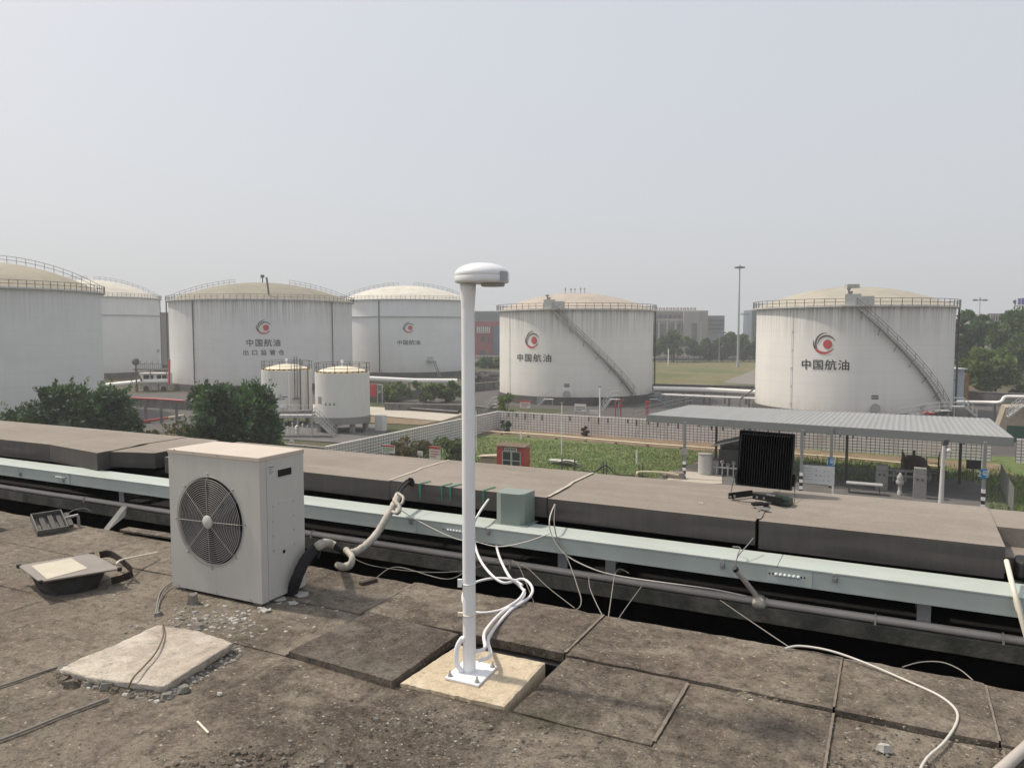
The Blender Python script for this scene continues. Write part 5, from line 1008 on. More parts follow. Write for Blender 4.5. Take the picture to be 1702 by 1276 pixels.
# ---------------------------------------------------------------- lattice perimeter wall
def lattice(name, axis):
    m, t, b = nodes(name, .85, 0, .2); tc = coords(t); sx = N_(t, "ShaderNodeSeparateXYZ"); t.links.new(tc, sx.inputs[0]); cb = N_(t, "ShaderNodeCombineXYZ"); t.links.new(sx.outputs[axis], cb.inputs[0]); t.links.new(sx.outputs[2], cb.inputs[1])
    br = N_(t, "ShaderNodeTexBrick"); br.offset = 0; br.inputs["Scale"].default_value = 1; br.inputs["Brick Width"].default_value = .40; br.inputs["Row Height"].default_value = .285; br.inputs["Mortar Size"].default_value = .030; br.inputs["Mortar Smooth"].default_value = .1
    br.inputs["Color1"].default_value = (.74, .71, .69, 1); br.inputs["Color2"].default_value = (.67, .645, .63, 1); br.inputs["Mortar"].default_value = (.085, .08, .078, 1); t.links.new(cb.outputs[0], br.inputs["Vector"])
    d = noise(t, coords(t, (.5, .5, .25)), 1.2, 6, .65); c = mix(t, ramp(t, d, [(.5, 0), (.72, .6)]), br.outputs["Color"], (.34, .30, .26)); c2 = mix(t, ramp(t, noise(t, tc, .12, 3), [(.45, 0), (.6, .35)]), c, (.62, .52, .48))
    t.links.new(c2, b.inputs["Base Color"]); bump(t, b, br.outputs["Fac"], -.5, .05); return m
M_LATX, M_LATY = lattice("lattice wall x", 0), lattice("lattice wall y", 1)
ca_ = gp(828, 707.5); cb_ = gp(1648, 768); ybase = gp(1073, 729.5).y
WH = 2.2; yw = ybase
pw = thing("perimeter_wall", "long pale block wall with a dark grid of joints behind lawn and canopy", "wall", (ca_.x, yw, GZ))
xe = NY(1648, 745, yw).x; xs_ = NY(828, 700, yw).x
mb = MB(); mb.box(xs_, xe, yw, yw + .25, GZ - .1, GZ + WH); 
for k in range(int((xe - xs_) / 1.15)):
    if random.random() < .8: x = xs_ + 1.2 + k * 1.15 + random.uniform(-.15, .15); L = random.uniform(.35, .75); mb.box(x, x + .16, yw - .012, yw - .002, GZ + WH - .12 - L, GZ + WH - .12, 1)
mb.build("block_wall", [M_LATX, S("dark drain stain", (.07, .065, .058), .9)], pw)
pw2 = thing("perimeter_wall", "pale block wall with dark joints running from the small tanks towards the far corner", "wall", (xs_, yw, GZ))
mb = MB(); mb.box(xs_ - .25, xs_ - .001, 50.5, yw + .25, GZ - .1, GZ + WH); mb.build("block_wall", M_LATY, pw2)
x2 = NY(1689, 745, yw).x; pw3 = thing("perimeter_wall", "short piece of pinkish block wall right of the gap at the right edge", "wall", (x2, yw, GZ)); mb = MB(); mb.box(x2, x2 + 14, yw + .02, yw + .27, GZ - .1, GZ + WH); mb.build("block_wall", M_LATX, pw3)
mb = MB(); mb.box(xs_ - 12, xs_ - .26, 55.6, 55.85, GZ, GZ + 1.02); mb.box(xs_ - 12, xs_ - .26, 55.55, 55.9, GZ + 1.022, GZ + 1.12); solo(mb, "low_wall", M_CONC, "low grey wall with a thin coping in front of the small tanks", "wall")

sheet_poly("bund_floor", [Vector((xs_ - 1, yw + .4, 0)), Vector((x2 + 40, yw + .4, 0)), Vector((x2 + 40, yw + 55, 0)), Vector((xs_ - 1, yw + 55, 0))], M_BUND, .025)
sheet_poly("tank_pad", [gp(425, 706), gp(640, 706), gp(640, 728), gp(590, 738), gp(425, 728)], M_APRON, .08)
# bund walls round the big tanks: (points, height)
def bundwall(pts, h, label, posts=True, th=.3):
    mb = MB(); c0 = Vector((pts[0].x, pts[0].y, GZ))
    for a, b_ in zip(pts[:-1], pts[1:]):
        d = (b_ - a); d.z = 0; L = d.length; d.normalize(); sd = Vector((-d.y, d.x, 0)) * th / 2; A = Vector((a.x, a.y, GZ)); B = Vector((b_.x, b_.y, GZ))
        mb.obox((A + B) / 2 + Vector((0, 0, h / 2)), d * L / 2, sd, (0, 0, h / 2)); mb.obox((A + B) / 2 + Vector((0, 0, h + .052)), d * L / 2, sd * 1.4, (0, 0, .05), 1)
        if posts:
            for k in range(int(L / 4)): p = A + d * (2 + 4 * k) - sd * 1.25 * (1 if sd.dot(A) > 0 else -1); mb.obox(p + Vector((0, 0, h / 2)), d * .2, sd * .45, (0, 0, h / 2 - .02))
    return solo(mb, "bund_wall", [M_DIKE, M_CONC], label, "bund wall", c0)
bundwall([D(600, 660, 128), D(643, 660, 128), D(790, 640, 150), D(900, 630, 168)], 1.5, "dark bund wall rising to the right in front of the seam-ring tank")
bundwall([D(640, 668, 115), D(775, 668, 112), D(826, 668, 108)], 1.0, "low mossy bund wall beside the road left of the middle tank", True)
bundwall([D(1040, 640, 150), D(1260, 640, 141)], 1.6, "dark bund wall at the edge of the rough field between the two stair tanks", False)
bundwall([D(1575, 655, 128), D(1720, 655, 120)], 1.9, "grey bund wall behind the bent white pipe at right", False)
bundwall([D(130, 655, 128), D(290, 658, 116), D(420, 665, 112)], 1.3, "grey bund wall behind the red pipe between the two shrubs")
bundwall([D(835, 676, 103), D(980, 680, 97), D(1085, 690, 91)], .8, "low dark bund wall at the foot of the middle tank", True)

def pipe(name, pts, r, mat, label, cat="pipe", legs=0, group=None):
    mb = MB(); mb.tube(pts, r, 10)
    for k in range(legs): q = Vector(pts[0]).lerp(Vector(pts[-1]), (k + .5) / legs); mb.box(q.x - .12, q.x + .12, q.y - .12, q.y + .12, GZ, q.z - r * .9, 1)
    return solo(mb, name, [mat, M_DIKE], label, cat, group=group)
M_YPIPE = S("cream yellow pipe", (0.66, 0.57, 0.40), .5, var=.08)
def gpz(u, v, h): return G(u, v, GZ + h)
pipe("yard_pipe", [gpz(770, 714, .3), gpz(905, 722.5, .3), gpz(1075, 737, .3), gpz(1180, 744.5, .3), gpz(1400, 760, .3), gpz(1560, 775, .3)], .085, M_YPIPE, "long cream pipe running along the soil strip before the lattice wall", legs=14)
pipe("yard_pipe", [D(600, 628, 138), D(690, 632.5, 138), D(760, 633, 138)], .42, M_WPIPE, "thick white pipe right of the small tanks", legs=5)
pipe("yard_pipe", [D(1086, 645.5, 128), D(1180, 648, 126), D(1258, 652, 124)], .40, M_WPIPE, "thick white pipe between the two stair tanks", legs=5)
pipe("yard_pipe", [D(1100, 655.5, 118), D(1180, 659, 116), D(1262, 662.5, 114)], .16, M_WPIPE, "thinner white pipe in front of the thick one", legs=5)
pipe("yard_pipe", cr([D(1590, 667.5, 95), D(1640, 668.5, 94), D(1660, 668.5, 93), D(1666, 665, 93), D(1669, 660.5, 93), D(1678, 659, 93), D(1720, 660, 92)], 5), .20, M_WPIPE, "white pipe with an S bend right of the big stair tank", legs=3)
pipe("yard_pipe", [D(170, 641, 150), D(240, 634, 150), D(282, 633, 150)], .45, M_WPIPE, "thick white pipe between the two left tanks", legs=3)
pipe("yard_pipe", [D(204, 660.5, 100), D(260, 663, 98), D(306, 666, 97)], .12, M_RED, "thin red pipe on the bund between the shrubs", legs=4)
pipe("yard_pipe", [gpz(214, 703, .3), gpz(255, 698, .35), gpz(280, 694, .4)], .17, M_RED, "short thick red pipe low between the two shrubs", legs=3)
pipe("yard_pipe", [gpz(279, 694, .42), gpz(305, 690, .42)], .15, M_YPIPE, "cream end of the pipe meeting the red one", legs=2)
pipe("yard_pipe", [gpz(655, 677, .35), gpz(720, 682, .3), gpz(762, 685, .3)], .24, S("black pipe", (.03, .028, .028), .5), "black pipe lying beside the pale road")
pipe("yard_pipe", cr([gpz(925, 771, .6), gpz(940, 766, 1.0), gpz(958, 771, .8), gpz(972, 783, .35), gpz(990, 783, .35), gpz(1003, 774, .9), gpz(1012, 776, .75), gpz(1025, 788, .25), gpz(1055, 790, .25), gpz(1078, 792, .25)], 6), .055, M_BLACK, "black hose slung over stakes at the lawn's near edge", "hose")
for k, (u, v) in enumerate(((934, 778), (955, 781), (1003, 785), (1008, 786), (1062, 792), (1068, 792))):
    mb = MB(); p = gp(u, v + 4); mb.box(p.x - .05, p.x + .05, p.y - .05, p.y + .05, GZ, GZ + 1.15); o = solo(mb, "stake", M_RAILD, ["dark stake holding the hose at its left end", "dark stake right of the hose's first arch", "left stake of the pair under the hose's middle arch", "right stake of the pair under the hose's middle arch", "left stake of the pair at the hose's right end", "right stake of the pair at the hose's right end"][k], "stake", group="stakes under the black hose")
pipe("pipe_loop", cr([gpz(1058, 796, .1), gpz(1059, 787, .75), gpz(1064, 784, .8), gpz(1100, 785, .7), gpz(1128, 789, .5)], 4), .09, M_YPIPE, "cream pipe loop with rounded end left of the canopy")
# ---------------------------------------------------------------- canopy and what stands under it
M_SHEET = S("grey ribbed sheet", (0.29, 0.30, 0.30), .55, .1, var=.08, scale=.5, dirt=((.27, .265, .26), .5), stretch=(2.5, .25, 1)); M_FASC = S("grey fascia", (0.19, 0.20, 0.198), .55, var=.06)
zc = GZ + 4.72
NL, FL, FR, NR = G(1075, 689.5, zc), G(1147, 673, zc), G(1644, 695.5, zc), G(1685, 728, zc)
cv0 = (NL + FL + FR + NR) / 4; can = thing("canopy", "long open canopy with grey ribbed sheet roof over pump equipment", "canopy", (cv0.x, cv0.y, GZ))
def cq(u, v): return NL.lerp(NR, u).lerp(FL.lerp(FR, u), v)
nrib = 64; vs = []; fs = []
for i in range(nrib * 4 + 1):
    u = i / (nrib * 4); h = .035 if i % 4 in (0, 3) else 0
    for v in (0, 1): p = cq(u, v); vs.append(p + Vector((0, 0, h)))
mb = MB(); mb.add(vs, [(2 * i, 2 * i + 2, 2 * i + 3, 2 * i + 1) for i in range(nrib * 4)]); mb.add([p - Vector((0, 0, .06)) for p in (NL, NR, FR, FL)], [(3, 2, 1, 0)]); mb.build("roof_sheet", M_SHEET, can)
mb = MB()
for a, b_ in ((NL, NR), (NR, FR), (FR, FL), (FL, NL)): mb.bar(a + Vector((0, 0, -.27)), b_ + Vector((0, 0, -.27)), .06, .62)
mb.build("fascia", M_FASC, can, bevel=.02)
mb = MB()
for k in range(6): u = .04 + .92 * k / 5; mb.bar(cq(u, .03) - Vector((0, 0, .30)), cq(u, .97) - Vector((0, 0, .30)), .12, .30)
mb.build("rafter", M_RAILD, can)
M_POST = S("grey post", (0.24, 0.245, 0.24), .5, var=.1); M_POSTD = S("dark post", (0.055, 0.05, 0.05), .5)
for u, v, mt in ((1137, 797, M_POST), (1190, 763, M_POSTD), (1331, 818, M_POST), (1380, 812, M_POST), (1406, 800, M_POSTD), (1594, 806, M_POSTD), (1633, 850, M_POST), (1245, 770, M_POSTD)):
    p = gp(u, v); mb = MB(); mb.box(p.x - .10, p.x + .10, p.y - .10, p.y + .10, GZ, zc - .07)
    po = mb.build("post", mt, can)
    if mt is M_POST:
        mb = MB()
        for k in range(6): mb.box(p.x - .115, p.x + .115, p.y - .115, p.y + .115, GZ + .25 * k, GZ + .25 * k + .249, k % 2)
        mb.build("stripe_sleeve", [M_BLK, M_WPIPE], po)
mb = MB(); p = gp(1137, 797); mb.box(p.x - .3, p.x + .3, p.y - .13, p.y - .115, GZ + 2.05, GZ + 2.5); mb.build("notice_plate", S("pale plate", (.34, .31, .29), .6), can)
BLUE = S("number sign blue", (0.02, 0.17, 0.36), .45); M_TXW = S("sign white", (.75, .76, .76), .5)
for u, v, txt, lab in ((1381, 768, "1号", "round cornered blue number sign at the left striped post by the info board"), (1635, 787.5, "2号", "blue number sign on the striped post at the canopy's right end")):
    base = gp(u, 815 if u < 1500 else 850); d_ = dep(base) - .3; p = D(u, v, d_); w = 12 * d_ / F_PX * .9; rx = Vector((math.cos(YAW * .3), math.sin(YAW * .3) * 0 - .0, 0)); rx = Vector((1, 0, 0))
    t_ = thing("number_sign", lab, "sign", (p.x, p.y, p.z - .3), 0, "blue number signs under the canopy"); mb = MB(); mb.box(p.x - w / 2, p.x + w / 2, p.y, p.y + .03, p.z - .33, p.z + .33); mb.build("plate", BLUE, t_, bevel=.02)
    vs, fs = text_faces(txt, .50, .0); mb = MB(); mb.add([Vector((p.x + q.x, p.y - .008, p.z - .17 + q.y)) for q in vs], fs); mb.build("lettering", M_TXW, t_)
# info board
p = gp(1354, 820); d_ = dep(p); a, b_ = D(1329.5, 773, d_), D(1378.5, 806, d_)
t_ = thing("info_board", "pale information board with small print on striped legs under the canopy", "board", (p.x, p.y, GZ)); mb = MB(); x0, x1 = a.x, a.x + 49 * d_ / F_PX / math.cos(YAW) * .97; zt, zb = a.z, b_.z + .1
mb.box(x0, x1, p.y, p.y + .05, zb, zt); mb.build("panel", S("board pale", (.50, .51, .51), .5, var=.05), t_); mb = MB()
for k in range(4):
    for j in range(3): mb.box(x0 + 1.05 + .28 * k, x0 + 1.05 + .28 * k + random.uniform(.05, .13), p.y - .006, p.y - .002, zb + .25 + .35 * j, zb + .25 + .35 * j + random.uniform(.03, .10))
for k in range(5): mb.box(x0 + .2, x0 + .85 - .1 * (k % 2), p.y - .006, p.y - .002, zb + .3 + .2 * k, zb + .33 + .2 * k)
mb.build("print", S("faded print", (.22, .23, .27), .6), t_)
for x in (x0 + .1, x1 - .1): mb = MB(); mb.box(x - .06, x + .06, p.y + .05, p.y + .12, GZ, zb + .4); mb.build("leg", M_RED if x < (x0 + x1) / 2 else M_WPIPE, t_)
# pedestals, pump, tables
for u, v, h, lab in ((1465, 815, 1.9, "left grey control pedestal with round dials under the canopy"), (1528, 829, 2.2, "right grey control pedestal with dials under the canopy")):
    p = gp(u, v); t_ = thing("control_pedestal", lab, "pedestal", p, 0, "grey control pedestals"); mb = MB(); mb.box(p.x - .42, p.x + .42, p.y - .3, p.y + .3, GZ, GZ + h * .8); mb.build("cabinet", M_CONC, t_, bevel=.02); mb = MB(); mb.box(p.x - .4, p.x + .4, p.y - .28, p.y + .28, GZ + h * .8 + .02, GZ + h * 1.02); mb.build("head", M_CONC, t_, bevel=.03)
    mb = MB()
    for x in (-.15, .15): mb.cyl((p.x + x, p.y - .302, GZ + h * .65), (p.x + x, p.y - .325, GZ + h * .65), .09, n=12)
    mb.build("dial", M_STAIN, t_)
p = gp(1495, 824); t_ = thing("hydrant", "grey white valve column between the two control pedestals", "valve", p); mb = MB(); mb.lathe([(.16, 0), (.16, .35), (.12, .4), (.13, .8), (.24, .85), (.28, 1.05), (.2, 1.25), (.24, 1.3), (.16, 1.5), (.05, 1.7), (0, 1.7)], p, 16); mb.build("body", M_PLAT, t_); mb = MB(); mb.tube([p + Vector((.25 * math.cos(a), .25 * math.sin(a), 1.78)) for a in [k * math.pi / 8 for k in range(16)]], .03, 5, closed=True); mb.bar(p + Vector((-.25, 0, 1.78)), p + Vector((.25, 0, 1.78)), .04, .03); mb.build("handwheel", M_STAIN, t_)
for u, v, L, lab in ((1436, 822, 2.4, "dark steel bench table at the left of the control pedestals"), (1250, 792, 3.4, "grey steel pipe bench behind the floodlight")):
    p = gp(u, v); t_ = thing("bench_table", lab, "table", p, 0, "steel benches under the canopy"); mb = MB(); mb.box(p.x - L / 2, p.x + L / 2, p.y - .4, p.y + .4, GZ + .78, GZ + .86); mb.build("top", M_PLAT, t_)
    for sx_ in (-1, 1): mb = MB(); mb.box(p.x + sx_ * L * .42 - .05, p.x + sx_ * L * .42 + .05, p.y - .3, p.y + .3, GZ, GZ + .779); mb.build("leg", M_RAILD, t_)
pa, pb_ = gp(1400, 808), gp(1565, 824); mb = MB()
for h in (.5, .95): mb.tube([gp(1475, 800) + Vector((0, 0, h)), gp(1556, 806) + Vector((0, 0, h))], .10, 8)
for k in range(4): q = gp(1475, 800).lerp(gp(1556, 806), (k + .5) / 4); mb.box(q.x - .06, q.x + .06, q.y - .06, q.y + .06, GZ, GZ + .9)
solo(mb, "pipe_rack", M_PLAT, "two parallel grey pipes on short legs behind the pedestals", "pipe rack")
# brown pump hood in a railed pit
p = gp(1518, 790); t_ = thing("pump_hood", "rusty brown domed pump hood behind the black railing", "pump", p); mb = MB(); mb.lathe([(.95, 0), (.95, 1.15), (1.0, 1.2), (.8, 1.5), (.4, 1.66), (.1, 1.7), (.1, 2.1), (0, 2.1)], p, 20); mb.build("body", S("rusty brown", (.13, .075, .06), .8, var=.3), t_)
t_ = thing("railing", "black double rail fence round the pump hood", "railing", gp(1502, 797)); mb = MB(); q = [gp(1498, 790), gp(1502, 800), gp(1558, 806), gp(1560, 794)]
for h in (.45, .9, 1.35):
    mb.tube([x + Vector((0, 0, h + .8)) for x in q], .03, 5)
mb.build("rail", M_RAILD, t_); mb = MB()
for a, b_ in zip(q[:-1], q[1:]):
    for k in range(4): x = a.lerp(b_, k / 3); mb.tube([x, x + Vector((0, 0, 2.15))], .035, 5)
mb.build("post", M_RAILD, t_)
mb = MB()
for a, b_ in (((1540, 797), (1562, 818)), ((1540, 797), (1556, 797)), ((1562, 800), (1542, 815)), ((1540, 803), (1562, 806))): mb.bar(gp(*a) + Vector((0, 0, 1.2)), gp(*b_) + Vector((0, 0, .3)), .12, .12)
mb.box(*[f for pr in ((gp(1551, 808).x - 1, gp(1551, 808).x + .9),) for f in pr], gp(1551, 808).y - .2, gp(1551, 808).y + .3, GZ + 1.1, GZ + 1.25); solo(mb, "truss_cart", M_RAILD, "black steel truss cart beside the white lamp post", "cart")
# lean-to sheet box and drum at the left
p = gp(1212, 791); d_ = dep(p); t_ = thing("machine_shelter", "open grey sheet shelter with sloping roof over dark machinery behind the floodlight", "shelter", p)
A_, B2 = D(1186, 741, d_), D(1226, 727, d_); x0 = A_.x; x1 = x0 + 2.9; mb = MB(); y0, y1 = p.y - .8, p.y + 2.2
mb.prism([(x0, y1, GZ), (x1, y1, GZ), (x1, y1, B2.z + .2), (x0, y1, A_.z)], (0, .05, 0)); mb.prism([(x1, y0, GZ), (x1, y1, GZ), (x1, y1, B2.z), (x1, y0, B2.z)], (.05, 0, 0)); mb.prism([(x0 - .1, y0 - .3, A_.z + .01), (x1 + .2, y0 - .3, B2.z + .25), (x1 + .2, y1 + .2, B2.z + .25), (x0 - .1, y1 + .2, A_.z + .01)], (0, 0, .06)); mb.build("sheet_casing", S("dull grey sheet", (.16, .16, .16), .6), t_)
mb = MB(); mb.box(x0 + .4, x1 - .2, y0 + .6, y1 - .1, GZ + .05, GZ + 2.2); mb.build("machine", S("black machine", (.02, .02, .022), .6), t_); mb = MB()
for k in range(5): mb.tube([(x0 + .3 + .45 * k, y0 + .3, GZ), (x0 + .3 + .45 * k, y0 + .3, GZ + 1.0 + .2 * (k % 2))], .06, 6); mb.lathe([(.1, -.05), (.16, 0), (.1, .05)], (x0 + .3 + .45 * k, y0 + .3, GZ + 1.0 + .2 * (k % 2)), 10, axis=Matrix.Rotation(R_(80), 3, 'X'))
mb.tube([(x0, y0 + .3, GZ + .75), (x1, y0 + .3, GZ + .75)], .07, 6); mb.build("valve_row", M_PLAT, t_)
p = gp(1172, 790); t_ = thing("drum", "pale grey cylindrical drum with flat lid left of the machine shelter", "drum", p); mb = MB(); mb.lathe([(.58, 0), (.58, 1.75)], p, 24); mb.build("body", S("drum pale", (.46, .45, .44), .5, var=.1), t_); mb = MB(); mb.lathe([(.62, 1.751), (.62, 1.85), (0, 1.93)], p, 24, smooth=False); mb.build("lid", S("drum lid", (.33, .31, .27), .6), t_)
p = gp(1127, 797); mb = MB(); mb.box(p.x - .8, p.x + .5, p.y - .3, p.y + .3, GZ, GZ + .62); mb.cyl(p + Vector((-1.2, 0, .25)), p + Vector((-.9, 0, .25)), .25, n=12); solo(mb, "pump_box", S("brown grey box", (.22, .19, .17), .8), "low brown grey box on the ground by the canopy's left striped post", "box", bevel=.03)
# black sign on three legs; white lamp post; end fence
p = gp(1617, 803); d_ = dep(p); a = D(1606.5, 764, d_); t_ = thing("black_sign", "plain black board on three thin legs near the canopy's right end", "sign", p); mb = MB(); mb.box(a.x, a.x + 1.0, p.y, p.y + .05, D(1607, 779, d_).z, a.z); mb.build("board", M_BLK, t_)
for k in range(3): mb = MB(); x = a.x + .08 + .42 * k; mb.box(x - .03, x + .03, p.y + .051, p.y + .1, GZ, a.z - .1); mb.build("leg", M_RAILD, t_)
p = gp(1563.5, 841); d_ = dep(p); zt = D(1568, 738, d_).z; t_ = thing("lamp_post", "short white concrete lamp post with lamp head in front of the canopy", "lamp post", p); mb = MB(); mb.tube([p, Vector((p.x + .05, p.y, zt))], [.17, .11], 12); mb.build("post", S("white concrete post", (.55, .54, .52), .7, var=.08, dirt=((.4, .39, .37), .4)), t_)
mb = MB(); q = Vector((p.x + .08, p.y, zt)); mb.obox(q + Vector((.05, 0, .18)), (.16, .05, 0), (-.04, .12, 0), (.03, 0, .2)); mb.bar(q + Vector((.02, 0, -.1)), q + Vector((.25, 0, -.2)), .05, .05); mb.build("lamp_head", M_STAIN, t_); mb = MB(); mb.lathe([(0, -.16), (.11, -.11), (.16, 0), (.11, .11), (0, .16)], q + Vector((.26, -.05, -.34)), 14); mb.build("globe", S("white globe", (.8, .8, .78), .3), t_)
t_ = thing("mesh_gate", "thin grey wire mesh fence panel at the canopy's right end", "fence", gp(1668, 832)); a, b_ = gp(1663, 812), gp(1683, 858); mb = MB()
for k in range(3): q = a.lerp(b_, k / 2); mb.tube([q, q + Vector((0, 0, 1.9))], .05, 6)
mb.build("post", M_RAIL, t_); mb = MB()
for h in [k * .16 + .1 for k in range(12)]: mb.tube([a + Vector((0, 0, h)), b_ + Vector((0, 0, h))], .012, 4)
for k in range(36): q = a.lerp(b_, k / 35); mb.tube([q + Vector((0, 0, .08)), q + Vector((0, 0, 1.88))], .012, 4)
mb.build("wire_mesh", M_RAIL, t_)

# ---------------------------------------------------------------- lawn: signs, cabinet, poles
def sign(name, label, u0, u1, v0, v1, vbase, body, header=None, lines=2, ink=M_INK, cat="sign", dpt=None):
    p = gp((u0 + u1) / 2, vbase) if dpt is None else at_dist((u0 + u1) / 2, dpt, GZ); d_ = dep(p); zt, zb = D(u0, v0, d_).z, D(u0, v1, d_).z; w = (u1 - u0) * d_ / F_PX / math.cos(YAW) * .95; x0 = p.x - w / 2
    t_ = thing(name, label, cat, p); mb = MB(); mb.box(x0, x0 + w, p.y, p.y + .05, zb, zt); mb.build("panel", body, t_)
    if header: mb = MB(); mb.box(x0, x0 + w, p.y - .012, p.y - .002, zt - (zt - zb) * .22, zt); mb.build("header_band", header, t_)
    mb = MB(); h = (zt - zb)
    for k in range(lines):
        zz = zb + h * (.14 + .6 * k / max(1, lines)); x = x0 + w * .1
        while x < x0 + w * (.88 if k else .6): L = w * random.uniform(.05, .1); mb.box(x, min(x + L, x0 + w * .92), p.y - .008, p.y - .002, zz, zz + h * .10); x += L + w * .03
    mb.build("print", ink, t_)
    for x in (x0 + w * .12, x0 + w * .88): mb = MB(); mb.box(x - .03, x + .03, p.y + .051, p.y + .11, GZ, zt - .05); mb.build("leg", M_RAIL, t_)
    return t_
M_SGN = S("sign board white", (.60, .585, .56), .5, var=.04); M_INKR = S("sign print red", (.38, .05, .05), .6); M_INKG = S("sign print green", (.05, .17, .10), .6)
sign("notice_board", "white notice board with red head and green print by the wall, left of the pole", 633, 658, 739, 752, 800, M_SGN, M_RED, 3, M_INKG)
sign("notice_board", "little plain white notice between the two red headed boards", 694, 703, 749, 757, 800, M_SGN, None, 2, M_INK)
sign("notice_board", "white warning board with red head and red print just left of the pole", 713, 733, 741, 762, 800, M_SGN, M_RED, 3, M_INKR)
sign("notice_board", "white board with red head on the bund before the middle tank", 864, 881.5, 665, 678, 688, M_SGN, M_RED, 3, M_INKR, dpt=99)
sign("notice_board", "white board with drawings on the bund below the middle tank's manhole", 955.5, 975, 671, 683.5, 693, M_SGN, None, 3, M_INK, dpt=95)
sign("notice_board", "low pale board on the lattice wall beside the middle tank's front steps", 981, 995, 681, 688, 696, M_SGN, None, 2, S("faint print", (.3, .3, .3), .6), dpt=93)
sign("notice_board", "tiny white notice on the low wall in front of the small tanks", 481, 489, 731, 737, 745, M_SGN, None, 2, M_INK)
p = gp(853, 787); d_ = dep(p); t_ = thing("fire_cabinet", "red fire equipment cabinet with white framed glass doors on the lawn", "cabinet", p)
w = 2.55; x0 = p.x - 1.3; y0, y1 = p.y - .5, p.y + .6; zt = D(850, 740, d_).z
mb = MB(); mb.box(x0, x0 + .5, y0, y1, GZ, zt - .1); mb.box(x0 + .5, x0 + w, y1 - .05, y1, GZ, zt - .1); mb.box(x0 + w - .28, x0 + w, y0, y1 - .05, GZ, zt - .1); mb.box(x0 + .5, x0 + w - .28, y0, y0 + .05, zt - .35, zt - .1); mb.build("body", M_RED, t_)
mb = MB(); mb.prism([(x0 - .12, y0 - .15, zt - .02), (x0 + w + .12, y0 - .15, zt - .02), (x0 + w + .12, y1 + .1, zt + .12), (x0 - .12, y1 + .1, zt + .12)], (0, 0, .05)); mb.build("roof", S("mossy cabinet roof", (.14, .10, .06), .8, var=.3), t_)
mb = MB(); mb.box(x0 + .75, x0 + 1.9, y0 - .03, y0 - .005, zt - .36, zt - .10); cs = mb.build("name_board", M_SGN, t_); mb = MB()
for k in range(6): mb.box(x0 + .82 + .17 * k, x0 + .95 + .17 * k, y0 - .036, y0 - .0305, zt - .30, zt - .16)
mb.build("print", M_INK, cs)
for k in range(2):
    xa = x0 + .52 + k * .87; mb = MB(); z0, z1 = GZ + .15, zt - .4
    for q in (xa, xa + .78): mb.box(q, q + .07, y0 - .03, y0 + .02, z0, z1)
    for q in (z0, (z0 + z1) / 2 + .1, z1 - .07): mb.box(xa + .071, xa + .779, y0 - .03, y0 + .02, q, q + .07)
    dr = mb.build("door", M_PLAT, t_); mb = MB(); mb.box(xa + .071, xa + .779, y0, y0 + .012, z0 + .071, z1 - .071); mb.build("pane", M_GLASS, dr)
for u, v0, v1, r, lab in ((933.5, 670, 757, .045, "thin white pole with small cap on the lawn in front of the middle tank"), (996.5, 643, 724, .075, "thicker white pole by the lattice wall below the middle tank's stair"), (791.5, 680, 752, .045, "thin white pole right beside the antenna pole"),):
    p = gp(u, v1); d_ = dep(p); zt = D(u, v0, d_).z; t_ = thing("white_pole", lab, "pole", p, 0, "white poles on the lawn"); mb = MB(); mb.tube([p, Vector((p.x, p.y, zt))], r, 8); mb.build("post", M_WPIPE, t_); mb = MB(); mb.obox((p.x, p.y, zt + .06), (.14, 0, 0), (0, .1, 0), (0, 0, .06)); mb.build("cap", M_RAIL, t_)
for u, v, h, lab in ((866, 730, .75, "short white marker stub on the soil strip"), (1058, 772, 1.2, "short white marker stub on the lawn left of the canopy"), (1010, 723, 1.3, "white box post at the foot of the lattice wall")):
    p = gp(u, v); mb = MB(); r = .06 if u != 1010 else .28; mb.box(p.x - r, p.x + r, p.y - r, p.y + r, GZ, GZ + h); mb.box(p.x - r * 1.2, p.x + r * 1.2, p.y - r * 1.2, p.y + r * 1.2, GZ + h + .001, GZ + h + .07); solo(mb, "marker_post", M_WPIPE, lab, "marker post")
mb = MB(); p = gp(933, 772); mb.obox(p + Vector((0, 0, .35)), (1.1, .1, 0), (-.1, .5, 0), (0, 0, .06)); mb.obox(p + Vector((.9, -.7, .45)), (.8, .05, 0), (0, .4, 0), (0, 0, .05)); mb.box(p.x - .6, p.x + .6, p.y - .2, p.y + .2, GZ, GZ + .28); solo(mb, "stone_slab_heap", S("pale green slab", (.42, .42, .36), .8), "heap of pale flat stone slabs under the hose's first arch", "stone heap")
mb = MB(); p = gp(820, 772); mb.prism([p + Vector((-1.6, -.3, .6)), p + Vector((1.2, -.4, .9)), p + Vector((1.4, .5, .95)), p + Vector((-1.4, .6, .65))], (0, 0, .08)); mb.box(p.x - 1.2, p.x + 1, p.y - .2, p.y + .4, GZ, GZ + .6); solo(mb, "low_hatch", S("pinkish cream lid", (.5, .40, .33), .7), "low pinkish hatch lid left of the red cabinet", "hatch")

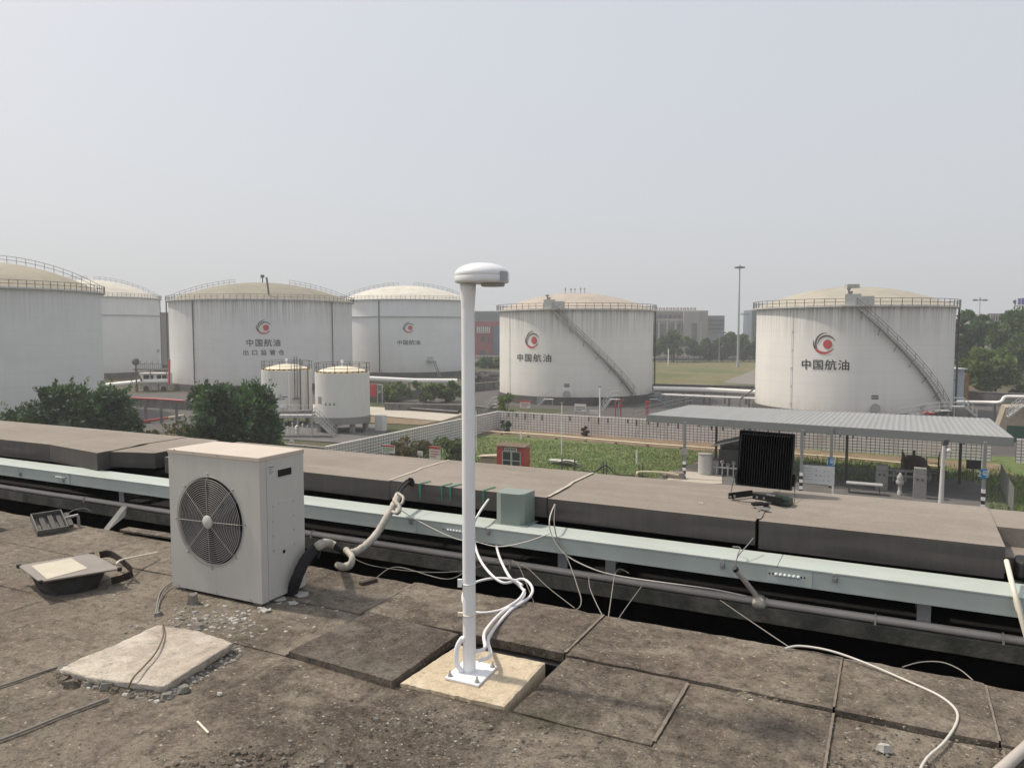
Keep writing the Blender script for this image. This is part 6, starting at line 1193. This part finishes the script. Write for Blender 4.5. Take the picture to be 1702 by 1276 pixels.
# small white stairs over the bund, before the middle and right tanks
def steps(label, ub, vb, ut, vt, depth, w=1.0, rail=True, mat=M_PLAT):
    a, b_ = D(ub, vb, depth), D(ut, vt, depth); d = b_ - a; hz_ = Vector((d.x, d.y, 0)); s = Vector((0, 1, 0)) * w if abs(hz_.normalized().x) > .5 else Vector((1, 0, 0)) * w
    t_ = thing("access_steps", label, "steps", (a.x, a.y, a.z), 0, "small steel steps over the bund walls"); mb = MB()
    for k in (0, 1): mb.bar(a + s * k, b_ + s * k, .06, .18)
    for k in range(7): q = a.lerp(b_, (k + .5) / 7) + s * .5; mb.obox(q, (.16, 0, 0) if abs(s.y) > 0 else (w * .48, 0, 0), s * .48 if abs(s.y) > 0 else (0, .16, 0), (0, 0, .025))
    mb.bar(b_ + s * .5, b_ + s * .5 + hz_.normalized() * 1.2, w, .06); mb.bar(b_ + s * .5 + hz_.normalized() * 1.1 - Vector((0, 0, .04)), Vector((b_.x, b_.y, a.z)) + s * .5 + hz_.normalized() * 1.1, .1, .1); mb.build("stair_flight", mat, t_); mb = MB()
    if rail:
        for k in (0, 1):
            for h in (.5, 1.0): mb.tube([a + s * k + Vector((0, 0, h)), b_ + s * k + Vector((0, 0, h)), b_ + s * k + hz_.normalized() * 1.2 + Vector((0, 0, h))], .035, 5)
            for q in (0, .33, .66, 1): p = a.lerp(b_, q) + s * k; mb.tube([p, p + Vector((0, 0, 1))], .035, 5)
        mb.build("handrail", mat, t_)
steps("white steel steps at the left foot of the middle tank beside the lattice corner", 806, 682, 818, 672, 106)
steps("open white steel steps before the middle tank between the two boards", 893, 675, 902, 664, 104, 1.2)
steps("white steel steps with landing in front of the middle tank's stair foot", 998, 684, 1012, 664, 99, 1.2)
steps("blue grey steel steps leading down at the right of the middle tank", 1113, 678, 1093, 664, 106, 1.0, True, S("blue grey steel", (.16, .20, .22), .5))
steps("white steel steps below the right stair tank's stair foot", 1492, 694, 1562, 683, 92, 1.4)
steps("long white handrailed steps right of the right stair tank", 1624, 693, 1603, 676, 90, 1.2)
steps("pale concrete steps with rails near the right edge beyond the canopy", 1676, 694, 1700, 676, 86, 1.6)
mb = MB()
for h, k in ((.2, 0), (1.0, 0)):
    mb.tube([D(1052, 688, 92) + Vector((0, 0, h * .6)), D(1090, 680, 98) + Vector((0, 0, h * .6)), D(1150, 666, 110) + Vector((0, 0, h * .6))], .05, 5)
for k in range(9): q = D(1052, 688, 92).lerp(D(1150, 666, 110), k / 8); mb.tube([q - Vector((0, 0, .5)), q + Vector((0, 0, .6))], .04, 5)
solo(mb, "pipe_railing", M_RAIL, "grey pipe railing climbing from the lattice wall past the middle tank", "railing")
mb = MB(); mb.tube([D(1255, 645, 114), D(1230, 663, 112), D(1229, 677, 112)], .12, 6); solo(mb, "prop_pipe", M_RAILD, "dark bent prop pipe at the left foot of the right stair tank", "pipe")
mb = MB()
for k in range(2): q = D(1023 + 9 * k, 676, 98); mb.tube([q - Vector((0, 0, 1.6)), q + Vector((0, 0, .6)), q + Vector((.4, 0, 1.0))], .07, 6)
mb.tube([D(1022, 676, 98), D(1036, 674, 98)], .06, 6); solo(mb, "hydrant", M_RED, "magenta red foam hydrant at the foot of the middle tank's steps", "hydrant")
mb = MB()
for k in range(2): q = D(1074 + 3 * k, 672, 100); mb.tube([q - Vector((0, 0, 1.4)), q + Vector((0, 0, .5))], .08, 6)
mb.obox(D(1076, 668, 100), (.3, 0, 0), (0, .12, 0), (0, 0, .12)); solo(mb, "hydrant", M_RED, "small red hydrant by the blue grey steps", "hydrant")
mb = MB(); q = D(1542, 686, 92); mb.tube([q + Vector((-.7, 0, 0)), q + Vector((.7, -.3, 0))], .10, 8); mb.box(q.x - .2, q.x + .2, q.y - .2, q.y + .2, GZ, q.z); solo(mb, "hydrant", M_RED, "red pipe stub under the right stair tank's stair foot", "hydrant")
t_ = D(620, 640, 124); th_ = thing("fire_cabinet", "dark red fire box on posts right of the small tanks", "cabinet", (t_.x, t_.y, GZ)); mb = MB(); zb, zt = D(620, 659, 124).z, D(620, 638, 124).z; mb.box(t_.x - .55, t_.x + .75, t_.y - .3, t_.y + .3, max(zb, GZ), zt); mb.build("box", M_RED, th_); mb = MB(); mb.box(t_.x + .76, t_.x + 1.9, t_.y - .1, t_.y + .1, zt - .15, zt); mb.box(t_.x + .8, t_.x + .9, t_.y - .1, t_.y + .1, GZ, zt - .151); mb.box(t_.x + 1.75, t_.x + 1.85, t_.y - .1, t_.y + .1, GZ, zt - .151); mb.build("rack", M_PLAT, th_)
mb = MB(); q = D(1685, 712, 78); mb.box(q.x - .6, q.x + 5, q.y, q.y + .05, GZ + .6, GZ + 2.3)
solo(mb, "screen_fence", S("green mesh screen", (.025, .075, .05), .7), "dark green mesh screen fence beyond the canopy's right corner", "fence")
mb = MB(); q = D(1692, 682, 88); mb.prism([(q.x - 2, q.y, GZ), (q.x + 6, q.y, GZ), (q.x + 6, q.y, GZ + 3.6), (q.x - 1.2, q.y, GZ + 3.1)], (0, 4, 0)); solo(mb, "ramp_block", S("tan concrete", (.36, .31, .25), .9, dirt=((.22, .19, .15), .5)), "tan concrete ramp block near the right edge above the canopy", "ramp")
mb = MB(); q = gp(633, 716); mb.box(q.x - .6, q.x + .6, q.y - .4, q.y + .4, GZ, GZ + 1.9); solo(mb, "white_pier", M_SMALLW, "white pier between the right small tank and the lattice wall", "pier", bevel=.05)

sheet_poly("path", [gp(1095, 806), gp(1165, 768), gp(1200, 768), gp(1200, 806)], M_ROAD, .12)
# lawn grass: a mass of blades
rg = random.Random(11); gm = MB(); vs = []; fs = []; mi = []
def lawn(n, poly_uv, h0, h1):
    (u0, v0), (u1, v1) = poly_uv
    for _ in range(n):
        u, v = rg.uniform(u0, u1), rg.uniform(v0, v1)
        lim = 722 + (u - 800) * .064
        if v < lim + 4 or (v > 765 and u > 1100 + (800 - v) * 1.9 and u < 1260): continue
        p = gp(u, v); h = rg.uniform(h0, h1) * (.6 + .8 * abs(mnoise.noise((p.x * .25, p.y * .25, 0)))); w = .045; a = rg.uniform(0, 6.28); lx, ly = rg.uniform(-.2, .2), rg.uniform(-.2, .2); dx, dy = w * math.cos(a), w * math.sin(a)
        o = len(gm.v); gm.v += [Vector((p.x - dx, p.y - dy, GZ + .03)), Vector((p.x + dx, p.y + dy, GZ + .03)), Vector((p.x + lx * h, p.y + ly * h, GZ + h))]; gm.f.append([o, o + 1, o + 2]); gm.m.append(rg.choice((0, 0, 1, 1, 0, 2))); gm.s.append(False)
lawn(34000, ((600, 722), (1190, 800)), .08, .30); lawn(6000, ((1280, 748), (1680, 800)), .2, .6); lawn(3000, ((1640, 790), (1720, 880)), .2, .5)
o = gm.build("lawn_grass", [S("grass blade green", (.135, .225, .055), .8, var=.2), S("grass blade light", (.23, .30, .10), .8, var=.2), S("grass blade straw", (.26, .23, .11), .8, var=.2)]); o['kind'] = 'stuff'
# ================================================================ trees, far buildings, masts
def leafmats(key, col):
    out = []
    for i, k in enumerate((.55, .85, 1.15, 1.6)): 
        nm = f"leaf {key} {i}"; new = nm not in MATS; m = S(nm, c3(col, k), .55, var=.15, scale=1.0, spec=.3)
        if new:                                              # thin leaves let some light through
            t = m.node_tree; tr = t.nodes.new("ShaderNodeBsdfTranslucent"); tr.inputs[0].default_value = (*c3((col[0] * 1.2, col[1] * 1.25, col[2] * .6), k), 1); ms = t.nodes.new("ShaderNodeMixShader"); ms.inputs[0].default_value = .35
            t.links.new(t.nodes["Principled BSDF"].outputs[0], ms.inputs[1]); t.links.new(tr.outputs[0], ms.inputs[2]); t.links.new(ms.outputs[0], t.nodes["Material Output"].inputs[0])
        out.append(m)
    return out
M_BARK = S("bark", (.09, .07, .055), .9, var=.3)
def tree(name, label, u0, u1, vt, depth, col, n=3500, seed=1, leaf=.35, cat="tree", group=None, trunk=.22, clumps=26, plume=False, cols=None, ztop=None, rz=.8):
    rg = random.Random(seed); P = at_dist((u0 + u1) / 2, depth, GZ); W = (u1 - u0) * depth / F_PX; Ht = D((u0 + u1) / 2, vt, depth).z - GZ
    root = thing(name, label, cat, P, 0, group)
    zc0 = GZ + Ht * (trunk + (1 - trunk) * .5); rz_ = Ht * (1 - trunk) * .5; rx = W / 2
    cl = []
    for i in range(clumps):
        while True:
            q = Vector((rg.uniform(-1, 1), rg.uniform(-1, 1), rg.uniform(-1, 1)))
            if .35 < q.length < 1: break
        s = rg.uniform(.20, .38); q *= (1 - s * .7) / max(q.length, .75) if q.length > .75 else 1
        cl.append((Vector((P.x + q.x * rx, P.y + q.y * rx, zc0 + q.z * rz_)), s * (rx + rz_) * .5 * 1.05))
    mb = MB(); tr = max(.10, Ht * .022)
    mb.tube([P - Vector((0, 0, .1)), P + Vector((.05 * rx, 0, Ht * trunk * .8)), P + Vector((.0, .1, Ht * (trunk + .25)))], [tr * 1.3, tr, tr * .6], 8)
    for c, s in cl[:10]: mb.tube([P + Vector((0, 0, Ht * trunk * rg.uniform(.6, 1.2))), (P + c) / 2 + Vector((0, 0, (c.z - GZ) * .12 - (P.z - GZ) / 2 + (GZ - GZ) / 2)), c], [tr * .5, tr * .3, tr * .1], 5)
    mb.build("trunk", M_BARK, root)
    cm = MB(); per = n // clumps
    for ci, (c, s) in enumerate(cl):
        shade = rg.choice((0, 1, 1, 2))
        for k in range(per):
            d = Vector((rg.gauss(0, 1), rg.gauss(0, 1), rg.gauss(0, 1))).normalized(); r = s * rg.uniform(.45, 1.12) ** .6
            p = c + Vector((d.x * r, d.y * r, d.z * r * rz)); L = leaf * rg.uniform(.6, 1.3)
            ax = (d + Vector((rg.uniform(-.6, .6), rg.uniform(-.6, .6), rg.uniform(-.5, .7)))).normalized(); sd = ax.cross(Vector((rg.uniform(-1, 1), rg.uniform(-1, 1), rg.uniform(-1, 1)))).normalized()
            w = L * (.24 if plume else .42); o = len(cm.v)
            cm.v += [p - ax * L * .5, p + sd * w, p + ax * L * .6, p - sd * w]; cm.f.append([o, o + 1, o + 2, o + 3]); cm.m.append(min(3, max(0, shade + rg.choice((-1, 0, 0, 1))))); cm.s.append(False)
        if plume:                                       # feathery shoots standing out of the crown
            for _ in range(3):
                d = Vector((rg.gauss(0, .6), rg.gauss(0, .6), 1)).normalized(); d.x += (c.x - P.x) / rx * .6; d.y += (c.y - P.y) / rx * .4; d.normalize(); L0 = s * rg.uniform(.8, 1.3)
                for k in range(22):
                    f = k / 21; p = c + d * (s * .5 + L0 * f) + Vector((0, 0, -.10 * L0 * f * f)); a = rg.uniform(0, 6.28); sd = (d.cross(Vector((math.cos(a), math.sin(a), .3)))).normalized(); L = leaf * (1.5 - f * .9); o = len(cm.v); ax = (sd + d * .7).normalized(); w2 = d.cross(sd).normalized() * L * .22
                    cm.v += [p, p + ax * L * .5 + w2, p + ax * L, p + ax * L * .5 - w2]; cm.f.append([o, o + 1, o + 2, o + 3]); cm.m.append(min(3, shade + rg.choice((0, 1, 1)))); cm.s.append(False)
    cm.build("crown", leafmats(cols or "green", col), root); return root
DK, MID, LT = (.055, .105, .05), (.085, .145, .055), (.135, .195, .07)
tree("shrub_tree", "dark feathery tree beyond the parapet at far left", 18, 218, 632, 60, (.050, .096, .048), 15000, 3, .40, plume=True, clumps=50, trunk=.12, cols="near", rz=.9)
tree("shrub_tree", "dark feathery tree between the fan unit and the small tanks", 296, 466, 634, 58, (.050, .096, .048), 14000, 5, .39, plume=True, clumps=48, trunk=.12, cols="near", rz=.9)
tree("bush", "low leafy bush spreading at the foot of the platform", 410, 470, 712, 66, MID, 2400, 6, .28, "bush", clumps=24, trunk=.05, cols="mid")
tree("bush", "weedy bush between the low wall and the parapet", 478, 560, 732, 60, MID, 1800, 16, .25, "bush", clumps=16, trunk=.05, cols="mid")
tree("bush", "bushy weeds against the lattice wall left of the antenna pole", 700, 788, 727, 66, (.10, .13, .06), 2600, 8, .24, "bush", clumps=24, trunk=.03, cols="weed")
tree("bush", "dry brownish weeds at the lattice wall behind the warning board", 640, 730, 728, 68, (.13, .11, .06), 2600, 9, .22, "bush", clumps=20, trunk=.03, cols="dry")
tree("bush", "dry low weeds between the shrub and the red pipe", 222, 330, 697, 64, (.10, .095, .045), 2600, 10, .24, "bush", clumps=20, trunk=.03, cols="dry2")
for i, (u0, u1, vt, dp, c, k, lab) in enumerate(((630, 690, 631, 126, LT, "lt", "left light green bush below the thick white pipe"), (675, 735, 629, 127, LT, "lt", "middle light green bush below the thick white pipe"), (722, 775, 632, 128, MID, "mid", "right dark bush below the thick white pipe"))):
    tree("bush", lab, u0, u1, vt, dp, c, 1500, 20 + i, .45, "bush", "bushes below the thick white pipe", .05, 16, cols=k)
tree("bush", "tuft of weeds at the left foot of the middle tank", 824, 862, 655, 104, LT, 700, 31, .35, "bush", clumps=10, trunk=.03, cols="lt")
tree("bush", "small bush growing at the lattice wall by its far corner", 832, 848, 695, 88, DK, 300, 32, .25, "bush", clumps=8, trunk=.03, cols="dk")
tree("bush", "small reddish weed in the middle of the lattice wall", 966, 980, 709, 86, (.10, .06, .05), 220, 33, .25, "bush", clumps=7, trunk=.03, cols="rd")
# right hand trees
tree("broadleaf_tree", "dark tree close to the right stair tank's edge", 1575, 1650, 515, 175, DK, 5200, 41, .85, clumps=30, trunk=.2, cols="dk")
tree("broadleaf_tree", "tall green tree at the right edge under the billboard", 1648, 1745, 512, 160, MID, 6500, 42, .8, clumps=34, trunk=.15, cols="mid")
tree("broadleaf_tree", "light green rounded tree in front of the others at right", 1606, 1682, 574, 138, LT, 4500, 43, .6, clumps=30, trunk=.08, cols="lt")
tree("broadleaf_tree", "low dark tree behind the small shed at right", 1590, 1630, 590, 150, DK, 1600, 44, .6, clumps=16, trunk=.05, cols="dk")
tree("bush", "pale green bank of bushes low at the right edge", 1670, 1740, 618, 135, LT, 1600, 45, .5, "bush", clumps=16, trunk=.03, cols="lt")
# the row of trees beyond the field
rowdef = [(1068, 1106, 561, 290, LT, "olive rounded tree next to the middle tank"), (1094, 1146, 549, 285, MID, "tallest rounded tree of the row, with a white pole before it"), (1138, 1172, 563, 292, DK, "dark tree right of the tallest one in the row"), (1160, 1196, 562, 288, DK, "dark tree in the middle of the row below the lower office wing"),
          (1186, 1216, 560, 290, DK, "dark tree in the row below the office building's end"), (1205, 1232, 549, 295, MID, "tree in the row just left of the floodlight mast"), (1222, 1250, 555, 290, MID, "tree in the row just right of the floodlight mast"), (1240, 1272, 558, 286, DK, "last tree of the row beside the right stair tank")]
for i, (u0, u1, vt, dp, c, lab) in enumerate(rowdef): tree("broadleaf_tree", lab, u0, u1, vt, dp, c, 1900, 60 + i, 1.25, "tree", "row of trees beyond the rough field", .10 if i not in (0, 1) else .22, 18, cols="lt" if c is LT else "mid" if c is MID else "dk")
tree("broadleaf_tree", "small far tree between the two left tanks", 262, 285, 606, 215, DK, 500, 80, .9, clumps=8, trunk=.05, cols="dk")
tree("hedge_tree", "green tree below the red facade right of the pole", 786, 842, 596, 240, MID, 1200, 81, 1.0, clumps=14, trunk=.05, cols="mid")

# ---------------------------------------------------------------- far buildings
CA = Vector((math.cos(YAW), math.sin(YAW), 0)); CF = Vector((-math.sin(YAW), math.cos(YAW), 0))
def block(root, u0, u1, vt, depth, thick, mat, name="wall", zb=GZ, back=0):
    a, b_ = D(u0, vt, depth), D(u1, vt, depth); z1 = a.z; a.z = b_.z = 0; mb = MB(); c = (a + b_) / 2 + CF * (thick / 2 + back)
    mb.obox((c.x, c.y, (zb + z1) / 2), CA * (u1 - u0) * depth / F_PX / 2, CF * thick / 2, (0, 0, (z1 - zb) / 2)); return mb.build(name, mat, root), z1
def panel(mb, u0, u1, v0, v1, depth, off=.25, m=0, th=.2):
    a, b_ = D(u0, v0, depth), D(u1, v1, depth); c = (a + b_) / 2 - CF * off; mb.obox(c, CA * (u1 - u0) * depth / F_PX / 2, CF * th, (0, 0, abs(a.z - b_.z) / 2), m)
M_OFF = S("office stone", (.30, .285, .27), .85, var=.08, scale=.1); M_OFFD = S("office glass", (.055, .062, .07), .3, var=.2, scale=.1); M_OFFG = S("office bluish wing", (.17, .20, .215), .6, var=.1, scale=.1); M_OFFL = S("office pale stone", (.42, .40, .37), .8, var=.06)
def build_each(mb, name, mat, root):                       # every box of the builder as a part of its own
    for i in range(0, len(mb.v), 8):
        k = MB(); k.v = mb.v[i:i + 8]; k.f = [[q - i for q in f] for f in mb.f if i <= f[0] < i + 8]; k.m = [0] * len(k.f); k.s = [False] * len(k.f); k.build(name, mat, root)
def place(name, label, u, depth, cat="building"): p = at_dist(u, depth, GZ); return thing(name, label, cat, p)
dO = 390; r_ = place("office_building", "stone office building with pale pillars and roof letters behind the tree row", 1140, dO)
block(r_, 1070, 1177, 516, dO, 26, M_OFF); w = MB()
for k in range(9): panel(w, 1078 + k * 9.2, 1084 + k * 9.2, 538, 572, dO)
for k in range(6): panel(w, 1089 + k * 7.4, 1094 + k * 7.4, 523, 529, dO)
build_each(w, "window", M_OFFD, r_); w = MB()
for u in (1093, 1107, 1121, 1134.5, 1148, 1162): panel(w, u, u + 2.6, 534, 580, dO, .7)
build_each(w, "pillar", M_OFFL, r_); w = MB(); panel(w, 1070, 1137, 530, 533, dO, .6); panel(w, 1068, 1172, 516, 518.5, dO, .5); build_each(w, "cornice", M_OFFL, r_)
w = MB(); rg = random.Random(4)
for k in range(12):
    u = 1090 + k * 5.7; panel(w, u, u + 4, 511.5, 512.5, dO, 0); panel(w, u, u + 1, 511.6, 516, dO, 0); panel(w, u + 2.9, u + 3.9, 512, 516, dO, 0); panel(w, u + .5, u + 3.5, 513.4, 514.2, dO, .1)
w.build("roof_letters", S("roof letter red", (.25, .11, .10), .6), r_)
block(r_, 1137, 1163, 518, dO - 3, 3, M_OFF, "porch_block"); w = MB(); panel(w, 1151, 1158, 537, 566, dO - 3); build_each(w, "window", M_OFFD, r_)
block(r_, 1172.5, 1204.5, 524.5, dO + 3, 22, M_OFFG, "side_wing"); w = MB(); 
for k in range(3): panel(w, 1176, 1202, 531 + 7 * k, 534 + 7 * k, dO + 3)
build_each(w, "window", M_OFFD, r_)
dR = 330; r_ = place("red_building", "dark red building with white sign and blue glass beside the antenna pole", 805, dR); block(r_, 760, 842, 534, dR, 18, S("red cladding", (.30, .045, .055), .6, var=.1, scale=.1)); w = MB()
panel(w, 820, 833, 541, 588, dR); w.build("glass_strip", S("blue glass", (.07, .13, .19), .2), r_); w = MB()
for k in range(7): panel(w, 792.5 + k * 3.3, 794.7 + k * 3.3, 543, 551, dR, .3)
for k in range(11): panel(w, 792.3 + k * 2.1, 793.8 + k * 2.1, 551.5, 553.5, dR, .3)
w.build("facade_sign", M_SGN, r_); w = MB(); panel(w, 800, 806, 558, 567, dR); panel(w, 811, 814, 560, 570, dR); panel(w, 798, 807, 582, 590, dR); build_each(w, "window", M_OFFD, r_); w = MB(); panel(w, 760, 842, 590, 593, dR, .8); w.build("canopy_band", M_OFFL, r_)
r_ = place("grey_hall", "long blue grey hall behind the red building", 800, 370); block(r_, 730, 842, 517, 370, 30, S("hall grey", (.20, .225, .245), .6, var=.1, scale=.05)); w = MB(); panel(w, 740, 840, 524, 529, 370); panel(w, 740, 840, 520, 521.5, 370); build_each(w, "window", S("hall glass", (.13, .17, .18), .3), r_)
r_ = place("blue_tower", "slim blue grey tower block behind the right stair tank's left edge", 1258, 420); block(r_, 1250, 1275, 515, 420, 15, S("tower blue", (.10, .14, .18), .4, var=.1)); w = MB()
for k in range(5): panel(w, 1251.5 + 4 * k, 1253.5 + 4 * k, 518, 560, 420)
build_each(w, "window", M_OFFD, r_)
r_ = place("concrete_building", "unfinished looking grey concrete building between the trees at right", 1656, 230); block(r_, 1642, 1690, 522, 230, 16, M_CONC); w = MB(); panel(w, 1640, 1692, 521, 524, 230, .6); w.build("roof_edge", M_OFF, r_); w = MB()
for k in range(3): panel(w, 1652 + 9 * k, 1658 + 9 * k, 527, 532, 230); panel(w, 1652 + 9 * k, 1658 + 9 * k, 543, 552, 230)
build_each(w, "window", M_OFFD, r_); w = MB()
for k in range(4): panel(w, 1643 + 4 * k, 1644 + 4 * k, 522, 534, 230, .8)
build_each(w, "column", M_OFFL, r_)
p = at_dist(1698, 260, GZ); r_ = thing("rooftop_sign", "white framed rooftop sign with blue letters at the right edge above the trees", "sign", p); w = MB()
panel(w, 1691.5, 1695, 496, 506.5, 260, .3, 0, .3); panel(w, 1697.5, 1712, 495.5, 506.5, 260, .3, 0, .3); w.build("letter_panel", S("sign blue", (.10, .11, .33), .5), r_); w = MB()
for k in range(5): panel(w, 1688 + 5 * k, 1688.7 + 5 * k, 509, 640, 260, -.2)
panel(w, 1688, 1712, 507.5, 509, 260, 0); w.build("frame", M_OFFL, r_); w = MB(); panel(w, 1683.5, 1685.3, 499, 504, 260, .3); panel(w, 1685.4, 1687.5, 501, 505.5, 260, .3); panel(w, 1686, 1687.4, 498.5, 501, 260, .3); panel(w, 1684.5, 1685, 504, 640, 260, -.2); w.build("emblem", M_OFFD, r_)
r_ = place("corrugated_shed", "dark grey corrugated silo building far between the two left tanks", 275, 265); block(r_, 262, 283, 519.5, 265, 14, S("grey corrugated", (.17, .17, .17), .6, var=.12, scale=.2, stretch=(3, 3, .1))); w = MB(); panel(w, 262, 283, 519, 521, 265, .5); w.build("roof_edge", M_CONC, r_)
r_ = place("small_shed", "small blue white shed at the right foot of the right stair tank", 1598, 122, "shed"); block(r_, 1583, 1603.5, 614, 122, 4, S("shed blue white", (.40, .46, .52), .5)); w = MB(); panel(w, 1582.5, 1605, 612, 614, 122, -1.2, 0, 1.8); w.build("roof", M_SGN, r_); block(r_, 1604, 1611, 622, 124, 3, S("rust orange sheet", (.32, .16, .06), .8, var=.3), "rusty_side")
# white coach and gear between the left tanks
r_ = place("coach", "white coach with dark windows parked between the two left tanks", 258, 152, "bus"); a = D(236, 618, 152); mb = MB(); zt = D(236, 619, 152).z; zb = GZ + .4
c = D(259, 630, 152); mb.obox((c.x, c.y, (zt + zb) / 2), CA * 2.8, CF * 1.2, (0, 0, (zt - zb) / 2)); bd = mb.build("body", M_SMALLW, r_, bevel=.15); mb = MB()
for u0, u1 in ((239, 248), (251, 255), (261, 268), (270, 277)): panel(mb, u0, u1, 623, 630, 150.8, .1, 0, .06)
build_each(mb, "window", M_GLASS, bd)
for u in (243, 272): mb = MB(); q = D(u, 640, 150.9); q.z = GZ + .5; mb.cyl(q - CF * .15, q + CF * .3, .5, n=16); mb.build("wheel", M_BLACK, r_)
mb = MB(); zz = D(228, 612, 150).z
for k in range(16): q = D(228 + 3.2 * k, 611, 150); q.z = zz - .3; mb.tube([q, q + Vector((0, 0, 1.2 + .3 * (k % 3)))], .06, 5)
for h in (0, 1.0): mb.tube([D(226, 611, 150) + Vector((0, 0, h - .2)), D(279, 611, 150) + Vector((0, 0, h - .2))], .07, 5)
mb.obox(D(250, 614, 150) , CA * 3.2, CF * .5, (0, 0, .15))
for u in (228, 250, 277): q = D(u, 614, 150); mb.tube([Vector((q.x, q.y, GZ)), q], .1, 5)
solo(mb, "pipe_bridge", M_RAIL, "grey railed pipe bridge above the coach between the left tanks", "pipe bridge")
mb = MB(); q = D(225.5, 601, 149); mb.lathe([(0, -.75), (.5, -.55), (.72, 0), (.5, .55), (0, .75)], q, 16); mb.tube([Vector((q.x, q.y, GZ)), q], .15, 6); mb.bar(D(218, 633, 148), D(226, 618, 148), .25, .25); mb.bar(D(236, 633, 148), D(227, 618, 148), .25, .25); solo(mb, "valve_tower", S("dark brown grey", (.11, .10, .095), .7, var=.3), "dark round vent on braced legs left of the coach", "vent")
mb = MB(); mb.tube([D(281.5, 598, 150), D(281, 640, 149)], .22, 6); solo(mb, "red_riser", M_RED, "thin red riser pipe at the left outline of the wide tank", "pipe")
rg = random.Random(9)
mb = MB()
for k in range(26):
    q = D(rg.uniform(786, 826), rg.uniform(619, 632), rg.uniform(172, 178)); mb.obox(q, CA * rg.uniform(.4, 1.1), CF * .5, (0, 0, rg.uniform(.2, .5)), k % 2)
mb.obox(D(806, 627, 175) - Vector((0, 0, .6)), CA * 3.1, CF * 1.5, (0, 0, .7)); solo(mb, "scrap_stack", [M_RAIL, M_RAILD], "dark stacked scrap and machinery below the red building", "scrap")
mb = MB(); a, b_ = at_dist(1060, 285, GZ), at_dist(1275, 292, GZ); mb.bar(a + Vector((0, 0, .9)), b_ + Vector((0, 0, .9)), .15, .8, 1); mb.bar(a + Vector((0, 0, 1.75)), b_ + Vector((0, 0, 1.75)), .2, .8, 0)
for k in range(24): q = a.lerp(b_, k / 23); mb.box(q.x - .12, q.x + .12, q.y - .4, q.y - .2, GZ, GZ + 2.2, 1)
solo(mb, "site_fence", [S("site fence pale", (.46, .47, .48), .5), S("site fence blue grey", (.12, .15, .17), .6)], "low pale and blue site fence along the far edge of the rough field", "fence")
# masts
def mast(label, u, vb, vt, depth, r, head, group=None):
    p = at_dist(u, depth, GZ); zt = D(u, vt, depth).z; t_ = thing("floodlight_mast" if head == 'ring' else "lamp_mast", label, "mast", p, 0, group); mb = MB(); mb.tube([p, Vector((p.x, p.y, zt))], [r, r * .45], 10); mb.build("pole", S("mast grey", (.36, .37, .38), .5), t_); mb = MB(); q = Vector((p.x, p.y, zt))
    if head == 'ring':
        mb.lathe([(.3, -.5), (1.15, -.2), (1.2, .0), (.3, .4), (0, .8)], q, 16)
        for k in range(10): a = 2 * math.pi * k / 10; mb.obox(q + Vector((1.35 * math.cos(a), 1.35 * math.sin(a), -.15)), (.25, 0, 0), (0, .25, 0), (0, 0, .22))
    elif head == 'T': mb.bar(q - CA * 1.9 * (depth / 250), q + CA * 1.9 * (depth / 250), .3, .25); mb.obox(q - CA * 1.7 * (depth / 250), CA * .5, CF * .3, (0, 0, .25)); mb.obox(q + CA * 1.7 * (depth / 250), CA * .5, CF * .3, (0, 0, .25)); mb.tube([q, q + Vector((0, 0, .8))], .15, 6)
    mb.build("lamp_head", S("mast head grey", (.17, .175, .18), .5), t_); return t_
mast("tall grey floodlight mast with round lamp crown beside the tree row", 1227.5, 610, 444.5, 247, .42, 'ring')
mast("thin lamp mast showing above the dark tree at right", 1627, 600, 499, 230, .2, 'T')
mast("left one of the thin far masts right of the tall floodlight mast", 1235.5, 600, 523, 420, .25, 'T', "thin far masts")
mast("right one of the thin far masts next to the blue tower", 1241.5, 600, 521.5, 425, .25, 'T', "thin far masts")
mast("short white street lamp in front of the tree row", 1196, 600, 553, 275, .14, 'T'); 
p = at_dist(1111.5, 262, GZ); mb = MB(); mb.tube([p, Vector((p.x, p.y, D(1111.5, 580, 262).z))], .2, 6); solo(mb, "white_pole", M_WPIPE, "white pole standing before the tallest tree of the row", "pole")

# ---------------------------------------------------------------- the milky air
mv = bpy.data.materials.new("milky air"); mv.use_nodes = True; t = mv.node_tree; t.nodes.remove(t.nodes["Principled BSDF"]); pv = t.nodes.new("ShaderNodeVolumePrincipled")
pv.inputs["Color"].default_value = (.93, .95, .97, 1); pv.inputs["Density"].default_value = HAZE; pv.inputs["Anisotropy"].default_value = .25
t.links.new(pv.outputs[0], t.nodes["Material Output"].inputs["Volume"])
mb = MB(); mb.box(-880, 880, -880, 880, GZ - 1.2, 26.5); o = mb.build("haze", mv); o['kind'] = 'stuff'
